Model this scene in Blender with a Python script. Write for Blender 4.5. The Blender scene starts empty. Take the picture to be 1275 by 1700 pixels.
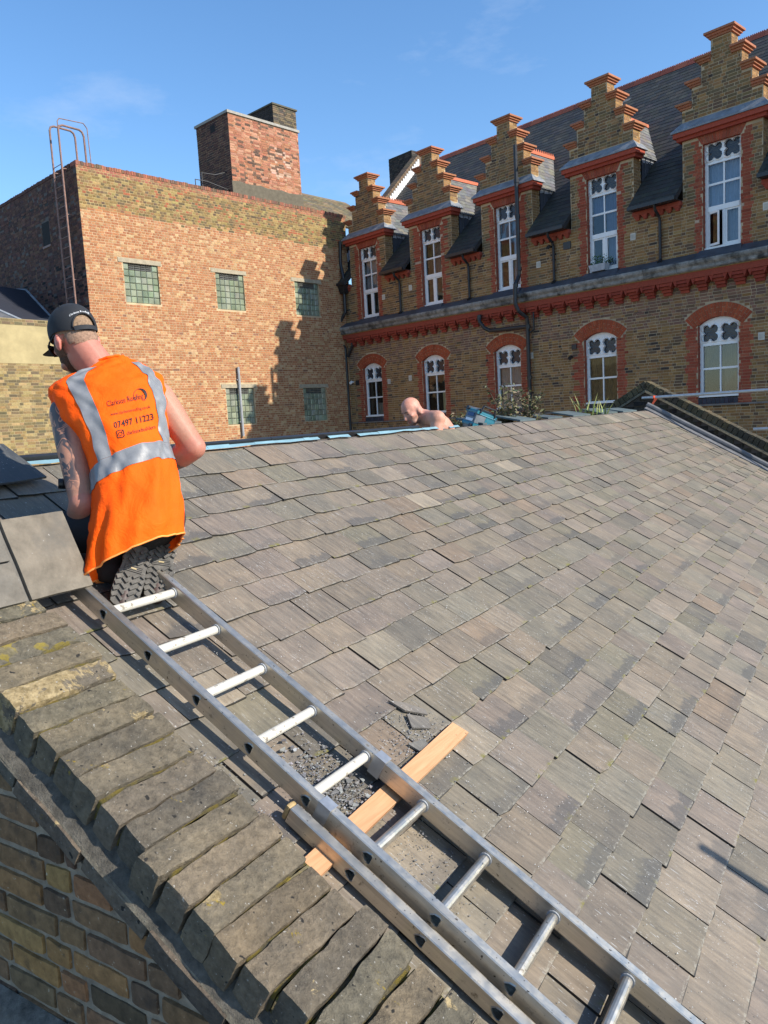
import bpy, bmesh, math, random
from mathutils import Vector, Matrix, noise
from mathutils.geometry import tessellate_polygon

rad = math.radians
SC = bpy.context.scene
COL = SC.collection
H = 9.0                                   # eye height above the ground
# ------------------------------------------------------------------ camera
FPX, PITCH, ROLL = 1285.0, rad(6.96), rad(-3.22)
_cr, _sr = math.cos(ROLL), math.sin(ROLL)
_fw = Vector((0, math.cos(PITCH), -math.sin(PITCH)))
_up0 = Vector((0, math.sin(PITCH), math.cos(PITCH)))
_rt0 = Vector((1, 0, 0))
CAMR = _cr * _rt0 + _sr * _up0
CAMU = -_sr * _rt0 + _cr * _up0
CAMF = _fw
CAMP = Vector((0, 0, H))
cd = bpy.data.cameras.new('camera')
cam = bpy.data.objects.new('camera', cd)
COL.objects.link(cam)
cd.sensor_fit = 'HORIZONTAL'
cd.sensor_width = 36.0
cd.lens = 36.0 * FPX / 1275.0
cd.clip_start = 0.05
cd.clip_end = 2000
cam.matrix_world = Matrix(((CAMR.x, CAMU.x, -CAMF.x, CAMP.x), (CAMR.y, CAMU.y, -CAMF.y, CAMP.y),
                           (CAMR.z, CAMU.z, -CAMF.z, CAMP.z), (0, 0, 0, 1)))
SC.camera = cam
# ------------------------------------------------------------------ sky, sun, exposure
SUN_EL, SUN_AZ = rad(33.0), rad(114.5)    # azimuth from +Y towards +X
SUN = Vector((math.sin(SUN_AZ) * math.cos(SUN_EL), math.cos(SUN_AZ) * math.cos(SUN_EL), math.sin(SUN_EL)))
world = bpy.data.worlds.new('World')
SC.world = world
world.use_nodes = True
wn, wl = world.node_tree.nodes, world.node_tree.links
sky = wn.new('ShaderNodeTexSky')
sky.sky_type = 'NISHITA'
sky.sun_disc = False
sky.sun_elevation = SUN_EL
sky.sun_rotation = SUN_AZ
sky.air_density = 1.0
sky.dust_density = 0.3
sky.ozone_density = 3.0
hs = wn.new('ShaderNodeHueSaturation')
hs.inputs['Saturation'].default_value = 1.15
hs.inputs['Value'].default_value = 1.5
wl.new(sky.outputs[0], hs.inputs['Color'])
# thin veils of high cloud
tc = wn.new('ShaderNodeTexCoord')
mp = wn.new('ShaderNodeMapping')
mp.inputs['Scale'].default_value = (3.0, 3.0, 9.0)
mp.inputs['Rotation'].default_value = (0.0, 0.25, 0.4)
nz = wn.new('ShaderNodeTexNoise')
nz.inputs['Scale'].default_value = 1.15
nz.inputs['Detail'].default_value = 7.0
nz.inputs['Roughness'].default_value = 0.62
rp = wn.new('ShaderNodeValToRGB')
rp.color_ramp.elements[0].position = 0.54
rp.color_ramp.elements[1].position = 0.85
rp.color_ramp.elements[1].color = (0.5, 0.5, 0.5, 1)
mx = wn.new('ShaderNodeMix')
mx.data_type = 'RGBA'
mx.inputs['B'].default_value = (4.6, 5.4, 6.8, 1)
wl.new(tc.outputs['Generated'], mp.inputs['Vector'])
wl.new(mp.outputs[0], nz.inputs['Vector'])
wl.new(nz.outputs['Fac'], rp.inputs['Fac'])
wl.new(rp.outputs['Color'], mx.inputs['Factor'])
wl.new(hs.outputs[0], mx.inputs['A'])
wl.new(mx.outputs['Result'], wn['Background'].inputs['Color'])
wn['Background'].inputs['Strength'].default_value = 0.108
sd = bpy.data.lights.new('sun', 'SUN')
sd.energy = 4.8
sd.angle = rad(0.53)
sd.color = (1.0, 0.93, 0.82)
so = bpy.data.objects.new('sun', sd)
COL.objects.link(so)
so.location = (30, -15, 40)
so.rotation_euler = SUN.to_track_quat('Z', 'Y').to_euler()
SC.view_settings.view_transform = 'Standard'
SC.view_settings.look = 'None'
SC.view_settings.gamma = 1.0
SC.view_settings.use_curve_mapping = False
SC.view_settings.exposure = 0.55
SC.render.engine = 'CYCLES'
SC.cycles.max_bounces = 6
SC.cycles.transparent_max_bounces = 12

# ------------------------------------------------------------------ frames
def dirv(deg):
    return Vector((math.cos(rad(deg)), math.sin(rad(deg)), 0))
eL = dirv(46.15); nL = Vector((eL.y, -eL.x, 0)); oL = Vector((-8.067, 22.724, 0))
eR = -dirv(132.2); nR = Vector((-0.7408, -0.6717, 0)); oR = Vector((-1.020, 30.060, 0))
RG = dirv(57.25); RN = Vector((-RG.y, RG.x, 0))
SLP = rad(29.9)
RS = RN * math.cos(SLP) + Vector((0, 0, 1)) * math.sin(SLP)
RNR = RG.cross(RS)
KD = 1.7
def TL(u, y, z): return oL + eL * u - nL * y + Vector((0, 0, z + H))
def TR(u, y, z): return oR + eR * u - nR * y + Vector((0, 0, z + H))
def TS(u, v, h): return CAMP + RG * u + RS * v + RNR * (h - KD)          # on the slate slope
def TN(u, n, z): return CAMP + RG * u + RN * n + Vector((0, 0, z))       # along the ridge, level, up
def TW(x, y, z): return Vector((x, y, z))
def at(px, py, d):
    """world point seen at photo pixel (px, py) at depth d"""
    return CAMP + CAMR * ((px - 637.5) / FPX * d) - CAMU * ((py - 850.0) / FPX * d) + CAMF * d
def topx(p):
    q = p - CAMP
    d = q.dot(CAMF)
    if d < 0.05: return (-9999, -9999, d)
    return (637.5 + FPX * q.dot(CAMR) / d, 850 - FPX * q.dot(CAMU) / d, d)

# ------------------------------------------------------------------ objects
OFF = {}
def tag(o, label=None, cat=None, group=None, kind=None):
    if label: o['label'] = label
    if cat: o['category'] = cat
    if group: o['group'] = group
    if kind: o['kind'] = kind
    return o
def thing(name, label, cat, loc, group=None):
    o = bpy.data.objects.new(name, None)
    COL.objects.link(o)
    o.location = loc
    o.empty_display_size = 0.2
    OFF[o.name] = Vector(loc)
    return tag(o, label, cat, group)

class MB:
    def __init__(self, T=TW):
        self.T = T; self.v = []; self.f = []; self.c = []; self.uv = []; self.has_uv = False
    def poly(self, pts, col=(1, 1, 1, 1), uv=None, T=None):
        T = T or self.T
        b = len(self.v)
        self.v += [T(*p) for p in pts]
        self.f.append(tuple(range(b, b + len(pts))))
        self.c.append(col if len(col) == 4 else (*col, 1.0))
        self.uv.append(uv)
        if uv: self.has_uv = True
    def mesh(self, verts, faces, col=(1, 1, 1, 1), T=None):
        T = T or self.T
        b = len(self.v)
        self.v += [T(*p) for p in verts]
        cc = col if len(col) == 4 else (*col, 1.0)
        for f in faces:
            self.f.append(tuple(i + b for i in f)); self.c.append(cc); self.uv.append(None)
    def box(self, x0, x1, y0, y1, z0, z1, col=(1, 1, 1, 1), T=None, skip=''):
        vs = [(x0, y0, z0), (x1, y0, z0), (x1, y1, z0), (x0, y1, z0), (x0, y0, z1), (x1, y0, z1), (x1, y1, z1), (x0, y1, z1)]
        fs = [(0, 3, 2, 1), (4, 5, 6, 7), (0, 1, 5, 4), (2, 3, 7, 6), (1, 2, 6, 5), (3, 0, 4, 7)]
        nm = 'btfkrl'
        self.mesh(vs, [f for f, n in zip(fs, nm) if n not in skip], col, T)
    def hexa(self, vs, col=(1, 1, 1, 1), T=None):
        """8 corners: bottom ring then top ring"""
        fs = [(0, 3, 2, 1), (4, 5, 6, 7), (0, 1, 5, 4), (2, 3, 7, 6), (1, 2, 6, 5), (3, 0, 4, 7)]
        self.mesh(vs, fs, col, T)
    def prism(self, pts2, f0, f1, col=(1, 1, 1, 1), T=None):
        """outline pts2 (list of 2D) ; f0/f1 map a 2D point to 3D on either cap"""
        n = len(pts2)
        a = [f0(*p) for p in pts2]; b = [f1(*p) for p in pts2]
        self.poly(a, col, None, T); self.poly(b[::-1], col, None, T)
        for i in range(n):
            j = (i + 1) % n
            self.poly([a[i], b[i], b[j], a[j]], col, None, T)
    def tube(self, path, r, n=10, col=(1, 1, 1, 1), T=None, caps=True):
        T = T or self.T
        P = [Vector(T(*p)) for p in path]
        rs = r if isinstance(r, (list, tuple)) else [r] * len(P)
        rings = []
        side = None
        for i, p in enumerate(P):
            if i == 0: t = P[1] - P[0]
            elif i == len(P) - 1: t = P[-1] - P[-2]
            else: t = (P[i + 1] - p).normalized() + (p - P[i - 1]).normalized()
            t.normalize()
            if side is None:
                side = t.orthogonal().normalized()
            else:
                side = (side - t * side.dot(t)).normalized()
            up = t.cross(side)
            rings.append([p + (side * math.cos(2 * math.pi * k / n) + up * math.sin(2 * math.pi * k / n)) * rs[i] for k in range(n)])
        b = len(self.v)
        for R_ in rings: self.v += R_
        cc = col if len(col) == 4 else (*col, 1.0)
        for i in range(len(P) - 1):
            for k in range(n):
                k2 = (k + 1) % n
                self.f.append((b + i * n + k, b + i * n + k2, b + (i + 1) * n + k2, b + (i + 1) * n + k)); self.c.append(cc); self.uv.append(None)
        if caps:
            self.f.append(tuple(b + k for k in range(n))[::-1]); self.c.append(cc); self.uv.append(None)
            q = b + (len(P) - 1) * n
            self.f.append(tuple(q + k for k in range(n))); self.c.append(cc); self.uv.append(None)
    def build(self, name, mat, parent=None, smooth=False, kind=None, label=None):
        off = OFF.get(parent.name, Vector((0, 0, 0))) if parent else Vector((0, 0, 0))
        me = bpy.data.meshes.new(name)
        me.from_pydata([tuple(Vector(p) - off) for p in self.v], [], self.f)
        ca = me.color_attributes.new('Col', 'FLOAT_COLOR', 'CORNER')
        data = []
        for f, c in zip(self.f, self.c):
            data += list(c) * len(f)
        ca.data.foreach_set('color', data)
        if self.has_uv:
            ul = me.uv_layers.new(name='UVMap')
            d = []
            for f, u in zip(self.f, self.uv):
                if u:
                    for q in u: d += [q[0], q[1]]
                else:
                    d += [0.5, 0.5] * len(f)
            ul.data.foreach_set('uv', d)
        me.materials.append(mat)
        if smooth:
            me.polygons.foreach_set('use_smooth', [True] * len(me.polygons))
        me.update()
        if smooth == 'angle': me.set_sharp_from_angle(angle=rad(28))
        o = bpy.data.objects.new(name, me)
        COL.objects.link(o)
        OFF[o.name] = off
        if parent: o.parent = parent
        if kind: o['kind'] = kind
        if label: o['label'] = label
        return o

# ------------------------------------------------------------------ materials
def newmat(name, rough=0.8, metal=0.0, spec=0.5):
    m = bpy.data.materials.new(name)
    m.use_nodes = True
    n, l = m.node_tree.nodes, m.node_tree.links
    b = n['Principled BSDF']
    b.inputs['Roughness'].default_value = rough
    b.inputs['Metallic'].default_value = metal
    b.inputs['Specular IOR Level'].default_value = spec
    return m, n, l, b
def N(n, typ, **kw):
    x = n.new(typ)
    for k, v in kw.items():
        if hasattr(x, k): setattr(x, k, v)
        else: x.inputs[k.replace('_', ' ')].default_value = v
    return x
def noise_node(n, l, scale, detail=4, rough=0.6, vec=None, dist=0.0):
    x = n.new('ShaderNodeTexNoise')
    x.inputs['Scale'].default_value = scale
    x.inputs['Detail'].default_value = detail
    x.inputs['Roughness'].default_value = rough
    x.inputs['Distortion'].default_value = dist
    if vec is not None: l.new(vec, x.inputs['Vector'])
    return x
def ramp(n, l, src, p0, p1, c0=(0, 0, 0, 1), c1=(1, 1, 1, 1)):
    r = n.new('ShaderNodeValToRGB')
    r.color_ramp.elements[0].position = p0; r.color_ramp.elements[1].position = p1
    r.color_ramp.elements[0].color = c0; r.color_ramp.elements[1].color = c1
    l.new(src, r.inputs['Fac'])
    return r
def mixc(n, l, fac, a, b, mode='MIX'):
    m = n.new('ShaderNodeMix')
    m.data_type = 'RGBA'; m.blend_type = mode
    for key, val in (('Factor', fac), ('A', a), ('B', b)):
        s = m.inputs[key]
        if key == 'Factor':
            s = m.inputs[0]
        elif key == 'A': s = m.inputs[6]
        else: s = m.inputs[7]
        if isinstance(val, (int, float)): s.default_value = val
        elif isinstance(val, tuple): s.default_value = val if len(val) == 4 else (*val, 1)
        else: l.new(val, s)
    return m.outputs[2]
def math_node(n, l, op, a, b=None):
    m = n.new('ShaderNodeMath'); m.operation = op
    for i, v in enumerate((a, b)):
        if v is None: continue
        if isinstance(v, (int, float)): m.inputs[i].default_value = v
        else: l.new(v, m.inputs[i])
    return m.outputs[0]
def bump(n, l, b, h, strength=0.4, dist=0.004):
    x = n.new('ShaderNodeBump')
    x.inputs['Strength'].default_value = strength
    x.inputs['Distance'].default_value = dist
    l.new(h, x.inputs['Height'])
    l.new(x.outputs[0], b.inputs['Normal'])
def objco(n):
    return n.new('ShaderNodeTexCoord').outputs['Object']
def attr(n):
    x = n.new('ShaderNodeAttribute'); x.attribute_name = 'Col'; return x

def mat_attr(name, rough=0.9, var=(0.72, 1.25), nscale=22.0, bstr=0.5, bdist=0.004, speck=None, spec=0.3, metal=0.0, grime=None):
    """colour from the piece's own 'Col' attribute, broken up by noise"""
    m, n, l, b = newmat(name, rough, metal, spec)
    co = objco(n); a = attr(n)
    nz = noise_node(n, l, nscale, 6, 0.65, co)
    r = ramp(n, l, nz.outputs['Fac'], 0.25, 0.75, (var[0],) * 3 + (1,), (var[1],) * 3 + (1,))
    c = mixc(n, l, 1.0, a.outputs['Color'], r.outputs['Color'], 'MULTIPLY')
    if grime:
        g = noise_node(n, l, grime[0], 5, 0.6, co)
        gr = ramp(n, l, g.outputs['Fac'], grime[1], grime[2])
        c = mixc(n, l, gr.outputs['Color'], c, grime[3])
    if speck:
        s = noise_node(n, l, speck[0], 3, 0.6, co)
        sr = ramp(n, l, s.outputs['Fac'], speck[1], speck[1] + 0.06)
        c = mixc(n, l, sr.outputs['Color'], c, speck[2])
    l.new(c, b.inputs['Base Color'])
    nb = noise_node(n, l, nscale * 4, 5, 0.7, co)
    bump(n, l, b, nb.outputs['Fac'], bstr, bdist)
    return m
def mat_plain(name, col, rough=0.6, metal=0.0, var=0.12, nscale=14.0, bstr=0.15, bdist=0.002, spec=0.5):
    m, n, l, b = newmat(name, rough, metal, spec)
    co = objco(n)
    nz = noise_node(n, l, nscale, 5, 0.6, co)
    lo = tuple(x * (1 - var) for x in col) + (1,); hi = tuple(min(1, x * (1 + var)) for x in col) + (1,)
    r = ramp(n, l, nz.outputs['Fac'], 0.3, 0.7, lo, hi)
    l.new(r.outputs['Color'], b.inputs['Base Color'])
    rr = ramp(n, l, nz.outputs['Fac'], 0.3, 0.7, (rough * 0.85,) * 3 + (1,), (min(1, rough * 1.15),) * 3 + (1,))
    l.new(rr.outputs['Color'], b.inputs['Roughness'])
    if bstr > 0:
        nb = noise_node(n, l, nscale * 5, 4, 0.6, co)
        bump(n, l, b, nb.outputs['Fac'], bstr, bdist)
    return m

M = {}
M['brick'] = mat_attr('brick face', 0.92, (0.7, 1.3), 26, 0.5, 0.004)
M['mortar_red'] = mat_plain('pale mortar', (0.47, 0.345, 0.205), 0.95, var=0.3, nscale=3.0, bstr=0.4, bdist=0.004)
M['mortar_grey'] = mat_plain('grey mortar', (0.21, 0.175, 0.125), 0.95, var=0.3, nscale=2.0, bstr=0.4, bdist=0.004)
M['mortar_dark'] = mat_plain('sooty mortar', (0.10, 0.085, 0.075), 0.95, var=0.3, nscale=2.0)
M['stone'] = mat_attr('weathered stone', 0.9, (0.55, 1.25), 7, 0.5, 0.006)
M['concrete'] = mat_attr('old concrete', 0.92, (0.7, 1.2), 9, 0.4, 0.004)
M['white'] = mat_plain('white gloss paint', (0.80, 0.80, 0.79), 0.35, var=0.05, bstr=0.0)
M['black_iron'] = mat_plain('black painted iron', (0.018, 0.018, 0.02), 0.4, var=0.3)
M['lead'] = mat_plain('grey lead sheet', (0.20, 0.215, 0.235), 0.55, var=0.35, nscale=5.0, bstr=0.3, bdist=0.004)
M['lead_dark'] = mat_plain('dark lead sheet', (0.055, 0.06, 0.07), 0.6, var=0.35, nscale=5.0)
M['roof_dark'] = mat_attr('dark roof slate', 0.7, (0.7, 1.35), 8, 0.4, 0.004, spec=0.4)
M['terracotta'] = mat_attr('terracotta', 0.85, (0.75, 1.2), 18, 0.4, 0.004)
M['render'] = mat_attr('yellowed render', 0.95, (0.72, 1.15), 2.5, 0.4, 0.006)
M['room'] = mat_plain('dim room', (0.05, 0.045, 0.04), 0.95, var=0.2, bstr=0)
M['curtain'] = mat_attr('curtain cloth', 0.9, (0.8, 1.15), 6, 0.1, 0.002)
M['rust'] = mat_plain('rusty painted steel', (0.22, 0.13, 0.105), 0.65, var=0.35, nscale=12)
M['galv'] = mat_plain('galvanised tube', (0.42, 0.43, 0.44), 0.42, metal=0.75, var=0.15, nscale=20)
M['grey_pipe'] = mat_plain('grey pipe', (0.30, 0.31, 0.32), 0.5, var=0.15)
# panes: partly see-through, partly mirror
def mat_glass(name, tint, refl):
    m, n, l, b = newmat(name)
    n.remove(b)
    t = n.new('ShaderNodeBsdfTransparent'); t.inputs['Color'].default_value = (*tint, 1)
    g = n.new('ShaderNodeBsdfGlossy'); g.inputs['Roughness'].default_value = 0.03; g.inputs['Color'].default_value = (0.9, 0.95, 1, 1)
    mi = n.new('ShaderNodeMixShader')
    fr = n.new('ShaderNodeLayerWeight'); fr.inputs['Blend'].default_value = 0.35
    f2 = math_node(n, l, 'MULTIPLY_ADD', fr.outputs['Fresnel'], 0.45)
    n[-1].inputs[2].default_value = refl
    l.new(f2, mi.inputs[0]); l.new(t.outputs[0], mi.inputs[1]); l.new(g.outputs[0], mi.inputs[2])
    l.new(mi.outputs[0], n['Material Output'].inputs['Surface'])
    return m
M['pane'] = mat_glass('window glass', (0.72, 0.75, 0.76), 0.05)
def mat_glassblock():
    m, n, l, b = newmat('glass block', 0.12, 0, 0.6)
    co = objco(n); a = attr(n)
    nz = noise_node(n, l, 3.0, 3, 0.5, co)
    r = ramp(n, l, nz.outputs['Fac'], 0.3, 0.7, (0.75, 0.75, 0.75, 1), (1.2, 1.2, 1.2, 1))
    c = mixc(n, l, 1.0, a.outputs['Color'], r.outputs['Color'], 'MULTIPLY')
    l.new(c, b.inputs['Base Color'])
    nb = noise_node(n, l, 30, 2, 0.5, co)
    bump(n, l, b, nb.outputs['Fac'], 0.35, 0.01)
    return m
M['glass_block'] = mat_glassblock()
M['mortar_pale'] = mat_plain('buff mortar', (0.42, 0.33, 0.21), 0.95, var=0.3, nscale=2.0, bstr=0.4, bdist=0.004)
# ------------------------------------------------------------------ brick helpers
def vary(rng, cols, amt=0.12):
    c = rng.choice(cols)
    k = 1 + rng.uniform(-amt, amt)
    return tuple(max(0.004, x * k * (1 + rng.uniform(-amt, amt) * 0.4)) for x in c) + (1.0,)
def lay_bricks(u0, u1, z0, z1, inside, pal, rng, L=0.215, W=0.1025, hc=0.075, j=0.010, english=False):
    """Flemish bond; returns rectangles (ua, ub, za, zb, colour)"""
    out = []
    rows = int(round((z1 - z0) / hc))
    for i in range(rows):
        za = z0 + i * hc + j * 0.5; zb = z0 + (i + 1) * hc - j * 0.5
        zm = 0.5 * (za + zb)
        u = u0 - (0.0 if i % 2 == 0 else 0.16) - rng.uniform(0, 0.01)
        k = i % 2
        while u < u1:
            w = (L if (i % 4 == 0 if english else k % 2 == 0) else W) * rng.uniform(0.97, 1.03)
            a, b = max(u, u0), min(u + w, u1)
            u += w + j; k += 1
            if b - a < 0.03: continue
            n = 6
            best = None; cur = None
            for q in range(n + 1):
                x = a + (b - a) * q / n
                ok = inside(x, zm) and inside(x, za) and inside(x, zb)
                if ok:
                    cur = [x, x] if cur is None else [cur[0], x]
                    if best is None or cur[1] - cur[0] > best[1] - best[0]: best = list(cur)
                else: cur = None
            if best is None or best[1] - best[0] < 0.035: continue
            out.append((best[0], best[1], za, zb, pal(0.5 * (best[0] + best[1]), zm, rng)))
    return out
def put_brick(mb, b, y, proud, rng, T=None):
    ua, ub, za, zb, c = b
    p = y - proud * rng.uniform(0.35, 1.3)
    t = rng.uniform(-0.0015, 0.0015)
    vs = [(ua, p + t, za), (ub, p - t, za), (ub, p - t, zb), (ua, p + t, zb), (ua, y, za), (ub, y, za), (ub, y, zb), (ua, y, zb)]
    mb.mesh(vs, [(0, 1, 2, 3), (0, 4, 5, 1), (2, 6, 7, 3), (0, 3, 7, 4), (1, 5, 6, 2)], c, T)
def brick_parts(rects, T, parent, y, proud, rng, n_parts, mat):
    """the n_parts bricks that show largest become parts, the rest one mesh of kind stuff"""
    def size(b):
        p = T(0.5 * (b[0] + b[1]), y, 0.5 * (b[2] + b[3]))
        X = topx(p)
        if not (-10 < X[0] < 1285 and -10 < X[1] < 1710): return 0
        return (b[1] - b[0]) / max(0.1, (p - CAMP).length)
    order = sorted(range(len(rects)), key=lambda i: -size(rects[i]))
    for i in order[:n_parts]:
        mb = MB(T); put_brick(mb, rects[i], y, proud, rng); mb.build('brick', mat, parent)
    mb = MB(T)
    for i in order[n_parts:]: put_brick(mb, rects[i], y, proud, rng)
    if mb.v: mb.build('bricks', mat, parent, kind='stuff')
def sheet_slates(mb, T, u0, u1, a0, a1, w, e, pal, rng, inside=None, th=0.006, lap=1.7):
    rows = int((a1 - a0) / e)
    for i in range(rows):
        a = a0 + i * e
        u = u0 - (w * 0.5 if i % 2 else 0)
        while u < u1:
            ua, ub = max(u, u0), min(u + w, u1)
            u += w
            if ub - ua < 0.03: continue
            if inside and not inside(0.5 * (ua + ub), a + e * 0.5): continue
            at_ = a + e * lap if i < rows - 1 else a1
            j = rng.uniform(-0.004, 0.004)
            h0 = th * 2 + rng.uniform(0, 0.003); h1 = th * 0.3
            c = pal(0.5 * (ua + ub), a, rng)
            g = 0.0015
            mb.mesh([(ua + g, a + j, h0), (ub - g, a - j, h0), (ub - g, at_, h1), (ua + g, at_, h1), (ua + g, a + j, h0 - th * 1.6), (ub - g, a - j, h0 - th * 1.6)],
                    [(0, 1, 2, 3), (0, 4, 5, 1)], c, T)

# ------------------------------------------------------------------ ground
mb = MB(); mb.box(-600, 600, -600, 900, -0.5, 0.0, (0.2, 0.19, 0.18))
mb.build('ground', mat_plain('yard paving', (0.16, 0.155, 0.15), 0.95, var=0.3, nscale=1.5), kind='structure')

# ------------------------------------------------------------------ the long brick building with dormers (right)
RB = thing('dormer_building', 'long yellow stock brick building with stepped gable dormers and red window surrounds', 'building', TR(10, 0, -H))
rngR = random.Random(5)
CU = [1.40, 4.56, 7.76, 11.02, 14.30, 17.56]          # dormer centres
CW = [1.30, 4.42, 7.61, 10.88, 14.20, 17.46]          # lower window centres
RU0, RU1 = -0.30, 19.8
UP0, UP1, UPW = 3.64, 6.17, 0.46
LO0, LOS, LOR, LOW = 0.02, 1.85, 0.17, 0.51
ARC_R = (LOW * LOW + LOR * LOR) / (2 * LOR); ARC_Z = LOS + LOR - ARC_R
STEPS = [(7.10, 0.97), (7.56, 0.72), (8.02, 0.48), (8.50, 0.24)]   # (wall top, half width)
def gable_half(z):
    for zt, hw in STEPS:
        if z <= zt: return hw
    return -1
def arch_z(du, r=ARC_R):
    return ARC_Z + math.sqrt(max(0, r * r - du * du))
RING = ARC_R + 0.34
def in_opening(u, z):
    for c in CU:
        if abs(u - c) < UPW and UP0 < z < UP1: return True
    for c in CW:
        d = abs(u - c)
        if d < LOW and LO0 < z < arch_z(d): return True
    return False
def in_arch_ring(u, z):
    for c in CW:
        if z > LOS - 0.02 and abs(u - c) < 0.82:
            rr = math.hypot(u - c, z - ARC_Z)
            if rr < RING + 0.006 and rr > ARC_R - 0.01 and math.atan2(abs(u - c), z - ARC_Z) < rad(45.5): return True
    return False
def in_flat_head(u, z):
    for c in CU:
        if UP1 <= z < 6.37 and abs(u - c) < 0.55: return True
    return False
def body_R(u, z):
    if u < RU0 or u > RU1: return False
    if z > 8.5: return False
    if z < 4.98: return True
    for c in CU:
        d = abs(u - c)
        if z < 6.78 and d < 0.97: return True
        if z >= 6.78 and d < gable_half(z): return True
    return False
def face_R(u, z):
    return body_R(u, z) and not in_opening(u, z) and not in_arch_ring(u, z) and not in_flat_head(u, z) and not (6.36 < z < 6.78) and not (2.98 < z < 3.60)
STOCK = [(0.265, 0.148, 0.058), (0.290, 0.168, 0.068), (0.225, 0.126, 0.053), (0.300, 0.178, 0.078), (0.195, 0.112, 0.054), (0.250, 0.138, 0.052), (0.125, 0.08, 0.05)]
PURP = [(0.23, 0.125, 0.078), (0.19, 0.105, 0.072), (0.26, 0.155, 0.080), (0.16, 0.095, 0.068)]
REDB = [(0.29, 0.068, 0.036), (0.32, 0.078, 0.040), (0.26, 0.060, 0.033), (0.30, 0.085, 0.046)]
def pal_R(u, z, rng):
    tooth = 0.05 if int(math.floor((z + 3) / 0.15)) % 2 else 0.0
    for c in CU:
        d = abs(u - c)
        if UP0 - 0.1 < z < 6.37 and d < UPW + 0.23 + tooth * 0.6:
            if rng.random() < 0.03: return (0.45, 0.33, 0.24, 1)
            return vary(rng, REDB)
    for c in CW:
        d = abs(u - c)
        if -0.12 < z < LOS + 0.05 and d < LOW + 0.27 + tooth: return vary(rng, REDB)
    if 1.95 < z < 2.75 and rng.random() < 0.75: return vary(rng, PURP)
    if z > 4.98 and rng.random() < 0.35: return vary(rng, [(0.14, 0.10, 0.055), (0.18, 0.125, 0.06)])
    if rng.random() < 0.02: return (0.055, 0.042, 0.035, 1)
    return vary(rng, STOCK)
rects = lay_bricks(RU0, RU1, -2.1, 8.55, face_R, pal_R, rngR, j=0.013)
rects = [((a - 0.0035, b + 0.0035, za - 0.0035, zb + 0.0035, c) if c[0] > 3 * c[1] else (a, b, za, zb, c)) for a, b, za, zb, c in rects]
brick_parts(rects, TR, RB, 0.0, 0.006, rngR, 300, M['brick'])
# backing wall with true openings
mb = MB(TR)
us = sorted(set([RU0, RU1] + [c + s * w for c in CU for w in (UPW, 0.97, 0.72, 0.48, 0.24) for s in (-1, 1)] + [c + s * LOW for c in CW for s in (-1, 1)]))
zs = sorted(set([-H, -2.0, LO0, LOS, LOS + LOR, UP0, UP1, 4.98, 6.78] + [s[0] for s in STEPS]))
for i in range(len(us) - 1):
    for k in range(len(zs) - 1):
        um, zm = 0.5 * (us[i] + us[i + 1]), 0.5 * (zs[k] + zs[k + 1])
        if not body_R(um, zm): continue
        if any(abs(um - c) < UPW and UP0 < zm < UP1 for c in CU): continue
        if any(abs(um - c) < LOW and LO0 < zm < LOS + LOR for c in CW): continue
        mb.poly([(us[i], 0, zs[k]), (us[i + 1], 0, zs[k]), (us[i + 1], 0, zs[k + 1]), (us[i], 0, zs[k + 1])])
for c in CW:                                            # spandrels over the arches
    n = 10
    for q in range(n):
        a, b = -LOW + 2 * LOW * q / n, -LOW + 2 * LOW * (q + 1) / n
        mb.poly([(c + a, 0, arch_z(a)), (c + b, 0, arch_z(b)), (c + b, 0, LOS + LOR), (c + a, 0, LOS + LOR)])
mb.poly([(RU0, 0, -H), (RU0, 9, -H), (RU0, 9, 4.98), (RU0, 0, 4.98)]); mb.poly([(RU1, 0, -H), (RU1, 9, -H), (RU1, 9, 4.98), (RU1, 0, 4.98)])
mb.poly([(RU0, 9.6, -H), (RU1, 9.6, -H), (RU1, 9.6, 5.3), (RU0, 9.6, 5.3)])
for c in CU:                                            # dormer piers and gable thickness
    mb.box(c - 0.97, c - UPW, 0.001, 0.36, 4.98, 6.78, skip='f'); mb.box(c + UPW, c + 0.97, 0.001, 0.36, 4.98, 6.78, skip='f')
    mb.box(c - UPW, c + UPW, 0.001, 0.36, UP1, 6.78, skip='f')
    zp = 6.78
    for zt, hw in STEPS:
        mb.box(c - hw, c + hw, 0.001, 0.36, zp, zt, skip='fb'); zp = zt
mb.build('wall', M['mortar_pale'], RB)
# reveals in red brick, sides of piers and gables in stock brick
mbR = MB(TR)
for cs, w, z0, z1 in ((CU, UPW, UP0, UP1), (CW, LOW, LO0, LOS)):
    for c in cs:
        for s in (-1, 1):
            ue = c + s * w
            T2 = (lambda a, y, z, ue=ue, s=s: TR(ue - s * (-y) * 1.0 if s < 0 else ue + y, a, z))
            T2 = (lambda a, y, z, ue=ue, s=s: TR(ue + s * y, a, z))
            mbR.poly([(ue, 0, z0), (ue, 0.30, z0), (ue, 0.30, z1), (ue, 0, z1)], (0.16, 0.10, 0.07, 1))
            for b in lay_bricks(0.004, 0.125, z0, z1, lambda a, z: True, lambda a, z, r: vary(r, REDB), rngR, L=0.1025, W=0.1025):
                put_brick(mbR, b, 0.0, 0.004, rngR, T2)
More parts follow.
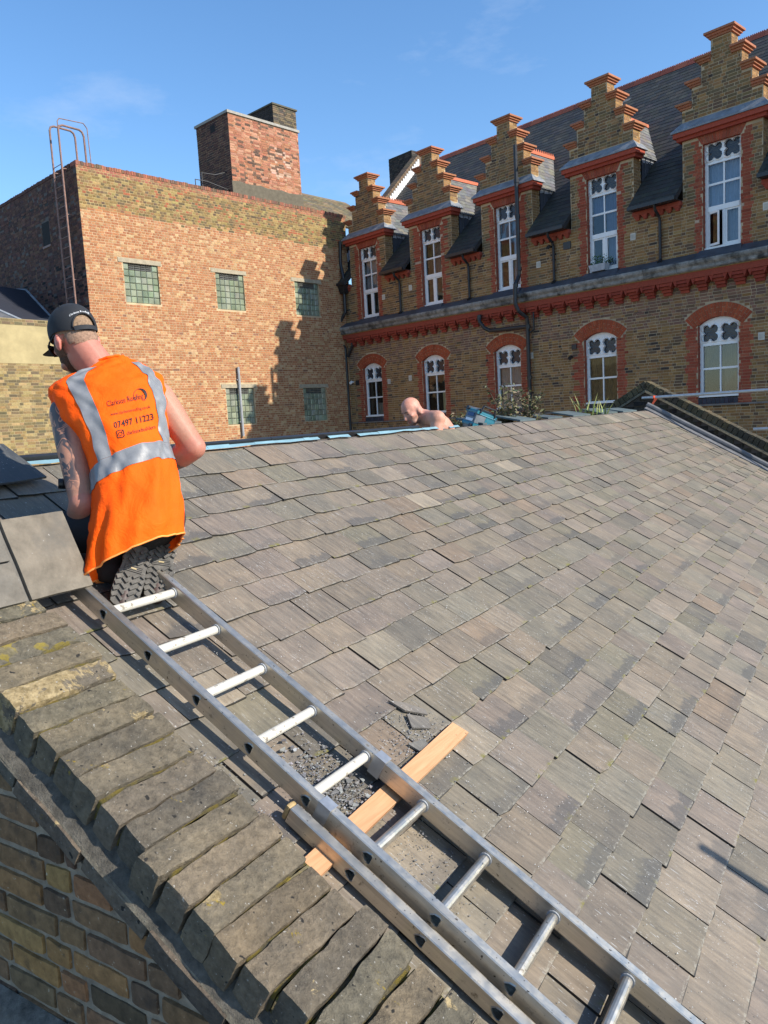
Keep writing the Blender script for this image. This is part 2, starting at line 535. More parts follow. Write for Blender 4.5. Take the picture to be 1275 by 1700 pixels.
    # heads
for c in CU: mbR.box(c - UPW, c + UPW, 0.0, 0.16, UP1 - 0.003, UP1 + 0.004, (0.30, 0.06, 0.03, 1))
for c in CW:
    n = 10
    for q in range(n):
        a, b = -LOW + 2 * LOW * q / n, -LOW + 2 * LOW * (q + 1) / n
        mbR.poly([(c + a, 0, arch_z(a)), (c + b, 0, arch_z(b)), (c + b, 0.2, arch_z(b)), (c + a, 0.2, arch_z(a))], (0.30, 0.06, 0.03, 1))
mbR.build('reveal_bricks', M['brick'], RB, kind='stuff')
mbG = MB(TR)
for c in CU:
    for s in (-1, 1):
        def side(hw, z0, z1, y1=0.355):
            T2 = (lambda a, y, z: TR(c + s * (hw - y), a, z))
            for b in lay_bricks(0.0, y1, z0, z1, lambda a, z: True, lambda a, z, r: vary(r, STOCK[:5]), rngR):
                put_brick(mbG, b, 0.0, 0.005, rngR, T2)
        side(0.97, 5.25, 6.36)
        zp = 6.80
        for zt, hw in STEPS:
            side(hw, zp, zt); zp = zt
mbG.build('gable_side_bricks', M['brick'], RB, kind='stuff')
# arch voussoirs and flat heads: separate rubbed bricks
for c in CW:
    n = 23
    for q in range(n):
        a0 = rad(-45 + 90 * q / n) + 0.004; a1 = rad(-45 + 90 * (q + 1) / n) - 0.004
        for r0, r1 in (((ARC_R, ARC_R + 0.215), (ARC_R + 0.225, RING)) if q % 2 else ((ARC_R, ARC_R + 0.105), (ARC_R + 0.115, RING))):
            mb = MB(TR)
            P_ = [(c + r0 * math.sin(a0), ARC_Z + r0 * math.cos(a0)), (c + r0 * math.sin(a1), ARC_Z + r0 * math.cos(a1)), (c + r1 * math.sin(a1), ARC_Z + r1 * math.cos(a1)), (c + r1 * math.sin(a0), ARC_Z + r1 * math.cos(a0))]
            p = rngR.uniform(0.006, 0.012)
            mb.prism(P_, lambda x, z: (x, -p, z), lambda x, z: (x, 0.0, z), vary(rngR, [(0.34, 0.078, 0.032), (0.36, 0.086, 0.036), (0.31, 0.068, 0.030)]))
            mb.build('voussoir', M['brick'], RB)
for c in CU:
    n = 13
    for q in range(n):
        x0 = -0.54 + 1.08 * q / n + 0.004; x1 = -0.54 + 1.08 * (q + 1) / n - 0.004
        k = 0.10
        mb = MB(TR)
        p = rngR.uniform(0.006, 0.012)
        mb.prism([(c + x0 * (1 - k), UP1 + 0.003), (c + x1 * (1 - k), UP1 + 0.003), (c + x1 * (1 + k), 6.365), (c + x0 * (1 + k), 6.365)], lambda x, z: (x, -p, z), lambda x, z: (x, 0.0, z), vary(rngR, REDB))
        mb.build('soldier_brick', M['brick'], RB)

# dormer cornices, lead weatherings, step caps
TC = (0.36, 0.145, 0.075)
for c in CU:
    mb = MB(TR)
    mb.box(c - 1.08, c + 1.08, -0.10, 0.30, 6.37, 6.45, (0.33, 0.06, 0.035))
    mb.box(c - 1.14, c + 1.14, -0.17, 0.30, 6.45, 6.56, (0.36, 0.07, 0.04))
    mb.build('cornice', M['terracotta'], RB)
    mb = MB(TR)
    mb.hexa([(c - 1.18, -0.21, 6.562), (c + 1.18, -0.21, 6.562), (c + 1.18, 0.30, 6.562), (c - 1.18, 0.30, 6.562),
             (c - 1.18, -0.21, 6.60), (c + 1.18, -0.21, 6.60), (c + 0.99, -0.008, 6.81), (c - 0.99, -0.008, 6.81)])
    for s in (-1, 1):
        mb.hexa([(c + s * 0.975, -0.2, 6.565), (c + s * 1.18, -0.2, 6.565), (c + s * 1.18, 0.40, 6.565), (c + s * 0.975, 0.40, 6.565),
                 (c + s * 0.975, -0.19, 6.64), (c + s * 1.17, -0.19, 6.60), (c + s * 1.17, 0.40, 6.60), (c + s * 0.975, 0.40, 6.80)])
    mb.build('lead_weathering', M['lead'], RB)
    prev = 0.0
    for k in range(3, -1, -1):
        zt, hw = STEPS[k]
        lo = (0.0 if k == 3 else STEPS[k + 1][1])
        for s in ((0,) if k == 3 else (-1, 1)):
            mb = MB(TR)
            if s == 0: a, b = c - hw, c + hw
            elif s > 0: a, b = c + lo + 0.004, c + hw
            else: a, b = c - hw, c - lo - 0.004
            for (o, z0, z1) in ((0.045, zt + 0.001, zt + 0.05), (0.085, zt + 0.05, zt + 0.10), (0.13, zt + 0.10, zt + 0.15)):
                mb.box(a - (o if s <= 0 else 0), b + (o if s >= 0 else 0), -o, 0.355 + o, z0, z1, vary(rngR, [TC], 0.1))
            mb.build('step_cap', M['terracotta'], RB)

# main roof
SQ = math.sqrt(0.5)
def TROOF(u, a, h): return TR(u, -0.38 + a * SQ - h * SQ, 5.02 + a * SQ + h * SQ)
RIDGE_A = (4.8 + 0.38) / SQ
mb = MB(TROOF)
A_CUT = (1.05 + 0.38) / SQ
mb.box(-0.5, RU1 + 0.2, A_CUT, RIDGE_A, -0.10, -0.001, (0.03, 0.03, 0.032))
_e = [-0.5] + [x for c in CU for x in (c - 0.985, c + 0.985)] + [RU1 + 0.2]
for k in range(0, len(_e), 2): mb.box(_e[k], _e[k + 1], 0.0, A_CUT - 0.002, -0.10, -0.001, (0.03, 0.03, 0.032))
mb.build('roof_deck', M['roof_dark'], RB)
mb = MB(TR); mb.poly([(-0.5, 4.8, 10.2), (RU1, 4.8, 10.2), (RU1, 9.9, 5.1), (-0.5, 9.9, 5.1)], (0.04, 0.04, 0.045)); mb.build('rear_roof', M['roof_dark'], RB)
DSL = [(0.052, 0.048, 0.044), (0.062, 0.056, 0.048), (0.044, 0.042, 0.040), (0.072, 0.062, 0.048), (0.056, 0.050, 0.040)]
def pal_roof(u, a, rng):
    if a < 1.75: return vary(rng, [(0.036, 0.035, 0.028), (0.030, 0.029, 0.025), (0.042, 0.040, 0.030)], 0.15)
    if rng.random() < 0.004: return (0.20, 0.18, 0.15, 1)
    return vary(rng, DSL, 0.16)
def roof_open(u, a):
    y = -0.38 + a * SQ
    for c in CU:
        if abs(u - c) < 0.86 and y < 0.95: return False
    return True
mb = MB(TROOF)
nlow = 8
for k in range(0, len(_e), 2): sheet_slates(mb, TROOF, _e[k] - (0 if k == 0 else 0.005), _e[k + 1] + 0.005, -0.04, -0.04 + 0.19 * nlow + 0.001, 0.25, 0.19, pal_roof, rngR)
sheet_slates(mb, TROOF, -0.5, RU1 + 0.2, -0.04 + 0.19 * nlow, RIDGE_A, 0.25, 0.19, pal_roof, rngR)
mb.build('roof_slates', M['roof_dark'], RB, kind='stuff')
u = -0.5
while u < RU1:
    mb = MB(TR)
    c_ = vary(rngR, [(0.27, 0.075, 0.045), (0.22, 0.065, 0.042), (0.31, 0.09, 0.05)])
    mb.hexa([(u, 4.62, 10.05), (u + 0.44, 4.62, 10.05), (u + 0.44, 4.98, 10.05), (u, 4.98, 10.05), (u, 4.76, 10.25), (u + 0.44, 4.76, 10.25), (u + 0.44, 4.84, 10.25), (u, 4.84, 10.25)], c_)
    k = 0
    while k < 8:
        mb.box(u + 0.01 + k * 0.054, u + 0.04 + k * 0.054, 4.785, 4.815, 10.24, 10.285, c_); k += 1
    mb.build('ridge_tile', M['terracotta'], RB)
    u += 0.45
# dormer roofs: slopes, cheeks, crested ridge
for ci, c in enumerate(CU):
    zr, ze, hw = 7.93, 6.46, 1.055
    ln = math.hypot(hw, zr - ze)
    mb = MB(TR)
    for s in (-1, 1):
        TD = (lambda y, a, h, s=s: TR(c + s * (hw - a * hw / ln) + s * h * (zr - ze) / ln, y, ze + a * (zr - ze) / ln + h * hw / ln))
        ins = (lambda y, a: y < ze + a * (zr - ze) / ln - 5.4 + 0.1)
        sheet_slates(mb, TD, 0.37, 2.7, 0.0, ln, 0.25, 0.16, lambda u_, a_, r: vary(r, [(0.12, 0.12, 0.125), (0.14, 0.135, 0.12), (0.16, 0.15, 0.12), (0.10, 0.10, 0.105)], 0.15), rngR, ins)
        mb.poly([(c + s * hw, 0.36, ze), (c + s * hw, ze - 5.4, ze), (c, zr - 5.4, zr), (c, 0.36, zr)], (0.05, 0.05, 0.05))
    mb.build('dormer_slates', M['roof_dark'], RB, kind='stuff')
    for s in (-1, 1):
        mb = MB(TR)
        ue = c + s * 1.0
        mb.poly([(ue, 0.365, 5.68), (ue, ze - 5.4 + 0.02, ze + 0.0), (ue, 0.365, ze)])
        for yy in (0.55, 0.8):
            mb.tube([(ue + s * 0.01, yy, 5.42 + yy), (ue + s * 0.01, yy, ze)], 0.014, 6)
        mb.build('lead_cheek', M['lead_dark'], RB)
        mb = MB(TR)
        y_ = 0.372
        while y_ < 1.04:                                # sun on the cheek's top, painted as a ragged pale strip
            d_ = 0.10 + 0.05 * rngR.random()
            mb.box(c + s * 1.004 - 0.003, c + s * 1.004 + 0.003, y_, min(y_ + 0.06, 1.05), max(ze - d_, y_ + 5.43), ze - 0.012)
            y_ += 0.0605
        mb.box(min(c + s * 1.0, c + s * (hw + 0.01)), max(c + s * 1.0, c + s * (hw + 0.01)), 0.37, 1.05, ze - 0.014, ze - 0.004)
        mb.build('sunlit_lead_eave', mat_plain('lead painted sunlit', (0.42, 0.43, 0.44), 0.5, var=0.3, nscale=6) if (ci == 0 and s == -1) else bpy.data.materials['lead painted sunlit'], RB)
    mb = MB(TR)
    y = 0.37
    cc = vary(rngR, [(0.42, 0.12, 0.06)])
    mb.hexa([(c - 0.10, y, zr - 0.08), (c + 0.10, y, zr - 0.08), (c + 0.10, 2.55, zr - 0.08), (c - 0.10, 2.55, zr - 0.08), (c - 0.03, y, zr + 0.05), (c + 0.03, y, zr + 0.05), (c + 0.03, 2.55, zr + 0.05), (c - 0.03, 2.55, zr + 0.05)], cc)
    if ci in (0, 2):
        while y < 2.5:
            mb.hexa([(c - 0.02, y, zr + 0.045), (c + 0.02, y, zr + 0.045), (c + 0.02, y + 0.08, zr + 0.045), (c - 0.02, y + 0.08, zr + 0.045), (c - 0.012, y + 0.03, zr + 0.13), (c + 0.012, y + 0.03, zr + 0.13), (c + 0.012, y + 0.05, zr + 0.13), (c - 0.012, y + 0.05, zr + 0.13)], cc)
            y += 0.11
    mb.build('dormer_ridge', M['terracotta'], RB)
# eaves between dormers
spans = [(CU[i] + 0.98, CU[i + 1] - 0.98) for i in range(5)] + [(RU0, CU[0] - 0.98), (CU[5] + 0.98, RU1)]
for (a, b) in spans:
    mb = MB(TR)
    mb.box(a + 0.01, b - 0.01, -0.42, -0.34, 4.96, 5.05); mb.box(a + 0.01, b - 0.01, -0.34, 0.0, 4.965, 4.985)
    mb.build('eave_gutter', M['black_iron'], RB)
    mb = MB(TR)
    mb.box(a + 0.002, b - 0.002, -0.13, -0.004, 4.86, 4.96, (0.30, 0.065, 0.04))
    n = max(1, int((b - a) / 0.20))
    for k in range(n):
        x = a + (b - a) * (k + 0.5) / n
        mb.hexa([(x - 0.035, -0.06, 4.75), (x + 0.035, -0.06, 4.75), (x + 0.035, -0.003, 4.75), (x - 0.035, -0.003, 4.75),
                 (x - 0.085, -0.125, 4.859), (x + 0.085, -0.125, 4.859), (x + 0.085, -0.003, 4.859), (x - 0.085, -0.003, 4.859)], vary(rngR, [(0.30, 0.065, 0.04)]))
    mb.build('dentil_course', M['terracotta'], RB)
    x = 0.5 * (a + b) + 0.08
    if b - a > 0.9 and b < 17:
        mb = MB(TR)
        mb.tube([(x, -0.36, 4.99), (x, -0.30, 4.84), (x, -0.10, 4.70), (x, -0.07, 4.60), (x, -0.07, 3.62)], 0.04, 8)
        mb.tube([(x, -0.07, 3.62), (x + 0.02, -0.16, 3.56)], 0.055, 8)
        for zz in (4.2,): mb.tube([(x, -0.07, zz), (x, -0.07, zz + 0.06)], 0.055, 8)
        mb.build('downpipe', M['black_iron'], RB)
# stone gutter cornice and lead ledge
mb = MB(TR)
prof = [(-0.02, 3.17), (-0.30, 3.17), (-0.33, 3.20), (-0.33, 3.27), (-0.38, 3.33), (-0.39, 3.38), (-0.37, 3.42), (-0.02, 3.44)]
L_ = 0.9
u = RU0
while u < RU1:
    w = rngR.uniform(0.8, 1.3)
    k = rngR.uniform(0.8, 1.15)
    u2 = min(u + w, RU1)
    mb.prism(prof, lambda y, z: (u, y, z), lambda y, z: (u2 - 0.008, y, z), (0.27 * k, 0.255 * k, 0.23 * k))
    u += w
mb.build('stone_gutter', mat_attr('sooty stone', 0.9, (0.35, 1.35), 5, 0.5, 0.006, grime=(3.0, 0.5, 0.68, (0.04, 0.038, 0.034))), RB)
mb = MB(TR)
mb.hexa([(RU0, -0.37, 3.425), (RU1, -0.37, 3.425), (RU1, -0.009, 3.445), (RU0, -0.009, 3.445), (RU0, -0.34, 3.45), (RU1, -0.34, 3.45), (RU1, -0.009, 3.625), (RU0, -0.009, 3.625)])
for c in CU: mb.hexa([(c - 0.6, -0.3, 3.47), (c + 0.6, -0.3, 3.47), (c + 0.6, 0.12, 3.47), (c - 0.6, 0.12, 3.47), (c - 0.5, -0.1, 3.645), (c + 0.5, -0.1, 3.645), (c + 0.46, 0.12, 3.66), (c - 0.46, 0.12, 3.66)])
mb.build('lead_ledge', M['lead_dark'], RB)
mb = MB(TR); mb.box(-0.52, RU0 - 0.01, -0.40, -0.05, 3.17, 3.44, (0.62, 0.60, 0.55)); mb.build('gutter_end', M['stone'], RB)
# corbel table
mb = MB(TR); mb.box(RU0, RU1, -0.25, -0.006, 3.0, 3.168, (0.28, 0.058, 0.034)); mb.build('corbel_band', M['brick'], RB)
mb = MB(TR); mb.box(RU0, RU1, -0.262, -0.24, 3.15, 3.17, (0.30, 0.20, 0.08)); mb.build('drip_course', M['brick'], RB)
x = 0.42
while x < RU1:
    mb = MB(TR)
    for q in range(4):
        w = 0.11 + 0.017 * q; p = 0.06 + 0.055 * q
        mb.box(x - w, x + w, -p, -0.006, 2.695 + 0.075 * q + 0.003, 2.695 + 0.075 * (q + 1) - 0.003, vary(rngR, [(0.29, 0.055, 0.032), (0.25, 0.047, 0.03)]))
    for s in (-1, 1):                                   # little pointed arch between corbels
        mb.hexa([(x + s * 0.16, -0.235, 2.86), (x + s * 0.165, -0.235, 2.86), (x + s * 0.165, -0.008, 2.86), (x + s * 0.16, -0.008, 2.86),
                 (x + s * 0.12, -0.235, 2.998), (x + s * 0.225, -0.235, 2.998), (x + s * 0.225, -0.008, 2.998), (x + s * 0.12, -0.008, 2.998)], (0.27, 0.05, 0.03))
    mb.build('corbel', M['brick'], RB)
    x += 0.463
# sill string course and slate sills
mb = MB(TR); mb.box(RU0, RU1, -0.075, -0.007, -0.17, -0.125, (0.20, 0.18, 0.16)); mb.build('string_course', M['stone'], RB)
for c in CW:
    mb = MB(TR)
    for q in range(9): mb.box(c - 0.50 + q * 0.1115, c - 0.50 + q * 0.1115 + 0.10, -0.02, 0.12, -0.122, 0.018, vary(rngR, [(0.05, 0.05, 0.065), (0.04, 0.04, 0.05)]))
    mb.build('brick_sill', M['brick'], RB)

# ---- windows
def quatrefoil(cx, cz, s, n=7):
    d = s * 0.44; r = s * 0.475
    pts = []
    for k in range(4):
        ca = rad(45 + 90 * k)
        x0, z0 = cx + d * math.sqrt(2) * math.cos(ca), cz + d * math.sqrt(2) * math.sin(ca)
        half = math.pi - math.acos(min(1, d / r)) - rad(45)
        for q in range(n):
            a = ca - half + 2 * half * q / (n - 1)
            pts.append((x0 + r * math.cos(a), z0 + r * math.sin(a)))
    return pts
def holed_board(mb, outer, holes, y0, y1, col):
    loops = [[Vector((x, z, 0)) for x, z in outer]] + [[Vector((x, z, 0)) for x, z in h] for h in holes]
    flat = [p for l_ in loops for p in l_]
    for t in tessellate_polygon(loops):
        mb.poly([(flat[i].x, y0, flat[i].y) for i in t], col)
    for l_ in loops:
        for i in range(len(l_)):
            a, b = l_[i], l_[(i + 1) % len(l_)]
            mb.poly([(a.x, y0, a.y), (b.x, y0, b.y), (b.x, y1, b.y), (a.x, y1, a.y)], col)
WHT = (1, 1, 1, 1)
def add_window(c, hw, z0, ztop, zq, zm, lower, curtain, zl=None, open_casement=False):
    """zq bottom of the tracery board, zm meeting rail, zl transom over the low casements"""
    T = TR
    mb = MB(T)
    a, b = c - hw, c + hw
    top = ztop
    mb.box(a, a + 0.075, 0.125, 0.20, z0, LOS if lower else top); mb.box(b - 0.075, b, 0.125, 0.20, z0, LOS if lower else top)
    mb.box(a + 0.0755, b - 0.0755, 0.13, 0.20, z0, z0 + 0.07)
    mb.box(a + 0.0755, b - 0.0755, 0.115, 0.20, zq - 0.04, zq + 0.035)
    mb.box(a + 0.0755, b - 0.0755, 0.14, 0.19, zm - 0.025, zm + 0.025)
    zb = zl if zl else z0
    mb.box(c - 0.018, c + 0.018, 0.142, 0.188, zb + 0.071, zm - 0.0255); mb.box(c - 0.018, c + 0.018, 0.142, 0.188, zm + 0.0255, zq - 0.0405)
    if zl:
        mb.box(a + 0.0755, b - 0.0755, 0.11, 0.20, zl - 0.05, zl + 0.07)
        mb.box(c - 0.035, c + 0.035, 0.125, 0.195, z0 + 0.0705, zl - 0.0505)
    w = mb.build('window', M['white'], RB)
    # sill
    mb = MB(T); mb.box(a - 0.0, b + 0.0, 0.02 if lower else 0.06, 0.124, z0 - 0.001, z0 + 0.045); mb.build('sill', M['white'], w)
    # tracery board with two quatrefoils
    outer = [(a + 0.002, zq + 0.036), (b - 0.002, zq + 0.036)]
    if lower:
        for q in range(9):
            d = (LOW - 0.002) - 2 * (LOW - 0.002) * q / 8
            outer.append((c + d, arch_z(d) - 0.003))
    else:
        outer += [(b - 0.002, top - 0.002), (a + 0.002, top - 0.002)]
    zc = zq + 0.05 + 0.215 if lower else 0.5 * (zq + 0.036 + top)
    sz = 0.222 if not lower else 0.228
    holes = [quatrefoil(c - hw * 0.475, zc, sz), quatrefoil(c + hw * 0.475, zc, sz)]
    mb = MB(T); holed_board(mb, outer, holes, 0.105, 0.165, WHT)
    for s in (-1, 1):
        ring_o = quatrefoil(c + s * hw * 0.475, zc, sz * 1.16); ring_i = quatrefoil(c + s * hw * 0.475, zc, sz)
        n = len(ring_o)
        for i in range(n):
            j = (i + 1) % n
            p = [(ring_o[i][0], 0.104, ring_o[i][1]), (ring_o[j][0], 0.104, ring_o[j][1]), (ring_i[j][0], 0.085, ring_i[j][1]), (ring_i[i][0], 0.085, ring_i[i][1])]
            mb.poly(p); mb.poly([p[3], p[2], (ring_i[j][0], 0.105, ring_i[j][1]), (ring_i[i][0], 0.105, ring_i[i][1])])
    mb.build('tracery', M['white'], w)
    mb = MB(T); mb.box(a + 0.02, b - 0.02, 0.17, 0.18, zq + 0.04, top - (0.14 if lower else 0.01), (0.025, 0.024, 0.03)); mb.build('leaded_light', mat_glassblock() if 'leaded' not in M else M['leaded'], w)
    # panes
    def pane(x0, x1, za, zb_, y=0.165, rot=0.0):
        mb = MB(T)
        t = rngR.uniform(-0.004, 0.004)
        mb.poly([(x0, y + t, za), (x1, y - t, za), (x1, y - t + rngR.uniform(-.003, .003), zb_), (x0, y + t, zb_)])
        mb.build('pane', M['pane'], w)
    for x0, x1 in ((a + 0.076, c - 0.019), (c + 0.019, b - 0.076)):
        pane(x0, x1, zm + 0.026, zq - 0.041)
        pane(x0, x1, (zl + 0.071) if zl else z0 + 0.071, zm - 0.026)
    if zl:
        for k, (x0, x1) in enumerate(((a + 0.076, c - 0.036), (c + 0.036, b - 0.076))):
            if open_casement and k == 0:
                # left casement swung a little outwards on its left edge
                w0 = x1 - x0
                f2 = MB(T)
                an = rad(22)
                def TO(s_, y, z): return TR(x0 + s_ * math.cos(an) - y * math.sin(an) * 0, 0.12 - s_ * math.sin(an) + y, z)
                for q in ((0, 0.05, z0 + 0.075, zl - 0.055), (w0 - 0.05, w0, z0 + 0.075, zl - 0.055)): f2.box(q[0], q[1], 0, 0.035, q[2], q[3], T=TO)
                f2.box(0.0505, w0 - 0.0505, 0, 0.035, z0 + 0.075, z0 + 0.13, T=TO); f2.box(0.0505, w0 - 0.0505, 0, 0.035, zl - 0.11, zl - 0.055, T=TO)
                f2.build('casement', M['white'], w)
                f3 = MB(TO); f3.poly([(0.05, 0.02, z0 + 0.13), (w0 - 0.05, 0.02, z0 + 0.13), (w0 - 0.05, 0.02, zl - 0.11), (0.05, 0.02, zl - 0.11)]); f3.build('pane', M['pane'], w)
            else:
                f2 = MB(T)
                f2.box(x0, x0 + 0.04, 0.135, 0.185, z0 + 0.072, zl - 0.052); f2.box(x1 - 0.04, x1, 0.135, 0.185, z0 + 0.072, zl - 0.052)
                f2.box(x0 + 0.0405, x1 - 0.0405, 0.135, 0.185, z0 + 0.072, z0 + 0.12); f2.box(x0 + 0.0405, x1 - 0.0405, 0.135, 0.185, zl - 0.09, zl - 0.052)
                f2.build('casement', M['white'], w)
                pane(x0 + 0.04, x1 - 0.04, z0 + 0.12, zl - 0.09, 0.16)
    # room behind, with whatever hangs in it
    mb = MB(T); mb.box(a - 0.3, b + 0.3, 0.36, 2.2, z0 - 0.4, top + 0.2, skip='f'); mb.build('room', M['room'], w)
    for (x0, x1, za, zb_, col) in curtain:
        mb = MB(T)
        n = max(2, int((x1 - x0) / 0.03))
        for q in range(n):
            p0 = 0.27 + 0.018 * math.sin(q * 1.9); p1 = 0.27 + 0.018 * math.sin((q + 1) * 1.9)
            mb.poly([(c + x0 + (x1 - x0) * q / n, p0, za), (c + x0 + (x1 - x0) * (q + 1) / n, p1, za), (c + x0 + (x1 - x0) * (q + 1) / n, p1, zb_), (c + x0 + (x1 - x0) * q / n, p0, zb_)], col)
        mb.build('curtain', M['curtain'], w)
    return w
m_, n_, l_, b_ = newmat('leaded glass', 0.25, 0, 0.5)
b_.inputs['Base Color'].default_value = (0.03, 0.03, 0.038, 1)
vo = n_.new('ShaderNodeTexVoronoi'); vo.inputs['Scale'].default_value = 22; l_.new(objco(n_), vo.inputs['Vector']); bump(n_, l_, b_, vo.outputs['Distance'], 0.4, 0.01)
M['leaded'] = m_
CREAM, BEIGE, BLUEW, DARK = (0.34, 0.30, 0.24), (0.12, 0.085, 0.045), (0.36, 0.45, 0.58), (0.08, 0.07, 0.055)
lowc = [[(-0.45, -0.30, 0.1, 1.4, DARK), (-0.05, 0.2, 0.1, 0.55, CREAM)],
        [(0.15, 0.46, 0.1, 0.75, (0.6, 0.52, 0.3)), (-0.46, 0.0, 0.75, 1.0, DARK)],
        [(-0.46, 0.46, 0.1, 1.4, (0.36, 0.34, 0.31))],
        [(-0.46, 0.46, 0.1, 1.4, BEIGE)],
        [(-0.46, 0.46, 0.77, 1.36, (0.20, 0.15, 0.085)), (0.05, 0.46, 0.1, 0.77, (0.16, 0.125, 0.08))],
        [(-0.46, 0.46, 0.1, 1.4, BEIGE)]]
for c, cu in zip(CW, lowc):
    add_window(c, LOW, LO0 + 0.03, LOS + LOR, 1.37, 0.76, True, cu)
upc = [[(-0.4, 0.4, 4.7, 5.7, (0.30, 0.33, 0.36))], [(-0.1, 0.42, 4.7, 5.7, (0.10, 0.09, 0.10))], [(0.05, 0.42, 3.7, 5.7, (0.36, 0.42, 0.52)), (-0.42, -0.1, 5.2, 5.7, (0.2, 0.2, 0.22))],
       [(0.0, 0.42, 3.7, 5.7, (0.15, 0.19, 0.30)), (-0.42, 0.0, 5.2, 5.75, (0.16, 0.22, 0.36))], [(-0.42, 0.42, 4.65, 5.75, BLUEW), (0.02, 0.42, 3.7, 4.6, (0.30, 0.36, 0.46))], [(-0.42, 0.42, 4.65, 5.75, BLUEW)]]
for i, (c, cu) in enumerate(zip(CU, upc)):
    add_window(c, UPW, UP0 + 0.03, UP1, 5.72, 5.21, False, cu, 4.62, open_casement=(i == 4))
# small pieces fixed to the wall
for (u, z) in ((2.15, 4.27), (3.53, 4.38), (8.9, 4.2), (11.95, 4.38), (15.35, 4.38), (2.2, 1.28), (3.3, 1.32), (8.53, 1.6), (15.25, 1.42)):
    mb = MB(TR)
    mb.box(u - 0.075, u + 0.075, -0.018, -0.0065, z - 0.09, z + 0.09, (0.62, 0.58, 0.50)); mb.box(u - 0.05, u + 0.05, -0.024, -0.0185, z - 0.06, z + 0.055, (0.5, 0.47, 0.40))
    mb.build('vent_cover', M['render'], RB)
for (u, z, w, h) in ((12.05, 2.40, 0.11, 0.03), (10.05, 1.70, 0.075, 0.075), (9.9, 4.55, 0.12, 0.10), (0.45, 1.35, 0.09, 0.09)):
    mb = MB(TR); mb.box(u - w, u + w, -0.03 if h > 0.05 else -0.001, -0.0 + 0.001, z - h, z + h, (0.03, 0.03, 0.035)); mb.build('vent_grille', M['black_iron'], RB)
for (u, z) in ((0.22, 1.40), (9.98, 1.42), (9.35, 4.62)):
    mb = MB(TR); mb.tube([(u, -0.01, z), (u, -0.10, z)], 0.03, 8); mb.tube([(u, -0.10, z), (u + 0.03, -0.19, z - 0.04)], 0.055, 10)
    mb.build('security_lamp', M['white'] if u < 1 else M['black_iron'], RB)
# soil pipe running down past dormer 3 and its branch
mb = MB(TR)
mb.tube([(8.38, -0.26, 7.66), (8.38, -0.26, 5.2), (8.36, -0.26, 3.95), (8.36, -0.46, 3.66), (8.36, -0.48, 3.12), (8.42, -0.42, 2.92), (8.52, -0.16, 2.72), (8.52, -0.13, 2.5), (8.52, -0.12, -2.0)], 0.062, 10)
for z in (6.6, 5.6, 4.1, 3.6, 2.4, 0.9): mb.tube([(8.38 if z > 3 else 8.52, -0.26 if z > 3.9 else (-0.46 if z > 3 else -0.12), z), (8.38 if z > 3 else 8.52, -0.26 if z > 3.9 else (-0.46 if z > 3 else -0.12), z + 0.10)], 0.078, 10)
mb.tube([(6.80, -0.05, 3.0), (6.80, -0.30, 2.98), (6.83, -0.33, 2.80), (6.95, -0.25, 2.60), (7.1, -0.16, 2.50), (8.50, -0.14, 2.46)], 0.06, 10)
mb.tube([(6.80, -0.30, 3.0), (6.80, -0.30, 2.86)], 0.075, 10)
mb.tube([(8.74, -0.12, 2.92), (8.74, -0.12, 2.35), (8.55, -0.12, 2.25)], 0.03, 8)
mb.build('soil_pipe', M['black_iron'], RB)
# gable wall rising through the roof at the far end, with a white flashing, and its chimney
PW = thing('party_wall', 'sloping brick party wall with white painted flashing on the roof behind the two farthest dormers', 'wall', TR(-0.5, 3.5, 0))
mb = MB(TR)
mb.hexa([(-0.72, 0.2, 4.9), (-0.40, 0.2, 4.9), (-0.40, 4.9, 9.6), (-0.72, 4.9, 9.6), (-0.72, 0.2, 6.0), (-0.40, 0.2, 6.0), (-0.40, 4.9, 10.75), (-0.72, 4.9, 10.75)], (0.15, 0.11, 0.075))
mb.build('wall', M['brick'], PW)
n = 40
for q in range(n):
    y = 0.3 + 4.5 * q / n
    mb = MB(TR)
    mb.hexa([(-0.76, y, 5.86 + y), (-0.36, y, 5.86 + y), (-0.36, y + 0.10, 5.96 + y), (-0.76, y + 0.10, 5.96 + y), (-0.76, y - 0.03, 5.92 + y), (-0.36, y - 0.03, 5.92 + y), (-0.36, y + 0.07, 6.02 + y), (-0.76, y + 0.07, 6.02 + y)], vary(rngR, [(0.19, 0.13, 0.08), (0.15, 0.105, 0.07)]))
    mb.build('coping_brick', M['brick'], PW)
    mb = MB(TR)
    mb.hexa([(-0.395, y, 5.42 + y), (-0.37, y, 5.42 + y), (-0.37, y + 0.085, 5.505 + y), (-0.395, y + 0.085, 5.505 + y), (-0.395, y, 5.80 + y), (-0.37, y, 5.80 + y), (-0.37, y + 0.085, 5.80 + y), (-0.395, y + 0.085, 5.80 + y)], WHT)
    mb.build('flashing_step', M['white'], PW)
CH = thing('chimney', 'squat sooty brick chimney on the ridge behind the two farthest dormers', 'chimney', TR(-1.3, 5.2, 10))
mb = MB(TR); mb.box(-2.1, -0.72, 4.7, 6.0, 7.0, 10.95, (0.03, 0.027, 0.025)); mb.build('stack', M['brick'], CH)
mb = MB(TR)
for T2, w in (((lambda a, y, z: TR(-2.1 + a, 4.7 + y, z)), 1.38), ((lambda a, y, z: TR(-0.72 - y, 4.7 + a, z)), 1.3)):
    for b in lay_bricks(0, w, 9.9, 10.95, lambda a, z: True, lambda a, z, r: vary(r, [(0.05, 0.045, 0.042), (0.035, 0.032, 0.03), (0.075, 0.06, 0.05)]), rngR): put_brick(mb, b, 0, 0.012, rngR, T2)
mb.build('bricks', M['brick'], CH, kind='stuff')
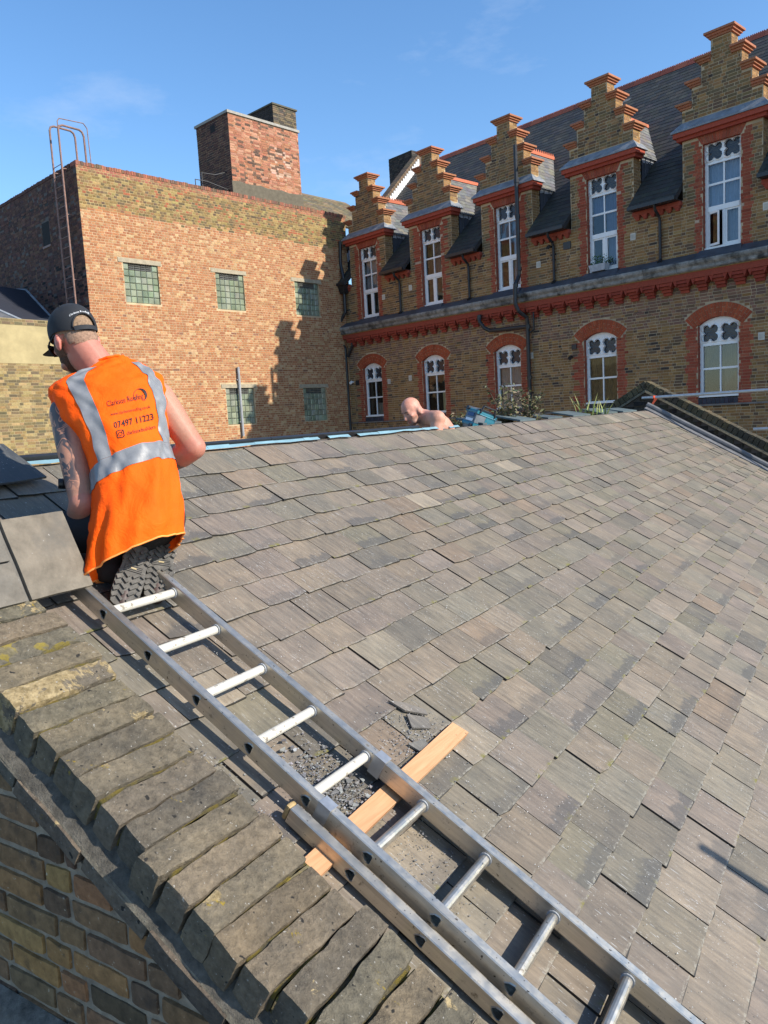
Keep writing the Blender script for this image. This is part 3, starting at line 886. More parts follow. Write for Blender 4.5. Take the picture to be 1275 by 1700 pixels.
# planter on the sill of the fourth dormer
PL = thing('window_box', 'grey planter with green shoots on the sill of the fourth dormer window', 'planter', TR(11.0, -0.1, 3.65))
mb = MB(TR); mb.hexa([(10.74, -0.18, 3.655), (11.18, -0.18, 3.655), (11.18, 0.02, 3.655), (10.74, 0.02, 3.655), (10.70, -0.21, 3.83), (11.22, -0.21, 3.83), (11.22, 0.03, 3.83), (10.70, 0.03, 3.83)], (0.4, 0.42, 0.45)); mb.build('trough', M['concrete'], PL)
mb = MB(TR)
for q in range(170):
    x = 10.72 + rngR.random() * 0.62; y = -0.2 + rngR.random() * 0.22; z = 3.83 + abs(rngR.gauss(0, 0.12)); s = rngR.uniform(0.02, 0.045)
    d = Vector((rngR.uniform(-1, 1), rngR.uniform(-1, 1), rngR.uniform(-0.5, 1))).normalized() * s; e = d.orthogonal() * 0.6
    g = rngR.uniform(0.6, 1.3)
    mb.poly([(x, y, z), (x + d.x * .5 + e.x, y + d.y * .5 + e.y, z + d.z * .5 + e.z), (x + d.x, y + d.y, z + d.z), (x + d.x * .5 - e.x, y + d.y * .5 - e.y, z + d.z * .5 - e.z)], (0.05 * g, 0.10 * g, 0.03 * g))
M['leaf'] = mat_attr('leaf', 0.6, (0.7, 1.3), 20, 0, 0.001)
mb.build('foliage', M['leaf'], PL, kind='stuff')
M['dark_inside'] = mat_plain('dark interior', (0.012, 0.011, 0.010), 0.98, var=0.2, bstr=0)  # flat black painted for the unlit inside of openings
# ------------------------------------------------------------------ the tall red-brick building (left)
rngL = random.Random(11)
LB = thing('brick_building', 'tall flat topped salmon red brick building with glass block windows', 'building', TL(5, 0, -H))
LW = [(1.16, 2.30, 3.80, 4.96), (4.38, 5.50, 3.80, 4.97), (7.72, 8.86, 3.80, 4.97), (4.43, 5.58, 0.04, 1.25), (7.79, 8.90, 0.02, 1.22)]
LU1 = 10.42
def face_L(u, z):
    if u < 0 or u > LU1 or z > 7.50: return False
    for a, b, z0, z1 in LW:
        if a < u < b and z0 < z < z1: return False
        if a - 0.17 < u < b + 0.12 and z1 - 0.005 < z < z1 + 0.13: return False
    return True
RED_L = [(0.345, 0.147, 0.066), (0.365, 0.165, 0.075), (0.325, 0.133, 0.060), (0.38, 0.185, 0.090), (0.300, 0.122, 0.057), (0.355, 0.168, 0.080)]
CRM_L = [(0.43, 0.255, 0.125), (0.41, 0.232, 0.112), (0.46, 0.30, 0.16)]
YEL_L = [(0.25, 0.17, 0.066), (0.20, 0.13, 0.05), (0.30, 0.21, 0.085), (0.15, 0.105, 0.05), (0.12, 0.085, 0.05), (0.22, 0.12, 0.055)]
def pal_L(u, z, rng):
    edge = 6.36 + 0.06 * math.sin(u * 1.3) + rng.uniform(-0.09, 0.09)
    if z > 7.36: return vary(rng, [(0.33, 0.13, 0.075), (0.27, 0.10, 0.065), (0.22, 0.12, 0.07)], 0.2)
    if z > edge:
        if rng.random() < 0.06: return vary(rng, [(0.30, 0.10, 0.05)])
        return vary(rng, YEL_L, 0.2)
    k = noise.noise(Vector((u * 1.1, z * 0.9, 3.0)))
    if rng.random() < 0.14 + 0.22 * k + 0.02 * u: return vary(rng, CRM_L, 0.10)
    if rng.random() < 0.02: return vary(rng, [(0.22, 0.105, 0.065)])
    return vary(rng, RED_L, 0.10)
rects = lay_bricks(0, LU1, -1.5, 7.5, face_L, pal_L, rngL, english=True, j=0.015)
brick_parts(rects, TL, LB, 0.0, 0.006, rngL, 300, M['brick'])
mb = MB(TL); mb2 = MB(TL)
us = sorted(set([0, LU1] + [x for w in LW for x in w[:2]])); zs = sorted(set([-H, 6.36, 7.5] + [x for w in LW for x in w[2:]]))
for i in range(len(us) - 1):
    for k in range(len(zs) - 1):
        um, zm = 0.5 * (us[i] + us[i + 1]), 0.5 * (zs[k] + zs[k + 1])
        if any(a < um < b and z0 < zm < z1 for a, b, z0, z1 in LW): continue
        (mb2 if zm > 6.36 else mb).poly([(us[i], 0, zs[k]), (us[i + 1], 0, zs[k]), (us[i + 1], 0, zs[k + 1]), (us[i], 0, zs[k + 1])])
for a, b, z0, z1 in LW:
    mb.box(a, b, 0.0, 0.3, z0, z1, skip='fk')
mb.build('front_wall', M['mortar_red'], LB)
mb2.poly([(0, 0, 7.5), (LU1, 0, 7.5), (LU1, 0.34, 7.5), (0, 0.34, 7.5)]); mb2.poly([(0, 0.34, 6.9), (LU1, 0.34, 6.9), (LU1, 0.34, 7.5), (0, 0.34, 7.5)])
mb2.build('parapet_wall', mat_plain('yellow lime mortar', (0.36, 0.27, 0.125), 0.95, var=0.35, nscale=3.0, bstr=0.4, bdist=0.004), LB)
mb = MB(TL); mb.box(0.0, LU1, 0.35, 14, 6.8, 6.95, (0.1, 0.1, 0.1)); mb.build('flat_roof', M['concrete'], LB)
# brick on edge along the parapet
mb = MB(TL); u = 0.0
while u < LU1:
    w = 0.068
    j = rngL.uniform(-0.012, 0.014)
    if rngL.random() > 0.02:
        mb.box(u, u + w, -0.012 + rngL.uniform(-.006, .006), 0.33, 7.503, 7.605 + j, vary(rngL, [(0.30, 0.115, 0.07), (0.25, 0.10, 0.065), (0.19, 0.10, 0.065), (0.14, 0.09, 0.06)], 0.2))
    u += 0.077
mb.build('parapet_bricks', M['brick'], LB, kind='stuff')
# glass block windows
GB = [(0.21, 0.24, 0.165), (0.235, 0.265, 0.185), (0.18, 0.21, 0.145), (0.255, 0.28, 0.205)]
for wi, (a, b, z0, z1) in enumerate(LW):
    mb = MB(TL); mb.box(a - 0.16, b + 0.11, -0.02, 0.2, z1 + 0.001, z1 + 0.125, (0.36, 0.31, 0.22)); mb.build('lintel', M['concrete'], LB)
    mb = MB(TL); mb.box(a, b, 0.075, 0.30, z0, z1, (0.25, 0.26, 0.21)); w = mb.build('window', M['concrete'], LB)
    nx, nz = 6, 6
    dx, dz = (b - a) / nx, (z1 - z0) / nz
    for i in range(nx):
        for k in range(nz):
            mb = MB(TL)
            x0, x1, za, zb = a + i * dx + 0.008, a + (i + 1) * dx - 0.008, z0 + k * dz + 0.008, z0 + (k + 1) * dz - 0.008
            if k == nz - 1 and 1 <= i <= 4:
                for q in range(3):
                    zz = za + (zb - za) * q / 3
                    mb.hexa([(x0, 0.035, zz), (x1, 0.035, zz), (x1, 0.06, zz + 0.004), (x0, 0.06, zz + 0.004), (x0, 0.04, zz + 0.012), (x1, 0.04, zz + 0.012), (x1, 0.07, zz + 0.05), (x0, 0.07, zz + 0.05)], (0.10, 0.10, 0.09))
                mb.build('vent_louvre', M['glass_block'], w); continue
            c = vary(rngL, GB, 0.12)
            g = 0.02
            v = [(x0, 0.05, za), (x1, 0.05, za), (x1, 0.05, zb), (x0, 0.05, zb), (x0 + g, 0.036, za + g), (x1 - g, 0.036, za + g), (x1 - g, 0.036, zb - g), (x0 + g, 0.036, zb - g),
                 (x0, 0.075, za), (x1, 0.075, za), (x1, 0.075, zb), (x0, 0.075, zb)]
            mb.mesh(v, [(4, 5, 6, 7), (0, 1, 5, 4), (1, 2, 6, 5), (2, 3, 7, 6), (3, 0, 4, 7), (0, 8, 9, 1), (2, 10, 11, 3), (1, 9, 10, 2), (0, 3, 11, 8)], c)
            mb.build('glass_block', M['glass_block'], w)
mb = MB(TL); mb.tube([(4.95, -0.07, 1.93), (4.95, -0.07, -0.36)], 0.045, 10)
for z in (1.5, 0.1): mb.box(4.88, 5.02, -0.06, -0.005, z, z + 0.04)
mb.build('vent_pipe', M['grey_pipe'], LB)
# dark side wall
def TLS(a, y, z): return TL(0 + y, a, z)          # a runs back from the corner, faces left
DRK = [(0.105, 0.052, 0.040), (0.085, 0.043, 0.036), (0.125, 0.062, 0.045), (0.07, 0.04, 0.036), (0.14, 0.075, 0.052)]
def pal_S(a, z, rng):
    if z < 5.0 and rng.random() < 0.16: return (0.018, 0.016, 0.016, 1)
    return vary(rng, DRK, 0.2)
def face_S(a, z):
    return not (2.05 < a < 2.55 and 5.7 < z < 6.4)
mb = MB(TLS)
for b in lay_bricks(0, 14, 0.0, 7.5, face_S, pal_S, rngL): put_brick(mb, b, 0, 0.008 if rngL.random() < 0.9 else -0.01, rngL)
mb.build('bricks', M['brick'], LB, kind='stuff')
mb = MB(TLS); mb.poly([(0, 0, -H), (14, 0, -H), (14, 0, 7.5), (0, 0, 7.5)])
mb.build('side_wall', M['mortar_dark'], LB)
mb = MB(TLS); mb.box(2.05, 2.55, -0.004, 0.02, 5.7, 6.4); w = mb.build('window', M['dark_inside'], LB)
mb = MB(TLS); mb.box(2.03, 2.57, -0.03, -0.005, 5.66, 5.72); mb.build('sill', M['rust'], w)
mb = MB(TLS)
a = 0.35
while a < 14:
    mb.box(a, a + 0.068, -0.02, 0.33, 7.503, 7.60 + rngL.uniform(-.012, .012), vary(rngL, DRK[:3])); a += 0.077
mb.build('side_parapet_bricks', M['brick'], LB, kind='stuff')
mb = MB(TL); mb.poly([(0, 14, -H), (LU1, 14, -H), (LU1, 14, 7.5), (0, 14, 7.5)]); mb.poly([(LU1, 0, -H), (LU1, 14, -H), (LU1, 14, 7.5), (LU1, 0, 7.5)]); mb.build('rear_wall', M['mortar_dark'], LB)
# slated roof that shows behind the end of the parapet
def TLR(u, a, h): return TL(u, 0.5 + a * 0.8 - h * 0.6, 7.35 + a * 0.6 + h * 0.8)
mb = MB(TLR)
sheet_slates(mb, TLR, 8.3, 13.4, 0, 3.05, 0.28, 0.17, lambda u, a, r: vary(r, [(0.17, 0.135, 0.075), (0.14, 0.12, 0.08), (0.20, 0.155, 0.085)], 0.18), rngL, th=0.014)
mb.box(8.3, 13.4, 0, 3.0, -0.05, -0.005, (0.08, 0.07, 0.05))
mb.build('roof_tiles', M['roof_dark'], LB, kind='stuff')
# ---- big chimney block on the parapet
CS = thing('chimney_stack', 'broad red brick chimney block with a grey stone cap on the parapet', 'chimney', TL(6.8, 0.9, 7.5))
cu0, cu1, cy0, cy1, cz0, cz1 = 5.38, 8.36, 0.03, 1.85, 7.0, 10.12
mb = MB(TL); mb.box(cu0, cu1, cy0, cy1, cz0, cz1); mb.build('core', M['mortar_red'], CS)
mb = MB(TL); mb.box(cu0 - 0.004, cu0 + 0.05, cy0 + 0.74, cy0 + 1.01, 9.74, 9.99); mb.build('vent_hole', M['dark_inside'], CS)  # black block painted as the dark inside of the hole
CB = [(0.33, 0.135, 0.075), (0.37, 0.16, 0.095), (0.29, 0.115, 0.068), (0.40, 0.20, 0.125)]
def pal_C(u, z, rng):
    k = noise.noise(Vector((u * 1.6, z * 1.6, 8)))
    if rng.random() < 0.12 + 0.3 * max(0, -k): return vary(rng, [(0.10, 0.06, 0.045), (0.14, 0.08, 0.055)])
    if math.hypot(u - 7.5, (z - 8.9) * 0.8) < 0.45 and rng.random() < 0.45: return vary(rng, [(0.46, 0.30, 0.22), (0.42, 0.25, 0.17)])
    return vary(rng, CB, 0.15)
mb = MB(TL)
for b in lay_bricks(cu0, cu1, 7.62, cz1, lambda u, z: True, pal_C, rngL): put_brick(mb, b, cy0, 0.008, rngL)
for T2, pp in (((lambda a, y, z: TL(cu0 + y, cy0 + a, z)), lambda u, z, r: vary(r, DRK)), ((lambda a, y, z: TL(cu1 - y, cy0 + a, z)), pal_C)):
    for b in lay_bricks(0, cy1 - cy0, 7.5, cz1, lambda a, z: not (0.75 < a < 1.0 and 9.75 < z < 9.98), pp, rngL): put_brick(mb, b, 0, 0.008, rngL, T2)
mb.build('bricks', M['brick'], CS, kind='stuff')
mb = MB(TL)
x = cu0 - 0.035
while x < cu1 + 0.035:
    x2 = min(x + 0.3, cu1 + 0.035)
    h0 = 7.98 + 0.03 * math.sin(x * 7); h1 = 7.98 + 0.03 * math.sin(x2 * 7)
    mb.hexa([(x, cy0 - 0.036, 7.5), (x2, cy0 - 0.036, 7.5), (x2, cy0 - 0.009, 7.5), (x, cy0 - 0.009, 7.5), (x, cy0 - 0.03, h0), (x2, cy0 - 0.03, h1), (x2, cy0 - 0.009, h1 + 0.02), (x, cy0 - 0.009, h0 + 0.02)], (0.13, 0.112, 0.08))
    x = x2
mb.build('cement_skirt', M['concrete'], CS)
mb = MB(TL); mb.box(cu0 - 0.05, cu1 + 0.05, cy0 - 0.05, cy1 + 0.05, cz1 + 0.002, cz1 + 0.085, (0.33, 0.31, 0.27)); mb.build('cap', M['concrete'], CS)
CT = thing('chimney', 'small blackened brick chimney behind the broad red chimney block', 'chimney', TL(9.6, 3.2, 7.5))
qu0, qu1, qy0, qy1, qz = 9.12, 10.25, 2.2, 4.1, 11.92
mb = MB(TL); mb.box(qu0, qu1, qy0, qy1, 7.0, qz, (0.05, 0.045, 0.035)); mb.build('stack', M['brick'], CT)
mb = MB(TL)
for T2, w, pp in (((lambda a, y, z: TL(qu0 + a, qy0 + y, z)), qu1 - qu0, [(0.13, 0.105, 0.065), (0.10, 0.085, 0.06), (0.16, 0.12, 0.075), (0.07, 0.06, 0.05)]), ((lambda a, y, z: TL(qu0 + y, qy0 + a, z)), qy1 - qy0, [(0.05, 0.042, 0.036), (0.035, 0.03, 0.028)])):
    for b in lay_bricks(0, w, 10.5, qz, lambda a, z: True, lambda a, z, r: (vary(r, pp) if z > 11.25 else vary(r, [(0.20, 0.085, 0.06)])), rngL): put_brick(mb, b, 0, 0.01, rngL, T2)
mb.build('bricks', M['brick'], CT, kind='stuff')
mb = MB(TL); mb.box(qu0 - 0.05, qu1 + 0.05, qy0 - 0.05, qy1 + 0.05, qz + 0.002, qz + 0.06, (0.10, 0.095, 0.07)); mb.build('cap', M['concrete'], CT)
# ---- steel access ladder on the dark side wall
AL = thing('access_ladder', 'rusty steel access ladder with hooped top climbing the dark side wall', 'ladder', TL(-0.2, 0.5, 3))
r_ = 0.03
for y, zt in ((0.42, 8.62), (0.95, 8.74)):
    mb = MB(TL); mb.tube([(-0.2, y, 1.5), (-0.2, y, zt - 0.12), (-0.16, y, zt - 0.02), (-0.06, y, zt + 0.02), (0.42, y, zt + 0.0), (0.50, y, zt - 0.05), (0.54, y, zt - 0.16), (0.56, y, 7.0)], r_, 8); mb.build('stringer', M['rust'], AL)
for y, zt in ((0.30, 8.68),):
    mb = MB(TL); mb.tube([(-0.26, y, 1.5), (-0.26, y, zt), (-0.2, y, zt + 0.08), (0.5, y, zt + 0.1), (0.6, y, zt - 0.02), (0.64, y, 7.0)], 0.014, 8); mb.build('handrail', M['rust'], AL)
z = 1.7
while z < 7.6:
    mb = MB(TL); mb.tube([(-0.2, 0.42, z), (-0.2, 0.95, z)], 0.012, 6); mb.build('rung', M['rust'], AL); z += 0.28
for z in (2.6, 4.4, 6.2, 7.45):
    mb = MB(TL)
    for y in (0.42, 0.95): mb.box(-0.2, -0.005, y - 0.02, y + 0.02, z, z + 0.02)
    mb.build('wall_bracket', M['rust'], AL)
RH = thing('roof_handrail', 'small dark bent handrail on the parapet beside the broad red chimney block', 'handrail', TL(4.5, 0.3, 7.6))
mb = MB(TL)
mb.tube([(4.05, 0.2, 7.55), (4.05, 0.2, 7.85), (4.5, 0.2, 7.86), (5.37, 0.2, 7.72)], 0.018, 6); mb.tube([(4.38, 0.3, 7.55), (4.38, 0.3, 8.13), (4.9, 0.3, 8.16), (5.37, 0.3, 8.33)], 0.018, 6)
mb.build('rail', M['black_iron'], RH)
# ---- lower yellow wall and slated outbuilding on the far left
LWL = thing('yellow_wall', 'low yellow stock brick wall with a rendered band and brick coping on the far left', 'wall', TL(-4, 0, -H))
def TLW(u, y, z): return TL(0.0 + u * 0.985, 0.01 + y + u * 0.12, z)
mb = MB(TLW)
for b in lay_bricks(-7, 0, -1.4, 1.95, lambda u, z: True, lambda u, z, r: vary(r, [(0.27, 0.19, 0.085), (0.23, 0.16, 0.07), (0.31, 0.225, 0.105), (0.17, 0.125, 0.065), (0.12, 0.095, 0.055)], 0.15), rngL): put_brick(mb, b, 0, 0.007, rngL)
for b in lay_bricks(-7, 0, 2.965, 3.115, lambda u, z: True, lambda u, z, r: vary(r, [(0.17, 0.125, 0.065), (0.12, 0.095, 0.055), (0.21, 0.15, 0.08)], 0.2), rngL): put_brick(mb, b, -0.02, 0.007, rngL)
mb.build('bricks', M['brick'], LWL, kind='stuff')
mb = MB(TLW); mb.box(-7, 0, 0, 0.3, -H, 2.96); mb.box(-7, 0, -0.02, 0.32, 2.96, 3.12); mb.build('wall', mat_plain('yellow mortar', (0.36, 0.29, 0.16), 0.95, var=0.25, nscale=3), LWL)
mb = MB(TLW); mb.box(-7, 0.0, -0.012, -0.001, 1.955, 2.958, (0.40, 0.325, 0.17)); mb.build('render_band', M['render'], LWL)
OB = thing('outbuilding_roof', 'dark slate hipped roof tucked between the yellow wall and the dark side wall', 'roof', TL(-3, 3, 3.1))
def ob_poly(pts, col, nm):
    mb = MB(TL)
    mb.poly(pts, col)
    return mb.build(nm, M['roof_dark'], OB)
Cc, E_, T1, T0 = (-1.75, 0.35, 3.14), (-0.03, 2.55, 3.66), (-0.03, 4.1, 4.67), (-0.03, 6.6, 5.05)
G_ = (-3.6, 2.6, 4.62)
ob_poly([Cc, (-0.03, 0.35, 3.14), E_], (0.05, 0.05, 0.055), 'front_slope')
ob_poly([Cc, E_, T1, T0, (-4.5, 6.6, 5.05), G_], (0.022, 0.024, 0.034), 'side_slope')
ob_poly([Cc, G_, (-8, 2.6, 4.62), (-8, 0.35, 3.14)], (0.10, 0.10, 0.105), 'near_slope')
def seam(p, q, nm):
    mb = MB(TL); mb.tube([p, q], 0.05, 6); mb.build(nm, M['lead'], OB)
seam(Cc, G_, 'hip_roll'); seam(E_, T1, 'edge_roll'); seam(T1, T0, 'edge_roll')
# ---- black rainwater pipe in the corner of the two buildings
RP = thing('corner_downpipe', 'black rainwater pipe with hopper head in the corner where the two brick buildings meet', 'downpipe', TR(-0.05, -0.2, -H))
mb = MB(TR)
mb.tube([(0.10, -0.16, 6.6), (0.05, -0.16, 5.8), (0.18, -0.16, 5.2), (0.16, -0.16, 4.95)], 0.06, 10)
mb.tube([(0.16, -0.16, 4.75), (0.16, -0.16, 4.0), (-0.10, -0.30, 3.55), (-0.12, -0.48, 3.45), (-0.12, -0.48, 3.1), (0.0, -0.14, 2.7), (0.03, -0.13, -3)], 0.06, 10)
mb.tube([(0.36, -0.10, 3.1), (0.38, -0.10, 2.75), (0.10, -0.12, 2.35)], 0.05, 8)
mb.build('pipe', M['black_iron'], RP)
mb = MB(TR); mb.hexa([(0.06, -0.26, 4.68), (0.26, -0.26, 4.68), (0.26, -0.06, 4.68), (0.06, -0.06, 4.68), (-0.06, -0.36, 5.0), (0.40, -0.36, 5.0), (0.40, -0.02, 5.0), (-0.06, -0.02, 5.0)]); mb.build('hopper', M['black_iron'], RP)
# ------------------------------------------------------------------ slate roof in front
rngS = random.Random(21)
def mat_slate():
    m, n, l, b = newmat('riven slate', 0.62, 0, 0.35)
    a = attr(n); co = objco(n)
    uv = n.new('ShaderNodeUVMap'); uv.uv_map = 'UVMap'
    sep = n.new('ShaderNodeSeparateXYZ'); l.new(uv.outputs[0], sep.inputs[0])
    # riven grain runs up the slope: use roof axes
    def axis(v):
        d = n.new('ShaderNodeVectorMath'); d.operation = 'DOT_PRODUCT'; l.new(co, d.inputs[0]); d.inputs[1].default_value = v
        return d.outputs['Value']
    au, av = axis(RG), axis(RS)
    cb = n.new('ShaderNodeCombineXYZ'); l.new(au, cb.inputs[0]); l.new(av, cb.inputs[1])
    def mapped(sx, sy):
        mp = n.new('ShaderNodeMapping'); mp.inputs['Scale'].default_value = (sx, sy, 1); l.new(cb.outputs[0], mp.inputs['Vector']); return mp.outputs[0]
    g1 = noise_node(n, l, 1.0, 6, 0.65, mapped(60, 7))
    g2 = noise_node(n, l, 1.0, 5, 0.6, mapped(9, 6))
    g3 = noise_node(n, l, 1.0, 4, 0.6, mapped(14, 9))
    r1 = ramp(n, l, g1.outputs['Fac'], 0.25, 0.75, (0.66, 0.66, 0.67, 1), (1.34, 1.33, 1.30, 1))
    r2 = ramp(n, l, g2.outputs['Fac'], 0.3, 0.7, (0.84, 0.86, 0.86, 1), (1.17, 1.13, 1.06, 1))
    c = mixc(n, l, 1.0, a.outputs['Color'], r1.outputs['Color'], 'MULTIPLY')
    c = mixc(n, l, 1.0, c, r2.outputs['Color'], 'MULTIPLY')
    # damp stain along the tail; its strength is stored per slate in alpha
    t = math_node(n, l, 'MULTIPLY_ADD', g3.outputs['Fac'], 0.8); n[-1].inputs[2].default_value = -0.02
    e1 = math_node(n, l, 'SUBTRACT', t, sep.outputs[1])
    e2 = ramp(n, l, e1, -0.06, 0.09)
    st = math_node(n, l, 'MULTIPLY', e2.outputs['Color'], a.outputs['Alpha'])
    c = mixc(n, l, st, c, (0.075, 0.073, 0.070))
    # pale flaked flecks and specks
    f1 = noise_node(n, l, 1.0, 3, 0.55, mapped(190, 60))
    fr = ramp(n, l, f1.outputs['Fac'], 0.655, 0.69)
    f2 = noise_node(n, l, 1.0, 2, 0.5, mapped(5, 5))
    fm = ramp(n, l, f2.outputs['Fac'], 0.40, 0.60)
    fk = math_node(n, l, 'MULTIPLY', fr.outputs['Color'], fm.outputs['Color'])
    c = mixc(n, l, fk, c, (0.48, 0.47, 0.45))
    f3 = noise_node(n, l, 1.0, 3, 0.55, mapped(170, 14))
    fr3 = ramp(n, l, f3.outputs['Fac'], 0.645, 0.69)
    f4 = noise_node(n, l, 1.0, 2, 0.5, mapped(3.1, 2.3))
    fm4 = ramp(n, l, f4.outputs['Fac'], 0.46, 0.58)
    c = mixc(n, l, math_node(n, l, 'MULTIPLY', fr3.outputs['Color'], fm4.outputs['Color']), c, (0.34, 0.34, 0.33))
    # moss and lichen close to some tails
    k1 = noise_node(n, l, 1.0, 4, 0.6, mapped(11, 11))
    kr = ramp(n, l, k1.outputs['Fac'], 0.58, 0.66)
    ed = ramp(n, l, sep.outputs[1], 0.02, 0.15, (1, 1, 1, 1), (0, 0, 0, 1))
    cr0 = noise_node(n, l, 1.0, 4, 0.7, mapped(45, 90)); cr1 = ramp(n, l, cr0.outputs['Fac'], 0.50, 0.56); ed2 = ramp(n, l, sep.outputs[1], 0.02, 0.075, (1, 1, 1, 1), (0, 0, 0, 1))
    c = mixc(n, l, math_node(n, l, 'MULTIPLY', math_node(n, l, 'MULTIPLY', cr1.outputs['Color'], ed2.outputs['Color']), 0.7), c, (0.30, 0.28, 0.23))
    c = mixc(n, l, math_node(n, l, 'MULTIPLY', kr.outputs['Color'], ed.outputs['Color']), c, (0.16, 0.145, 0.035))
    ly = noise_node(n, l, 1.0, 6, 0.7, mapped(3.4, 4.5)); lyr = ramp(n, l, ly.outputs['Fac'], 0.71, 0.735)
    c = mixc(n, l, math_node(n, l, 'MULTIPLY', lyr.outputs['Color'], 0.75), c, (0.27, 0.235, 0.09))
    # cut edges mixed to a dark tone, paler crust just behind the tail
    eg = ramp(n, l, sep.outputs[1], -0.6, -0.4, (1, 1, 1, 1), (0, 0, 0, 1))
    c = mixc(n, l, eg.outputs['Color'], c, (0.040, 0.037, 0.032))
    l.new(c, b.inputs['Base Color'])
    rr = ramp(n, l, g1.outputs['Fac'], 0.3, 0.7, (0.5,) * 3 + (1,), (0.75,) * 3 + (1,)); l.new(rr.outputs['Color'], b.inputs['Roughness'])
    hb = math_node(n, l, 'ADD', g1.outputs['Fac'], g2.outputs['Fac'])
    bump(n, l, b, hb, 0.7, 0.008)
    return m
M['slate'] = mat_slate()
SR = thing('slate_roof', 'broad grey and brown slate slope filling the foreground, with blue membrane showing along its ridge', 'roof', TS(6, 0, 0) - Vector((0, 0, 0)))
SLATES = [(0.170, 0.152, 0.122), (0.180, 0.157, 0.125), (0.192, 0.160, 0.128), (0.155, 0.145, 0.122), (0.170, 0.146, 0.128), (0.160, 0.150, 0.125), (0.185, 0.168, 0.138), (0.198, 0.170, 0.142), (0.142, 0.130, 0.110), (0.178, 0.150, 0.134), (0.165, 0.143, 0.124), (0.150, 0.140, 0.108), (0.185, 0.158, 0.130)]
def slate_col(rng, u=0, v=0):
    r = rng.random()
    if r < 0.03: c = (0.190, 0.148, 0.114)
    elif r < 0.05: c = (0.24, 0.21, 0.17)
    elif r < 0.09: c = (0.115, 0.108, 0.096)
    else: c = rng.choice(SLATES)
    m_ = (0.164, 0.151, 0.127)
    c = tuple(x * 0.82 + y * 0.18 for x, y in zip(c, m_))
    k = rng.uniform(0.90, 1.12)
    st = rng.choice((0, 0, 0, 0, 0.12, 0.25, 0.4, 0.65))
    if u > 6: st *= 0.45
    return (c[0] * k * 0.985, c[1] * k * 0.948, c[2] * k * 0.905, st)
def slate_piece(mb, ua, ub, vt, vh, ht, hh, th, rng, col):
    """one riven slate: rough tail, slightly crooked sides, real thickness"""
    n = 5
    g = rng.uniform(0.0016, 0.0036)
    tilt = rng.uniform(-0.0025, 0.0025); skew = rng.uniform(-0.003, 0.003)
    L = vh - vt
    us = [ua + g + (ub - ua - 2 * g) * i / (n - 1) for i in range(n)]
    tail = [vt + rng.uniform(-0.003, 0.003) + skew * (i - 2) * 0.8 for i in range(n)]
    if rng.random() < 0.22: tail[0] += rng.uniform(0.004, 0.014)
    if rng.random() < 0.22: tail[-1] += rng.uniform(0.004, 0.014)
    hx = lambda i: tilt * (i - 2) / 2
    mid = vt + 0.085
    T_, M_, Hd = [], [], []
    for i, u in enumerate(us):
        s = skew * 2
        T_.append((u, tail[i], ht + hx(i) + rng.uniform(-0.0008, 0.0008)))
        M_.append((u + (rng.uniform(-0.0015, 0.0015) if i in (0, n - 1) else 0), mid, ht + (hh - ht) * (mid - vt) / L + hx(i) + rng.uniform(-0.0012, 0.0012)))
        Hd.append((u + (rng.uniform(-0.002, 0.002) if i in (0, n - 1) else 0), vh, hh + hx(i)))
    def uvp(p): return ((p[0] - ua) / (ub - ua), (p[1] - vt) / 0.172)
    for i in range(n - 1):
        for A, B in ((T_, M_), (M_, Hd)):
            q = [A[i], A[i + 1], B[i + 1], B[i]]
            mb.poly(q, col, [uvp(p) for p in q])
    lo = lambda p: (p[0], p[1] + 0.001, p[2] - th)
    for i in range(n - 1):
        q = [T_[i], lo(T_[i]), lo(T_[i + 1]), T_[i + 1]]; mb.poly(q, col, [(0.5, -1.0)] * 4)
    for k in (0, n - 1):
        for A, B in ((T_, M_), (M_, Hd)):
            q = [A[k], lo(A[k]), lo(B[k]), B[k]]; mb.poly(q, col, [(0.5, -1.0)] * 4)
TAILS = [2.444, 2.263, 2.097, 1.934, 1.770, 1.595, 1.438, 1.268, 1.105, 0.929, 0.758, 0.585, 0.410, 0.228, 0.052, -0.115, -0.286, -0.469, -0.637, -0.81, -0.98, -1.15, -1.32]
SU0, SU1 = 1.46, 12.94
pieces = []
for i, vt in enumerate(TAILS):
    u = SU0 - (0.0 if i % 2 else 0.128) - rngS.uniform(0, 0.02)
    while u < SU1:
        w = 0.256 + rngS.uniform(-0.007, 0.007) + (rngS.choice((-0.03, 0.035)) if rngS.random() < 0.08 else 0)
        ua, ub = max(u, SU0), min(u + w, SU1)
        u += w
        if ub - ua < 0.04: continue
        top = 2.668 + rngS.uniform(-0.02, 0.012) if i == 0 else (2.68 if i == 1 else vt + 0.36)
        pieces.append((ua, ub, vt + rngS.uniform(-0.004, 0.004) + 0.006 * math.sin(ua * 1.7 + i), top, rngS.random()))
def px_size(p):
    P = TS(0.5 * (p[0] + p[1]), p[2] + 0.08, 0.02)
    X = topx(P)
    if not (-30 < X[0] < 1300 and 600 < X[1] < 1740): return 0
    return 1.0 / X[2]
order = sorted(range(len(pieces)), key=lambda i: -px_size(pieces[i]))
mbs = MB(TS)
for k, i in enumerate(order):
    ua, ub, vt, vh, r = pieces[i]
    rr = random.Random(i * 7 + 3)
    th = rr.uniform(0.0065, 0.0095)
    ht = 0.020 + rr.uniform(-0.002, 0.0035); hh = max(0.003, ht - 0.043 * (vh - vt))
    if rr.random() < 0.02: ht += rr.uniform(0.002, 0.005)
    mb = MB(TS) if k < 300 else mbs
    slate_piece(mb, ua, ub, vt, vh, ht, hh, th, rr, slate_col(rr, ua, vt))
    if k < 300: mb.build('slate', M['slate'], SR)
mbs.build('slates', M['slate'], SR, kind='stuff')
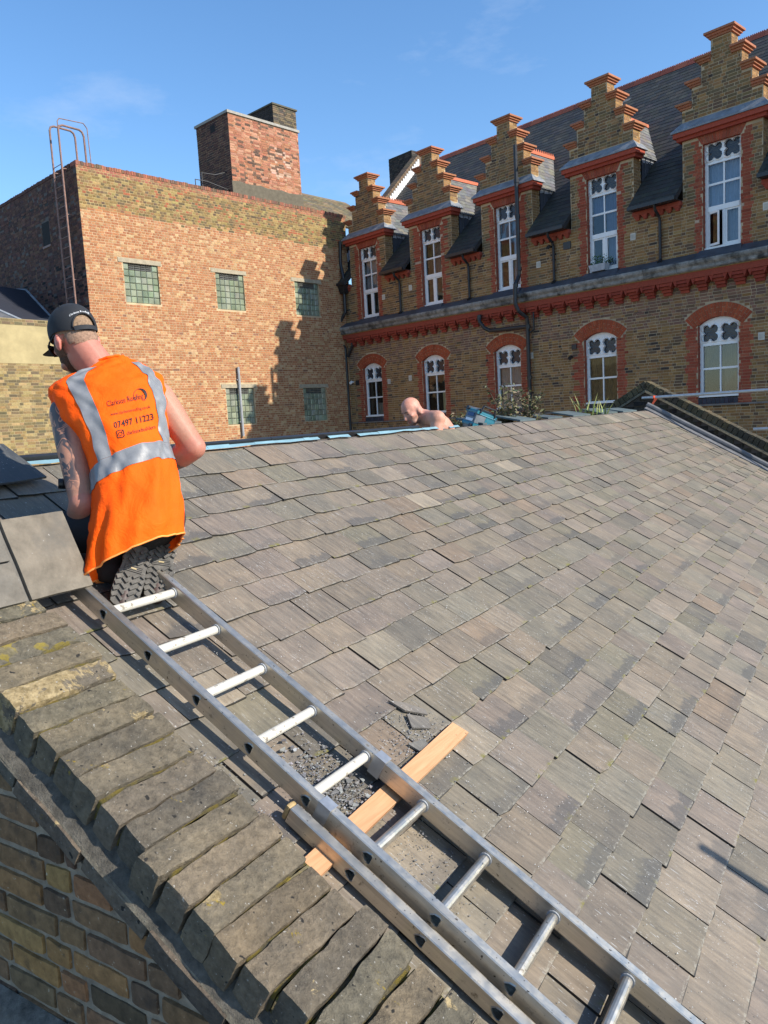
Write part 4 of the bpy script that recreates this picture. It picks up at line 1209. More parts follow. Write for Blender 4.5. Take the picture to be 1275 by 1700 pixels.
mb = MB(TS); mb.box(1.36, 13.5, -1.36, 2.70, -0.12, 0.0015, (0.03, 0.03, 0.032)); mb.build('roof_deck', M['mortar_dark'], SR)
RZ = TS(0, 2.70, 0).z - H; RNN = 2.70 * math.cos(SLP) + KD * 0 
rn0 = (TS(0, 2.70, 0) - CAMP).dot(RN)
mb = MB(TN); mb.hexa([(1.36, rn0 + 0.02, RZ - 0.10), (13.5, rn0 + 0.02, RZ - 0.10), (13.5, rn0 + 3.6, RZ - 2.2), (1.36, rn0 + 3.6, RZ - 2.2), (1.36, rn0 + 0.02, RZ - 0.012), (13.5, rn0 + 0.02, RZ - 0.012), (13.5, rn0 + 3.6, RZ - 2.10), (1.36, rn0 + 3.6, RZ - 2.10)], (0.05, 0.05, 0.052)); mb.build('rear_slope', M['mortar_dark'], SR)
M['membrane'] = mat_plain('pale blue membrane', (0.18, 0.31, 0.36), 0.6, var=0.12, nscale=9, bstr=0.3, bdist=0.004)
# folded membrane strip along the ridge, with ragged edges
mb = MB(TS)
u = 1.36
pv = 2.680
while u < 6.1:
    du = rngS.uniform(0.05, 0.22); nv = 2.682 + rngS.uniform(-0.012, 0.012); hh = 0.024 + rngS.uniform(-0.002, 0.003)
    if rngS.random() < 0.16 and u > 2.2:
        u += rngS.uniform(0.04, 0.2); continue
    mb.poly([(u, pv, 0.0215), (u + du, nv, 0.0215), (u + du, 2.705, hh), (u, 2.705, hh)]); mb.poly([(u, 2.705, hh), (u + du, 2.705, hh), (u + du, 2.76, hh - 0.045), (u, 2.76, hh - 0.045)])
    pv = nv; u += du
mb.build('ridge_membrane', M['membrane'], SR)
mb = MB(TS)
u = 1.36
while u < 5.2:
    du = rngS.uniform(0.5, 1.1); mb.box(u, u + du - 0.004, 2.715, 2.735, 0.0, 0.034 + rngS.uniform(0, 0.006), (0.02, 0.02, 0.022)); u += du
mb.build('ridge_batten', M['black_iron'], SR)
M['verge_lead'] = mat_plain('aged lead', (0.115, 0.115, 0.12), 0.7, var=0.3, nscale=6, bstr=0.3, bdist=0.004)
mb = MB(TS)
for q in range(26):
    v0 = 2.74 - 0.165 * q
    mb.hexa([(12.95, v0 - 0.17, 0.012), (13.30, v0 - 0.17, 0.012), (13.30, v0, 0.012), (12.95, v0, 0.012), (12.95, v0 - 0.168, 0.03), (13.16, v0 - 0.168, 0.07), (13.16, v0 - 0.002, 0.066), (12.95, v0 - 0.002, 0.028)])
mb.tube([(13.10, 2.76, 0.075), (13.10, 1.5, 0.078), (13.11, 0.5, 0.073), (13.10, -1.3, 0.075)], 0.045, 10)
mb.build('verge_flashing', M['verge_lead'], SR)
mb = MB(TN); e_ = TS(0, -1.36, 0) - CAMP; en, ez = e_.dot(RN), e_.z
mb.box(1.36, 13.5, en + 0.25, en + 0.45, -H, ez - 0.05, (0.2, 0.15, 0.1)); mb.build('eaves_wall', M['brick'], SR)
mb = MB(TN); mb.box(1.36, 13.5, en - 0.12, en, ez - 0.16, ez - 0.05); mb.build('gutter', M['black_iron'], SR)


def rough_block(mb, T, x0, x1, y0, y1, z0, z1, r, amp, seed, col, cuts=(5, 3, 3), fs=9.0, rot=0.0):
    bm = bmesh.new()
    nx, ny, nz = cuts
    cx, cy, cz = 0.5 * (x0 + x1), 0.5 * (y0 + y1), 0.5 * (z0 + z1)
    hx, hy, hz = 0.5 * (x1 - x0), 0.5 * (y1 - y0), 0.5 * (z1 - z0)
    vid = {}
    verts, faces = [], []
    def vtx(i, j, k):
        key = (i, j, k)
        if key in vid: return vid[key]
        p = Vector((-hx + 2 * hx * i / nx, -hy + 2 * hy * j / ny, -hz + 2 * hz * k / nz))
        q = Vector((max(-hx + r, min(hx - r, p.x)), max(-hy + r, min(hy - r, p.y)), max(-hz + r, min(hz - r, p.z))))
        d = p - q
        if d.length > 1e-6:
            on = sum(abs(abs(a) - b) < 1e-6 for a, b in zip(p, (hx, hy, hz)))
            if on > 1: p = q + d.normalized() * r
        o = noise.noise_vector(Vector((p.x * fs + seed, p.y * fs, p.z * fs)))
        o2 = noise.noise_vector(Vector((p.x * fs * 3 + seed, p.y * fs * 3, p.z * fs * 3)))
        p = p + o * amp + o2 * amp * 0.4
        if rot: p = Vector((p.x * math.cos(rot) - p.y * math.sin(rot), p.x * math.sin(rot) + p.y * math.cos(rot), p.z))
        vid[key] = len(verts); verts.append((p.x + cx, p.y + cy, p.z + cz)); return vid[key]
    for (a, b, f) in ((nx, ny, lambda i, j, e: (i, j, e * nz)), (nx, nz, lambda i, j, e: (i, e * ny, j)), (ny, nz, lambda i, j, e: (e * nx, i, j))):
        for e in (0, 1):
            for i in range(a):
                for j in range(b):
                    q = [f(i, j, e), f(i + 1, j, e), f(i + 1, j + 1, e), f(i, j + 1, e)]
                    faces.append(tuple(vtx(*x) for x in (q if e else q[::-1])))
    mb.mesh(verts, faces, col, T)
def mat_coping():
    m, n, l, b = newmat('lichened coping brick', 0.95, 0, 0.2)
    co = objco(n); a = attr(n)
    g = noise_node(n, l, 45, 6, 0.7, co); g2 = noise_node(n, l, 9, 5, 0.65, co)
    r = ramp(n, l, g.outputs['Fac'], 0.25, 0.75, (0.55,) * 3 + (1,), (1.4,) * 3 + (1,))
    r2 = ramp(n, l, g2.outputs['Fac'], 0.3, 0.72, (0.68, 0.70, 0.72, 1), (1.25, 1.2, 1.1, 1))
    c = mixc(n, l, 1.0, a.outputs['Color'], r.outputs['Color'], 'MULTIPLY'); c = mixc(n, l, 1.0, c, r2.outputs['Color'], 'MULTIPLY')
    s = noise_node(n, l, 6.0, 10, 0.70, co, 0.3); sa = math_node(n, l, 'MULTIPLY_ADD', math_node(n, l, 'SUBTRACT', 1.0, a.outputs['Alpha']), 0.16); n[-1].inputs[2].default_value = -0.05
    sr = ramp(n, l, math_node(n, l, 'ADD', s.outputs['Fac'], sa), 0.597, 0.612)
    s2 = noise_node(n, l, 55, 4, 0.6, co); sc2 = ramp(n, l, s2.outputs['Fac'], 0.35, 0.65, (0.20, 0.15, 0.075, 1), (0.40, 0.31, 0.17, 1))
    c = mixc(n, l, sr.outputs['Color'], c, sc2.outputs['Color'])
    y = noise_node(n, l, 12, 10, 0.75, co, 0.3); yr = ramp(n, l, y.outputs['Fac'], 0.632, 0.66)
    c = mixc(n, l, yr.outputs['Color'], c, (0.26, 0.185, 0.03))
    w = noise_node(n, l, 95, 4, 0.6, co); wr = ramp(n, l, w.outputs['Fac'], 0.66, 0.70)
    c = mixc(n, l, wr.outputs['Color'], c, (0.34, 0.32, 0.28))
    k = noise_node(n, l, 38, 2, 0.5, co); kr = ramp(n, l, k.outputs['Fac'], 0.27, 0.31, (1, 1, 1, 1), (0, 0, 0, 1))
    c = mixc(n, l, kr.outputs['Color'], c, (0.03, 0.028, 0.025))
    l.new(c, b.inputs['Base Color'])
    h = math_node(n, l, 'ADD', g.outputs['Fac'], g2.outputs['Fac'])
    bump(n, l, b, h, 1.0, 0.012)
    return m
M['coping'] = mat_coping()
M['near_brick'] = mat_attr('weathered stock brick', 0.95, (0.55, 1.35), 30, 0.9, 0.006, speck=(60, 0.67, (0.42, 0.36, 0.26)), grime=(14, 0.57, 0.76, (0.06, 0.045, 0.033)))
M['near_mortar'] = mat_plain('gritty mortar', (0.27, 0.22, 0.16), 0.98, var=0.35, nscale=22, bstr=0.9, bdist=0.006)
M['dirty_mortar'] = mat_attr('dirty mortar', 0.98, (0.45, 1.35), 40, 0.9, 0.008, grime=(14, 0.5, 0.68, (0.055, 0.05, 0.042)))
M['moss_mortar'] = mat_attr('mossy mortar', 0.98, (0.5, 1.4), 60, 0.9, 0.006, grime=(25, 0.44, 0.56, (0.24, 0.185, 0.04)))
GP = thing('brick_parapet', 'near brick parapet with lichened brick on edge coping running down beside the aluminium ladder', 'parapet wall', TS(1.25, 0.5, -0.5))
COPC = [(0.150, 0.128, 0.094), (0.165, 0.139, 0.099), (0.136, 0.118, 0.090), (0.158, 0.132, 0.092)]
v = 2.62
k = 0
while v > -1.25:
    v0 = v - 0.0805
    c = vary(rngS, COPC, 0.08)
    c = (c[0], c[1], c[2], rngS.choice((0.0, 0.25, 0.6, 0.9, 1, 1, 1)))
    du = rngS.uniform(-0.016, 0.016); h = rngS.uniform(-0.006, 0.006)
    rot = rngS.uniform(-0.02, 0.02)
    if k > 16: rot += rngS.uniform(-0.05, 0.05)
    mb = MB(TS)
    rough_block(mb, TS, 1.118 + du + rngS.uniform(-0.01, 0.012), 1.452 + du, v0, v, 0.01, 0.122 + h, 0.005, 0.0058, k * 3.7, c, (18, 6, 6), 15, rot)
    mb.build('coping_brick', M['coping'], GP, smooth='angle')
    v -= 0.0885; k += 1
mb = MB(TS)
v = 2.62
while v > -1.25:                                       # mortar between and under, uneven and mossy
    rough_block(mb, TS, 1.135, 1.448, v - 0.0885, v + 0.002, 0.0, (0.112 if v > 0.55 else 0.104) + rngS.uniform(-0.010, 0.006), 0.006, 0.005, v * 9, (0.17, 0.145, 0.085), (8, 2, 2), 25)
    v -= 0.0885
mb.build('mortar_bed', M['moss_mortar'], GP, smooth=True)
mb = MB(TS)                                            # fillet from the brick ends out to the tile edge
v = 2.6
while v > -1.25:
    a_, b_ = v, v - 0.05
    j = lambda q: noise.noise(Vector((q * 11, 2, 0))) * 0.008
    mb.poly([(1.14, a_, 0.042 + j(a_)), (1.14, b_, 0.042 + j(b_)), (1.094, b_, 0.0 + j(b_ + 5)), (1.094, a_, 0.0 + j(a_ + 5))], (0.12, 0.108, 0.088))
    mb.poly([(1.094, a_, 0.0 + j(a_ + 5)), (1.094, b_, 0.0 + j(b_ + 5)), (1.088, b_, -0.012), (1.088, a_, -0.012)], (0.22, 0.19, 0.14))
    v = b_
mb.build('mortar_fillet', M['dirty_mortar'], GP)
v = 2.6; k = 0
while v > -1.25:
    L_ = rngS.uniform(0.24, 0.30)
    mb = MB(TS); rough_block(mb, TS, 1.080 + rngS.uniform(0, 0.008), 1.2, v - L_ + 0.008, v, -0.062 + rngS.uniform(-.004, .004), -0.004, 0.008, 0.004, k * 5.1 + 60, vary(rngS, [(0.12, 0.105, 0.088), (0.145, 0.12, 0.095)]), (4, 9, 2), 10)
    mb.build('creasing_tile', M['coping'], GP, smooth='angle')
    v -= L_; k += 1
WU = 1.106
def TWL(a, y, z): return TN(WU + y, a, z)
zt = lambda n_: 0.575 * n_ - 2.035
wallb = lay_bricks(-1.2, 3.3, -2.45, 0.0, lambda a, z: z < zt(a) + 0.035, lambda a, z, r: vary(r, [(0.25, 0.145, 0.075), (0.32, 0.180, 0.066), (0.19, 0.118, 0.064), (0.13, 0.084, 0.050), (0.29, 0.150, 0.066), (0.22, 0.132, 0.066), (0.34, 0.20, 0.075)], 0.15), rngS, j=0.014, L=0.212, W=0.10)
def wsz(b):
    X = topx(TWL(0.5 * (b[0] + b[1]), 0, 0.5 * (b[2] + b[3])))
    return 0 if not (-60 < X[0] < 500 and 1000 < X[1] < 1760) else 1 / X[2]
wallb.sort(key=lambda b: -wsz(b))
rest = MB(TWL)
for i, b in enumerate(wallb):
    mb = MB(TWL) if i < 150 else rest
    if i < 150:
        rough_block(mb, TWL, b[0], b[1], -0.010 + rngS.uniform(-0.004, 0.003), 0.06, b[2], b[3], 0.008, 0.0045, i * 2.3, b[4], (6, 2, 3), 14, 0)
        mb.build('brick', M['near_brick'], GP, smooth='angle')
    else: put_brick(mb, b, 0.0, 0.007, rngS)
rest.build('bricks', M['near_brick'], GP, kind='stuff')
mb = MB(TWL)
ns = [-2.2 + 0.2 * i for i in range(29)]
for a_, b_ in zip(ns[:-1], ns[1:]):
    mb.hexa([(a_, -0.001, -H), (b_, -0.001, -H), (b_, 0.35, -H), (a_, 0.35, -H), (a_, -0.001, min(zt(a_), 0.0)), (b_, -0.001, min(zt(b_), 0.0)), (b_, 0.35, min(zt(b_), 0.0)), (a_, 0.35, min(zt(a_), 0.0))])
mb.build('wall_core', M['near_mortar'], GP)
LF = thing('lead_flat', 'dark lead covered flat roof at the foot of the near brick parapet', 'flat roof', TN(0.5, 2, -1.7))
mb = MB(TN); mb.box(-3.5, 1.08, 0.6, 4.5, -1.76, -1.66); mb.build('lead_sheet', M['lead_dark'], LF)
for n_ in (1.3, 2.0, 2.7, 3.4):
    mb = MB(TN); mb.tube([(-3.5, n_, -1.655), (1.07, n_, -1.655)], 0.025, 8); mb.build('lead_roll', M['lead_dark'], LF)
mb = MB(TN); mb.hexa([(1.0, 0.6, -1.66), (1.095, 0.6, -1.66), (1.095, 4.5, -1.66), (1.0, 4.5, -1.66), (1.06, 0.6, -1.58), (1.095, 0.6, -1.56), (1.095, 4.5, -1.56), (1.06, 4.5, -1.58)], (0.16, 0.15, 0.13)); mb.build('mortar_fillet', M['dirty_mortar'], LF)

# ------------------------------------------------------------------ far gable parapet
FP = thing('gable_parapet', 'dark mossy brick parapet with a peaked coping at the far end of the slate slope', 'parapet wall', TN(13.5, 3.29, -1))
PN, PZ = 3.29, 0.36
KS = math.tan(SLP)
def fz(n_): return PZ - abs(n_ - PN) * 0.59
mb = MB(TN)
ns = [-1.6, 0.0, PN, 5.5]
for a_, b_ in zip(ns[:-1], ns[1:]):
    mb.hexa([(13.42, a_, -H), (13.42, b_, -H), (13.72, b_, -H), (13.72, a_, -H), (13.42, a_, fz(a_) - 0.13), (13.42, b_, fz(b_) - 0.13), (13.72, b_, fz(b_) - 0.13), (13.72, a_, fz(a_) - 0.13)][0:1] + [(13.42, b_, -H), (13.72, b_, -H), (13.72, a_, -H), (13.42, a_, fz(a_) - 0.13), (13.42, b_, fz(b_) - 0.13), (13.72, b_, fz(b_) - 0.13), (13.72, a_, fz(a_) - 0.13)], (0.04, 0.036, 0.03))
mb.build('wall', M['mortar_dark'], FP)
BLK = [(0.035, 0.031, 0.026), (0.05, 0.042, 0.033), (0.028, 0.026, 0.024), (0.06, 0.048, 0.035)]
def TFW(a, y, z): return TN(13.42 + y, a, z)
mb = MB(TFW)
for b in lay_bricks(-1.4, 5.2, -2.6, 0.4, lambda a, z: z < fz(a) - 0.20, lambda a, z, r: vary(r, BLK, 0.2), rngS): put_brick(mb, b, 0, 0.012 + (0.03 if rngS.random() < 0.25 else 0), rngS)
mb.build('bricks', M['near_brick'], FP, kind='stuff')
for s in (-1, 1):
    q = 0.02; kk = 0
    while q < 4.9:
        n0, n1 = PN + s * q * math.cos(SLP), PN + s * (q + 0.078) * math.cos(SLP)
        z0, z1 = fz(n0), fz(n1)
        dn, dz = s * -math.sin(rad(30.5)) * -1, -math.cos(rad(30.5))
        j = rngS.uniform(-0.008, 0.008)
        mb = MB(TN)
        mb.hexa([(13.36, n0 - s * 0.055, z0 - 0.10), (13.36, n1 - s * 0.055, z1 - 0.10), (13.74, n1 - s * 0.055, z1 - 0.10), (13.74, n0 - s * 0.055, z0 - 0.10), (13.36, n0, z0 + j), (13.36, n1, z1 + j), (13.74, n1, z1 + j), (13.74, n0, z0 + j)], vary(rngS, [(0.075, 0.066, 0.043), (0.10, 0.082, 0.05), (0.06, 0.054, 0.042)]))
        mb.build('coping_brick', M['coping'], FP)
        q += 0.087
    mb = MB(TN)
    m0, m1 = PN, PN + s * 4.3
    mb.hexa([(13.33, m0, fz(m0) - 0.19), (13.33, m1, fz(m1) - 0.19), (13.42, m1, fz(m1) - 0.19), (13.42, m0, fz(m0) - 0.19), (13.345, m0, fz(m0) - 0.145), (13.345, m1, fz(m1) - 0.145), (13.42, m1, fz(m1) - 0.125), (13.42, m0, fz(m0) - 0.125)], (0.15, 0.13, 0.09))
    mb.build('tile_creasing', M['dirty_mortar'], FP)

# ------------------------------------------------------------------ aluminium ladder
def mat_alu(name, col, rough, white=False):
    m, n, l, b = newmat(name, rough, 0.85, 0.5)
    co = objco(n)
    d1 = n.new('ShaderNodeVectorMath'); d1.operation = 'DOT_PRODUCT'; l.new(co, d1.inputs[0]); d1.inputs[1].default_value = RS
    d2 = n.new('ShaderNodeVectorMath'); d2.operation = 'DOT_PRODUCT'; l.new(co, d2.inputs[0]); d2.inputs[1].default_value = RNR
    d3 = n.new('ShaderNodeVectorMath'); d3.operation = 'DOT_PRODUCT'; l.new(co, d3.inputs[0]); d3.inputs[1].default_value = RG
    cb = n.new('ShaderNodeCombineXYZ')
    for i_, (d_, k_) in enumerate(((d1, 3.0), (d2, 55.0), (d3, 20.0))): l.new(math_node(n, l, 'MULTIPLY', d_.outputs['Value'], k_), cb.inputs[i_])
    s = noise_node(n, l, 1.0, 6, 0.7, cb.outputs[0]); s2 = noise_node(n, l, 28, 6, 0.72, co)
    r = ramp(n, l, s.outputs['Fac'], 0.3, 0.72, tuple(x * 0.72 for x in col) + (1,), tuple(min(1, x * 1.15) for x in col) + (1,))
    c = r.outputs['Color']
    d = ramp(n, l, s2.outputs['Fac'], 0.60, 0.70)
    c = mixc(n, l, math_node(n, l, 'MULTIPLY', d.outputs['Color'], 0.8), c, (0.20, 0.165, 0.12))
    sp = noise_node(n, l, 90, 2, 0.5, co); spr = ramp(n, l, sp.outputs['Fac'], 0.70, 0.73)
    c = mixc(n, l, spr.outputs['Color'], c, (0.10, 0.085, 0.07))
    if white:
        w = noise_node(n, l, 30, 5, 0.65, co); wr = ramp(n, l, w.outputs['Fac'], 0.355, 0.40, (1, 1, 1, 1), (0, 0, 0, 1))
        c = mixc(n, l, wr.outputs['Color'], (0.50, 0.475, 0.41), (0.22, 0.19, 0.15))
        b.inputs['Metallic'].default_value = 0.0
    l.new(c, b.inputs['Base Color'])
    rr = ramp(n, l, s2.outputs['Fac'], 0.3, 0.7, (rough * 0.75,) * 3 + (1,), (min(1, rough * 1.5),) * 3 + (1,)); l.new(rr.outputs['Color'], b.inputs['Roughness'])
    bump(n, l, b, s2.outputs['Fac'], 0.12, 0.002)
    return m
M['alu'] = mat_alu('scuffed aluminium', (0.56, 0.515, 0.44), 0.36)
M['alu_white'] = mat_alu('paint spattered rung', (0.5, 0.5, 0.5), 0.6, True)
M['tan_cap'] = mat_plain('worn tan plastic', (0.36, 0.25, 0.11), 0.6, var=0.3, nscale=30)
LD = thing('extension_ladder', 'scuffed aluminium extension ladder of two overlapping sections lying down the slate slope', 'ladder', TS(1.75, 0.5, 0.1))
def d_hole(v, h, s=0.0145):
    pts = [(-0.95, -0.75), (-0.55, -1.0), (0.25, -0.75), (0.95, -0.15), (1.0, 0.15), (0.35, 0.75), (-0.55, 1.0), (-0.95, 0.75)]
    return [(v + a * s * 1.05, h + b * s * 1.1) for a, b in pts]
def rail(name, u0, u1, h0, h1, v0, v1, holes, hz, outer_low, mat):
    mb = MB(TS)
    uo = u0 if outer_low else u1
    ui = u1 if outer_low else u0
    t = 0.002
    outer = [(v0, h0), (v1, h0), (v1, h1), (v0, h1)]
    loops = [[Vector((a, b, 0)) for a, b in outer]] + [[Vector((a, b, 0)) for a, b in d_hole(v, hz)] for v in holes]
    flat = [p for q in loops for p in q]
    for tr in tessellate_polygon(loops): mb.poly([(uo, flat[i].x, flat[i].y) for i in tr])
    for q in loops[1:]:
        for i in range(len(q)):
            a, b = q[i], q[(i + 1) % len(q)]
            mb.poly([(uo, a.x, a.y), (uo, b.x, b.y), (uo + (0.004 if outer_low else -0.004), b.x, b.y), (uo + (0.004 if outer_low else -0.004), a.x, a.y)])
    mb.poly([(ui, v0, h0), (ui, v1, h0), (ui, v1, h1), (ui, v0, h1)])
    n = 1
    r = 0.003
    mb.poly([(u0, v0, h0), (u1, v0, h0), (u1, v1, h0), (u0, v1, h0)])
    mb.poly([(u0, v0, h1), (u0 + r, v0, h1 + r), (u0 + r, v1, h1 + r), (u0, v1, h1)]); mb.poly([(u0 + r, v0, h1 + r), (u1 - r, v0, h1 + r), (u1 - r, v1, h1 + r), (u0 + r, v1, h1 + r)]); mb.poly([(u1 - r, v0, h1 + r), (u1, v0, h1), (u1, v1, h1), (u1 - r, v1, h1 + r)])
    o = mb.build(name, mat, LD)
    # pressed collar round every rung end
    for v in holes:
        m2 = MB(TS)
        a, b = d_hole(v, hz, 0.0185), d_hole(v, hz, 0.0150)
        d = -0.0022 if outer_low else 0.0022
        for i in range(len(a)):
            j = (i + 1) % len(a)
            m2.poly([(uo, *a[i]), (uo, *a[j]), (uo + d, *b[j]), (uo + d, *b[i])]); m2.poly([(uo + d, *b[i]), (uo + d, *b[j]), (uo + d * 0.2, *d_hole(v, hz)[j]), (uo + d * 0.2, *d_hole(v, hz)[i])])
        m2.build('rung_collar', mat, o)
    return o
UL0, UL1, UR0, UR1 = 1.620, 1.650, 1.930, 1.960
UH0, UH1 = 0.062, 0.119
rv = [1.595 - 0.2365 * k for k in range(-2, 13)]
upper = [v for v in rv if -1.2 < v < 1.95]
rail('rail', UL0, UL1, UH0, UH1, -1.25, 1.95, upper, 0.090, True, M['alu'])
rail('rail', UR0, UR1, UH0, UH1, -1.25, 1.95, upper, 0.090, False, M['alu'])
for v in upper:
    mb = MB(TS); mb.tube([(UL1 - 0.004, v, 0.092), (UR0 + 0.004, v, 0.092)], 0.0155, 14)
    mb.build('rung', M['alu_white'] if v > 0.6 else M['alu'], LD, smooth=False)
    for uu, s in ((UL1, 1), (UR0, -1)):
        m2 = MB(TS); m2.tube([(uu - s * 0.001, v, 0.092), (uu + s * 0.006, v, 0.092)], 0.0205, 14); m2.build('rung_collar', M['grey_pipe'], LD)
BL0, BL1, BR0, BR1 = 1.566, 1.600, 1.962, 1.996
base_r = [v * 1.026 - 0.004 for v in rv if -1.25 < v < 0.6]
rail('rail', BL0, BL1, 0.032, 0.080, -1.3, 0.655, base_r, 0.056, True, M['alu'])
rail('rail', BR0, BR1, 0.032, 0.080, -1.3, 0.655, base_r, 0.056, False, M['alu'])
for v in base_r:
    mb = MB(TS); mb.tube([(BL1 - 0.004, v, 0.0455), (BR0 + 0.004, v, 0.0455)], 0.0135, 12); mb.build('rung', M['alu'], LD)
for u0, u1 in ((BL0, BL1), (BR0, BR1)):
    mb = MB(TS); rough_block(mb, TS, u0 - 0.001, u1 + 0.001, 0.6555, 0.675, 0.031, 0.082, 0.008, 0.001, 3, (1, 1, 1), (3, 3, 3)); mb.build('end_cap', M['tan_cap'], LD)
for u0, u1, v0 in ((UL0, UL1, 0.585), (UR0, UR1, 0.60)):
    mb = MB(TS)
    mb.box(u0 - 0.004, u1 + 0.004, v0 - 0.022, v0 + 0.022, UH1 + 0.0035, UH1 + 0.0065)
    for uu in (u0 - 0.004, u1 + 0.001): mb.box(uu, uu + 0.003, v0 - 0.022, v0 + 0.022, 0.055, UH1 + 0.003)
    mb.build('guide_bracket', M['galv'], LD)

# ------------------------------------------------------------------ board, slab, loose slates, chips
M['wood'] = None
def mat_wood():
    m, n, l, b = newmat('new softwood', 0.75, 0, 0.3)
    co = objco(n)
    d = n.new('ShaderNodeVectorMath'); d.operation = 'DOT_PRODUCT'; l.new(co, d.inputs[0]); d.inputs[1].default_value = RS
    d2 = n.new('ShaderNodeVectorMath'); d2.operation = 'DOT_PRODUCT'; l.new(co, d2.inputs[0]); d2.inputs[1].default_value = RG
    cb = n.new('ShaderNodeCombineXYZ'); l.new(d2.outputs['Value'], cb.inputs[0]); l.new(d.outputs['Value'], cb.inputs[1])
    mp = n.new('ShaderNodeMapping'); mp.inputs['Scale'].default_value = (5, 90, 1); mp.inputs['Rotation'].default_value = (0, 0, -0.06); l.new(cb.outputs[0], mp.inputs['Vector'])
    g = noise_node(n, l, 1.0, 5, 0.6, mp.outputs[0], 0.6)
    r = ramp(n, l, g.outputs['Fac'], 0.3, 0.7, (0.44, 0.22, 0.105, 1), (0.55, 0.32, 0.17, 1))
    s = noise_node(n, l, 30, 3, 0.6, co); sr = ramp(n, l, s.outputs['Fac'], 0.70, 0.75)
    c = mixc(n, l, sr.outputs['Color'], r.outputs['Color'], (0.16, 0.10, 0.06))
    l.new(c, b.inputs['Base Color'])
    bump(n, l, b, g.outputs['Fac'], 0.2, 0.002)
    return m
M['wood'] = mat_wood()
BD = MB(TS)
BD.hexa([(1.50, 0.470, 0.026), (2.475, 0.512, 0.022), (2.462, 0.580, 0.022), (1.50, 0.535, 0.026), (1.50, 0.470, 0.044), (2.475, 0.512, 0.040), (2.462, 0.580, 0.040), (1.50, 0.535, 0.044)])
o = BD.build('wooden_board', M['wood']); tag(o, 'pale new timber board pushed crosswise under the aluminium ladder', 'board')
# chips of broken slate
def chip(mb, T, u, v, h, s, rng, col):
    n = rng.randint(3, 5); a0 = rng.uniform(0, 6.28)
    tu, tv = rng.uniform(-0.35, 0.35), rng.uniform(-0.35, 0.35)
    pts = []
    for i in range(n):
        a = a0 + 6.28 * i / n + rng.uniform(-0.4, 0.4); r = s * rng.uniform(0.5, 1.1)
        du, dv = r * math.cos(a), r * math.sin(a) * 0.7
        pts.append((u + du, v + dv, h + abs(du * tu + dv * tv)))
    t = max(0.0008, s * 0.16)
    mb.poly([(p[0], p[1], p[2] + t) for p in pts], col)
    for i in range(n):
        j = (i + 1) % n
        mb.poly([pts[i], pts[j], (pts[j][0], pts[j][1], pts[j][2] + t), (pts[i][0], pts[i][1], pts[i][2] + t)], col)
mb = MB(TS)
rc = random.Random(4)
DKC = [(0.13, 0.13, 0.132), (0.18, 0.18, 0.18), (0.09, 0.09, 0.095), (0.25, 0.25, 0.25), (0.15, 0.145, 0.14)]
for q in range(1300):
    u = rc.gauss(1.80, 0.075); v = rc.gauss(0.66, 0.085)
    if not (1.60 < u < 1.99 and 0.545 < v < 0.95): continue
    chip(mb, TS, u, v, 0.022 + rc.random() * 0.007, rc.uniform(0.0015, 0.007) if rc.random() < 0.95 else rc.uniform(0.008, 0.017), rc, vary(rc, DKC))
for q in range(600):
    u = rc.gauss(1.90, 0.16); v = rc.gauss(0.36, 0.12)
    chip(mb, TS, u, v, 0.0215 + rc.random() * 0.002, rc.uniform(0.0012, 0.005), rc, vary(rc, DKC))
for q in range(450):
    u = rc.gauss(2.26, 0.09); v = rc.gauss(0.64, 0.07)
    chip(mb, TS, u, v, 0.0215 + rc.random() * 0.002, rc.uniform(0.0012, 0.006), rc, vary(rc, DKC + [(0.26, 0.26, 0.255)]))
for q in range(300):
    u = rc.gauss(1.50, 0.05); v = rc.gauss(0.78, 0.13)
    chip(mb, TS, u, v, 0.021 + rc.random() * 0.002, rc.uniform(0.0012, 0.006), rc, vary(rc, DKC))
o = mb.build('slate_chips', M['roof_dark'], kind='stuff')
mb = MB(TS)
for q in range(9000):
    u = rc.uniform(1.5, 7.5) ** 1.0; v = rc.uniform(-0.7, 2.4)
    k = noise.noise(Vector((u * 1.3, v * 1.6, 5)))
    if rc.random() > 0.35 + 0.9 * k: continue
    g = rc.uniform(0.3, 0.62)
    chip(mb, TS, u, v, 0.0225 + rc.random() * 0.002, rc.uniform(0.0012, 0.0038), rc, (g, g, g * 0.97))
mb.build('slate_flakes', M['concrete'], kind='stuff')
# broken shards by the board
def shard(pts, h, col, label, th=0.007):
    mb = MB(TS)
    mb.prism(pts, lambda a, b: (a, b, h), lambda a, b: (a, b, h + th), col)
    for i, f in enumerate(mb.f): mb.uv[i] = [(0.5, 0.9)] * len(f)
    mb.has_uv = True
    o = mb.build('slate_shard', M['slate']); tag(o, label, 'slate shard', 'broken slate shards by the timber board'); return o
shard([(2.33, 0.80), (2.345, 0.73), (2.415, 0.665), (2.43, 0.69), (2.38, 0.76)], 0.0245, (0.155, 0.14, 0.125, 0), 'long broken slate splinter lying free above the tip of the timber board')
shard([(2.335, 0.715), (2.40, 0.655), (2.36, 0.615), (2.29, 0.66)], 0.024, (0.14, 0.128, 0.115, 0), 'squarish broken slate shard touching the long edge of the timber board')
shard([(2.20, 0.62), (2.28, 0.60), (2.27, 0.565), (2.21, 0.575)], 0.025, (0.13, 0.125, 0.115, 0), 'small broken slate corner beside the board and the ladder rail')
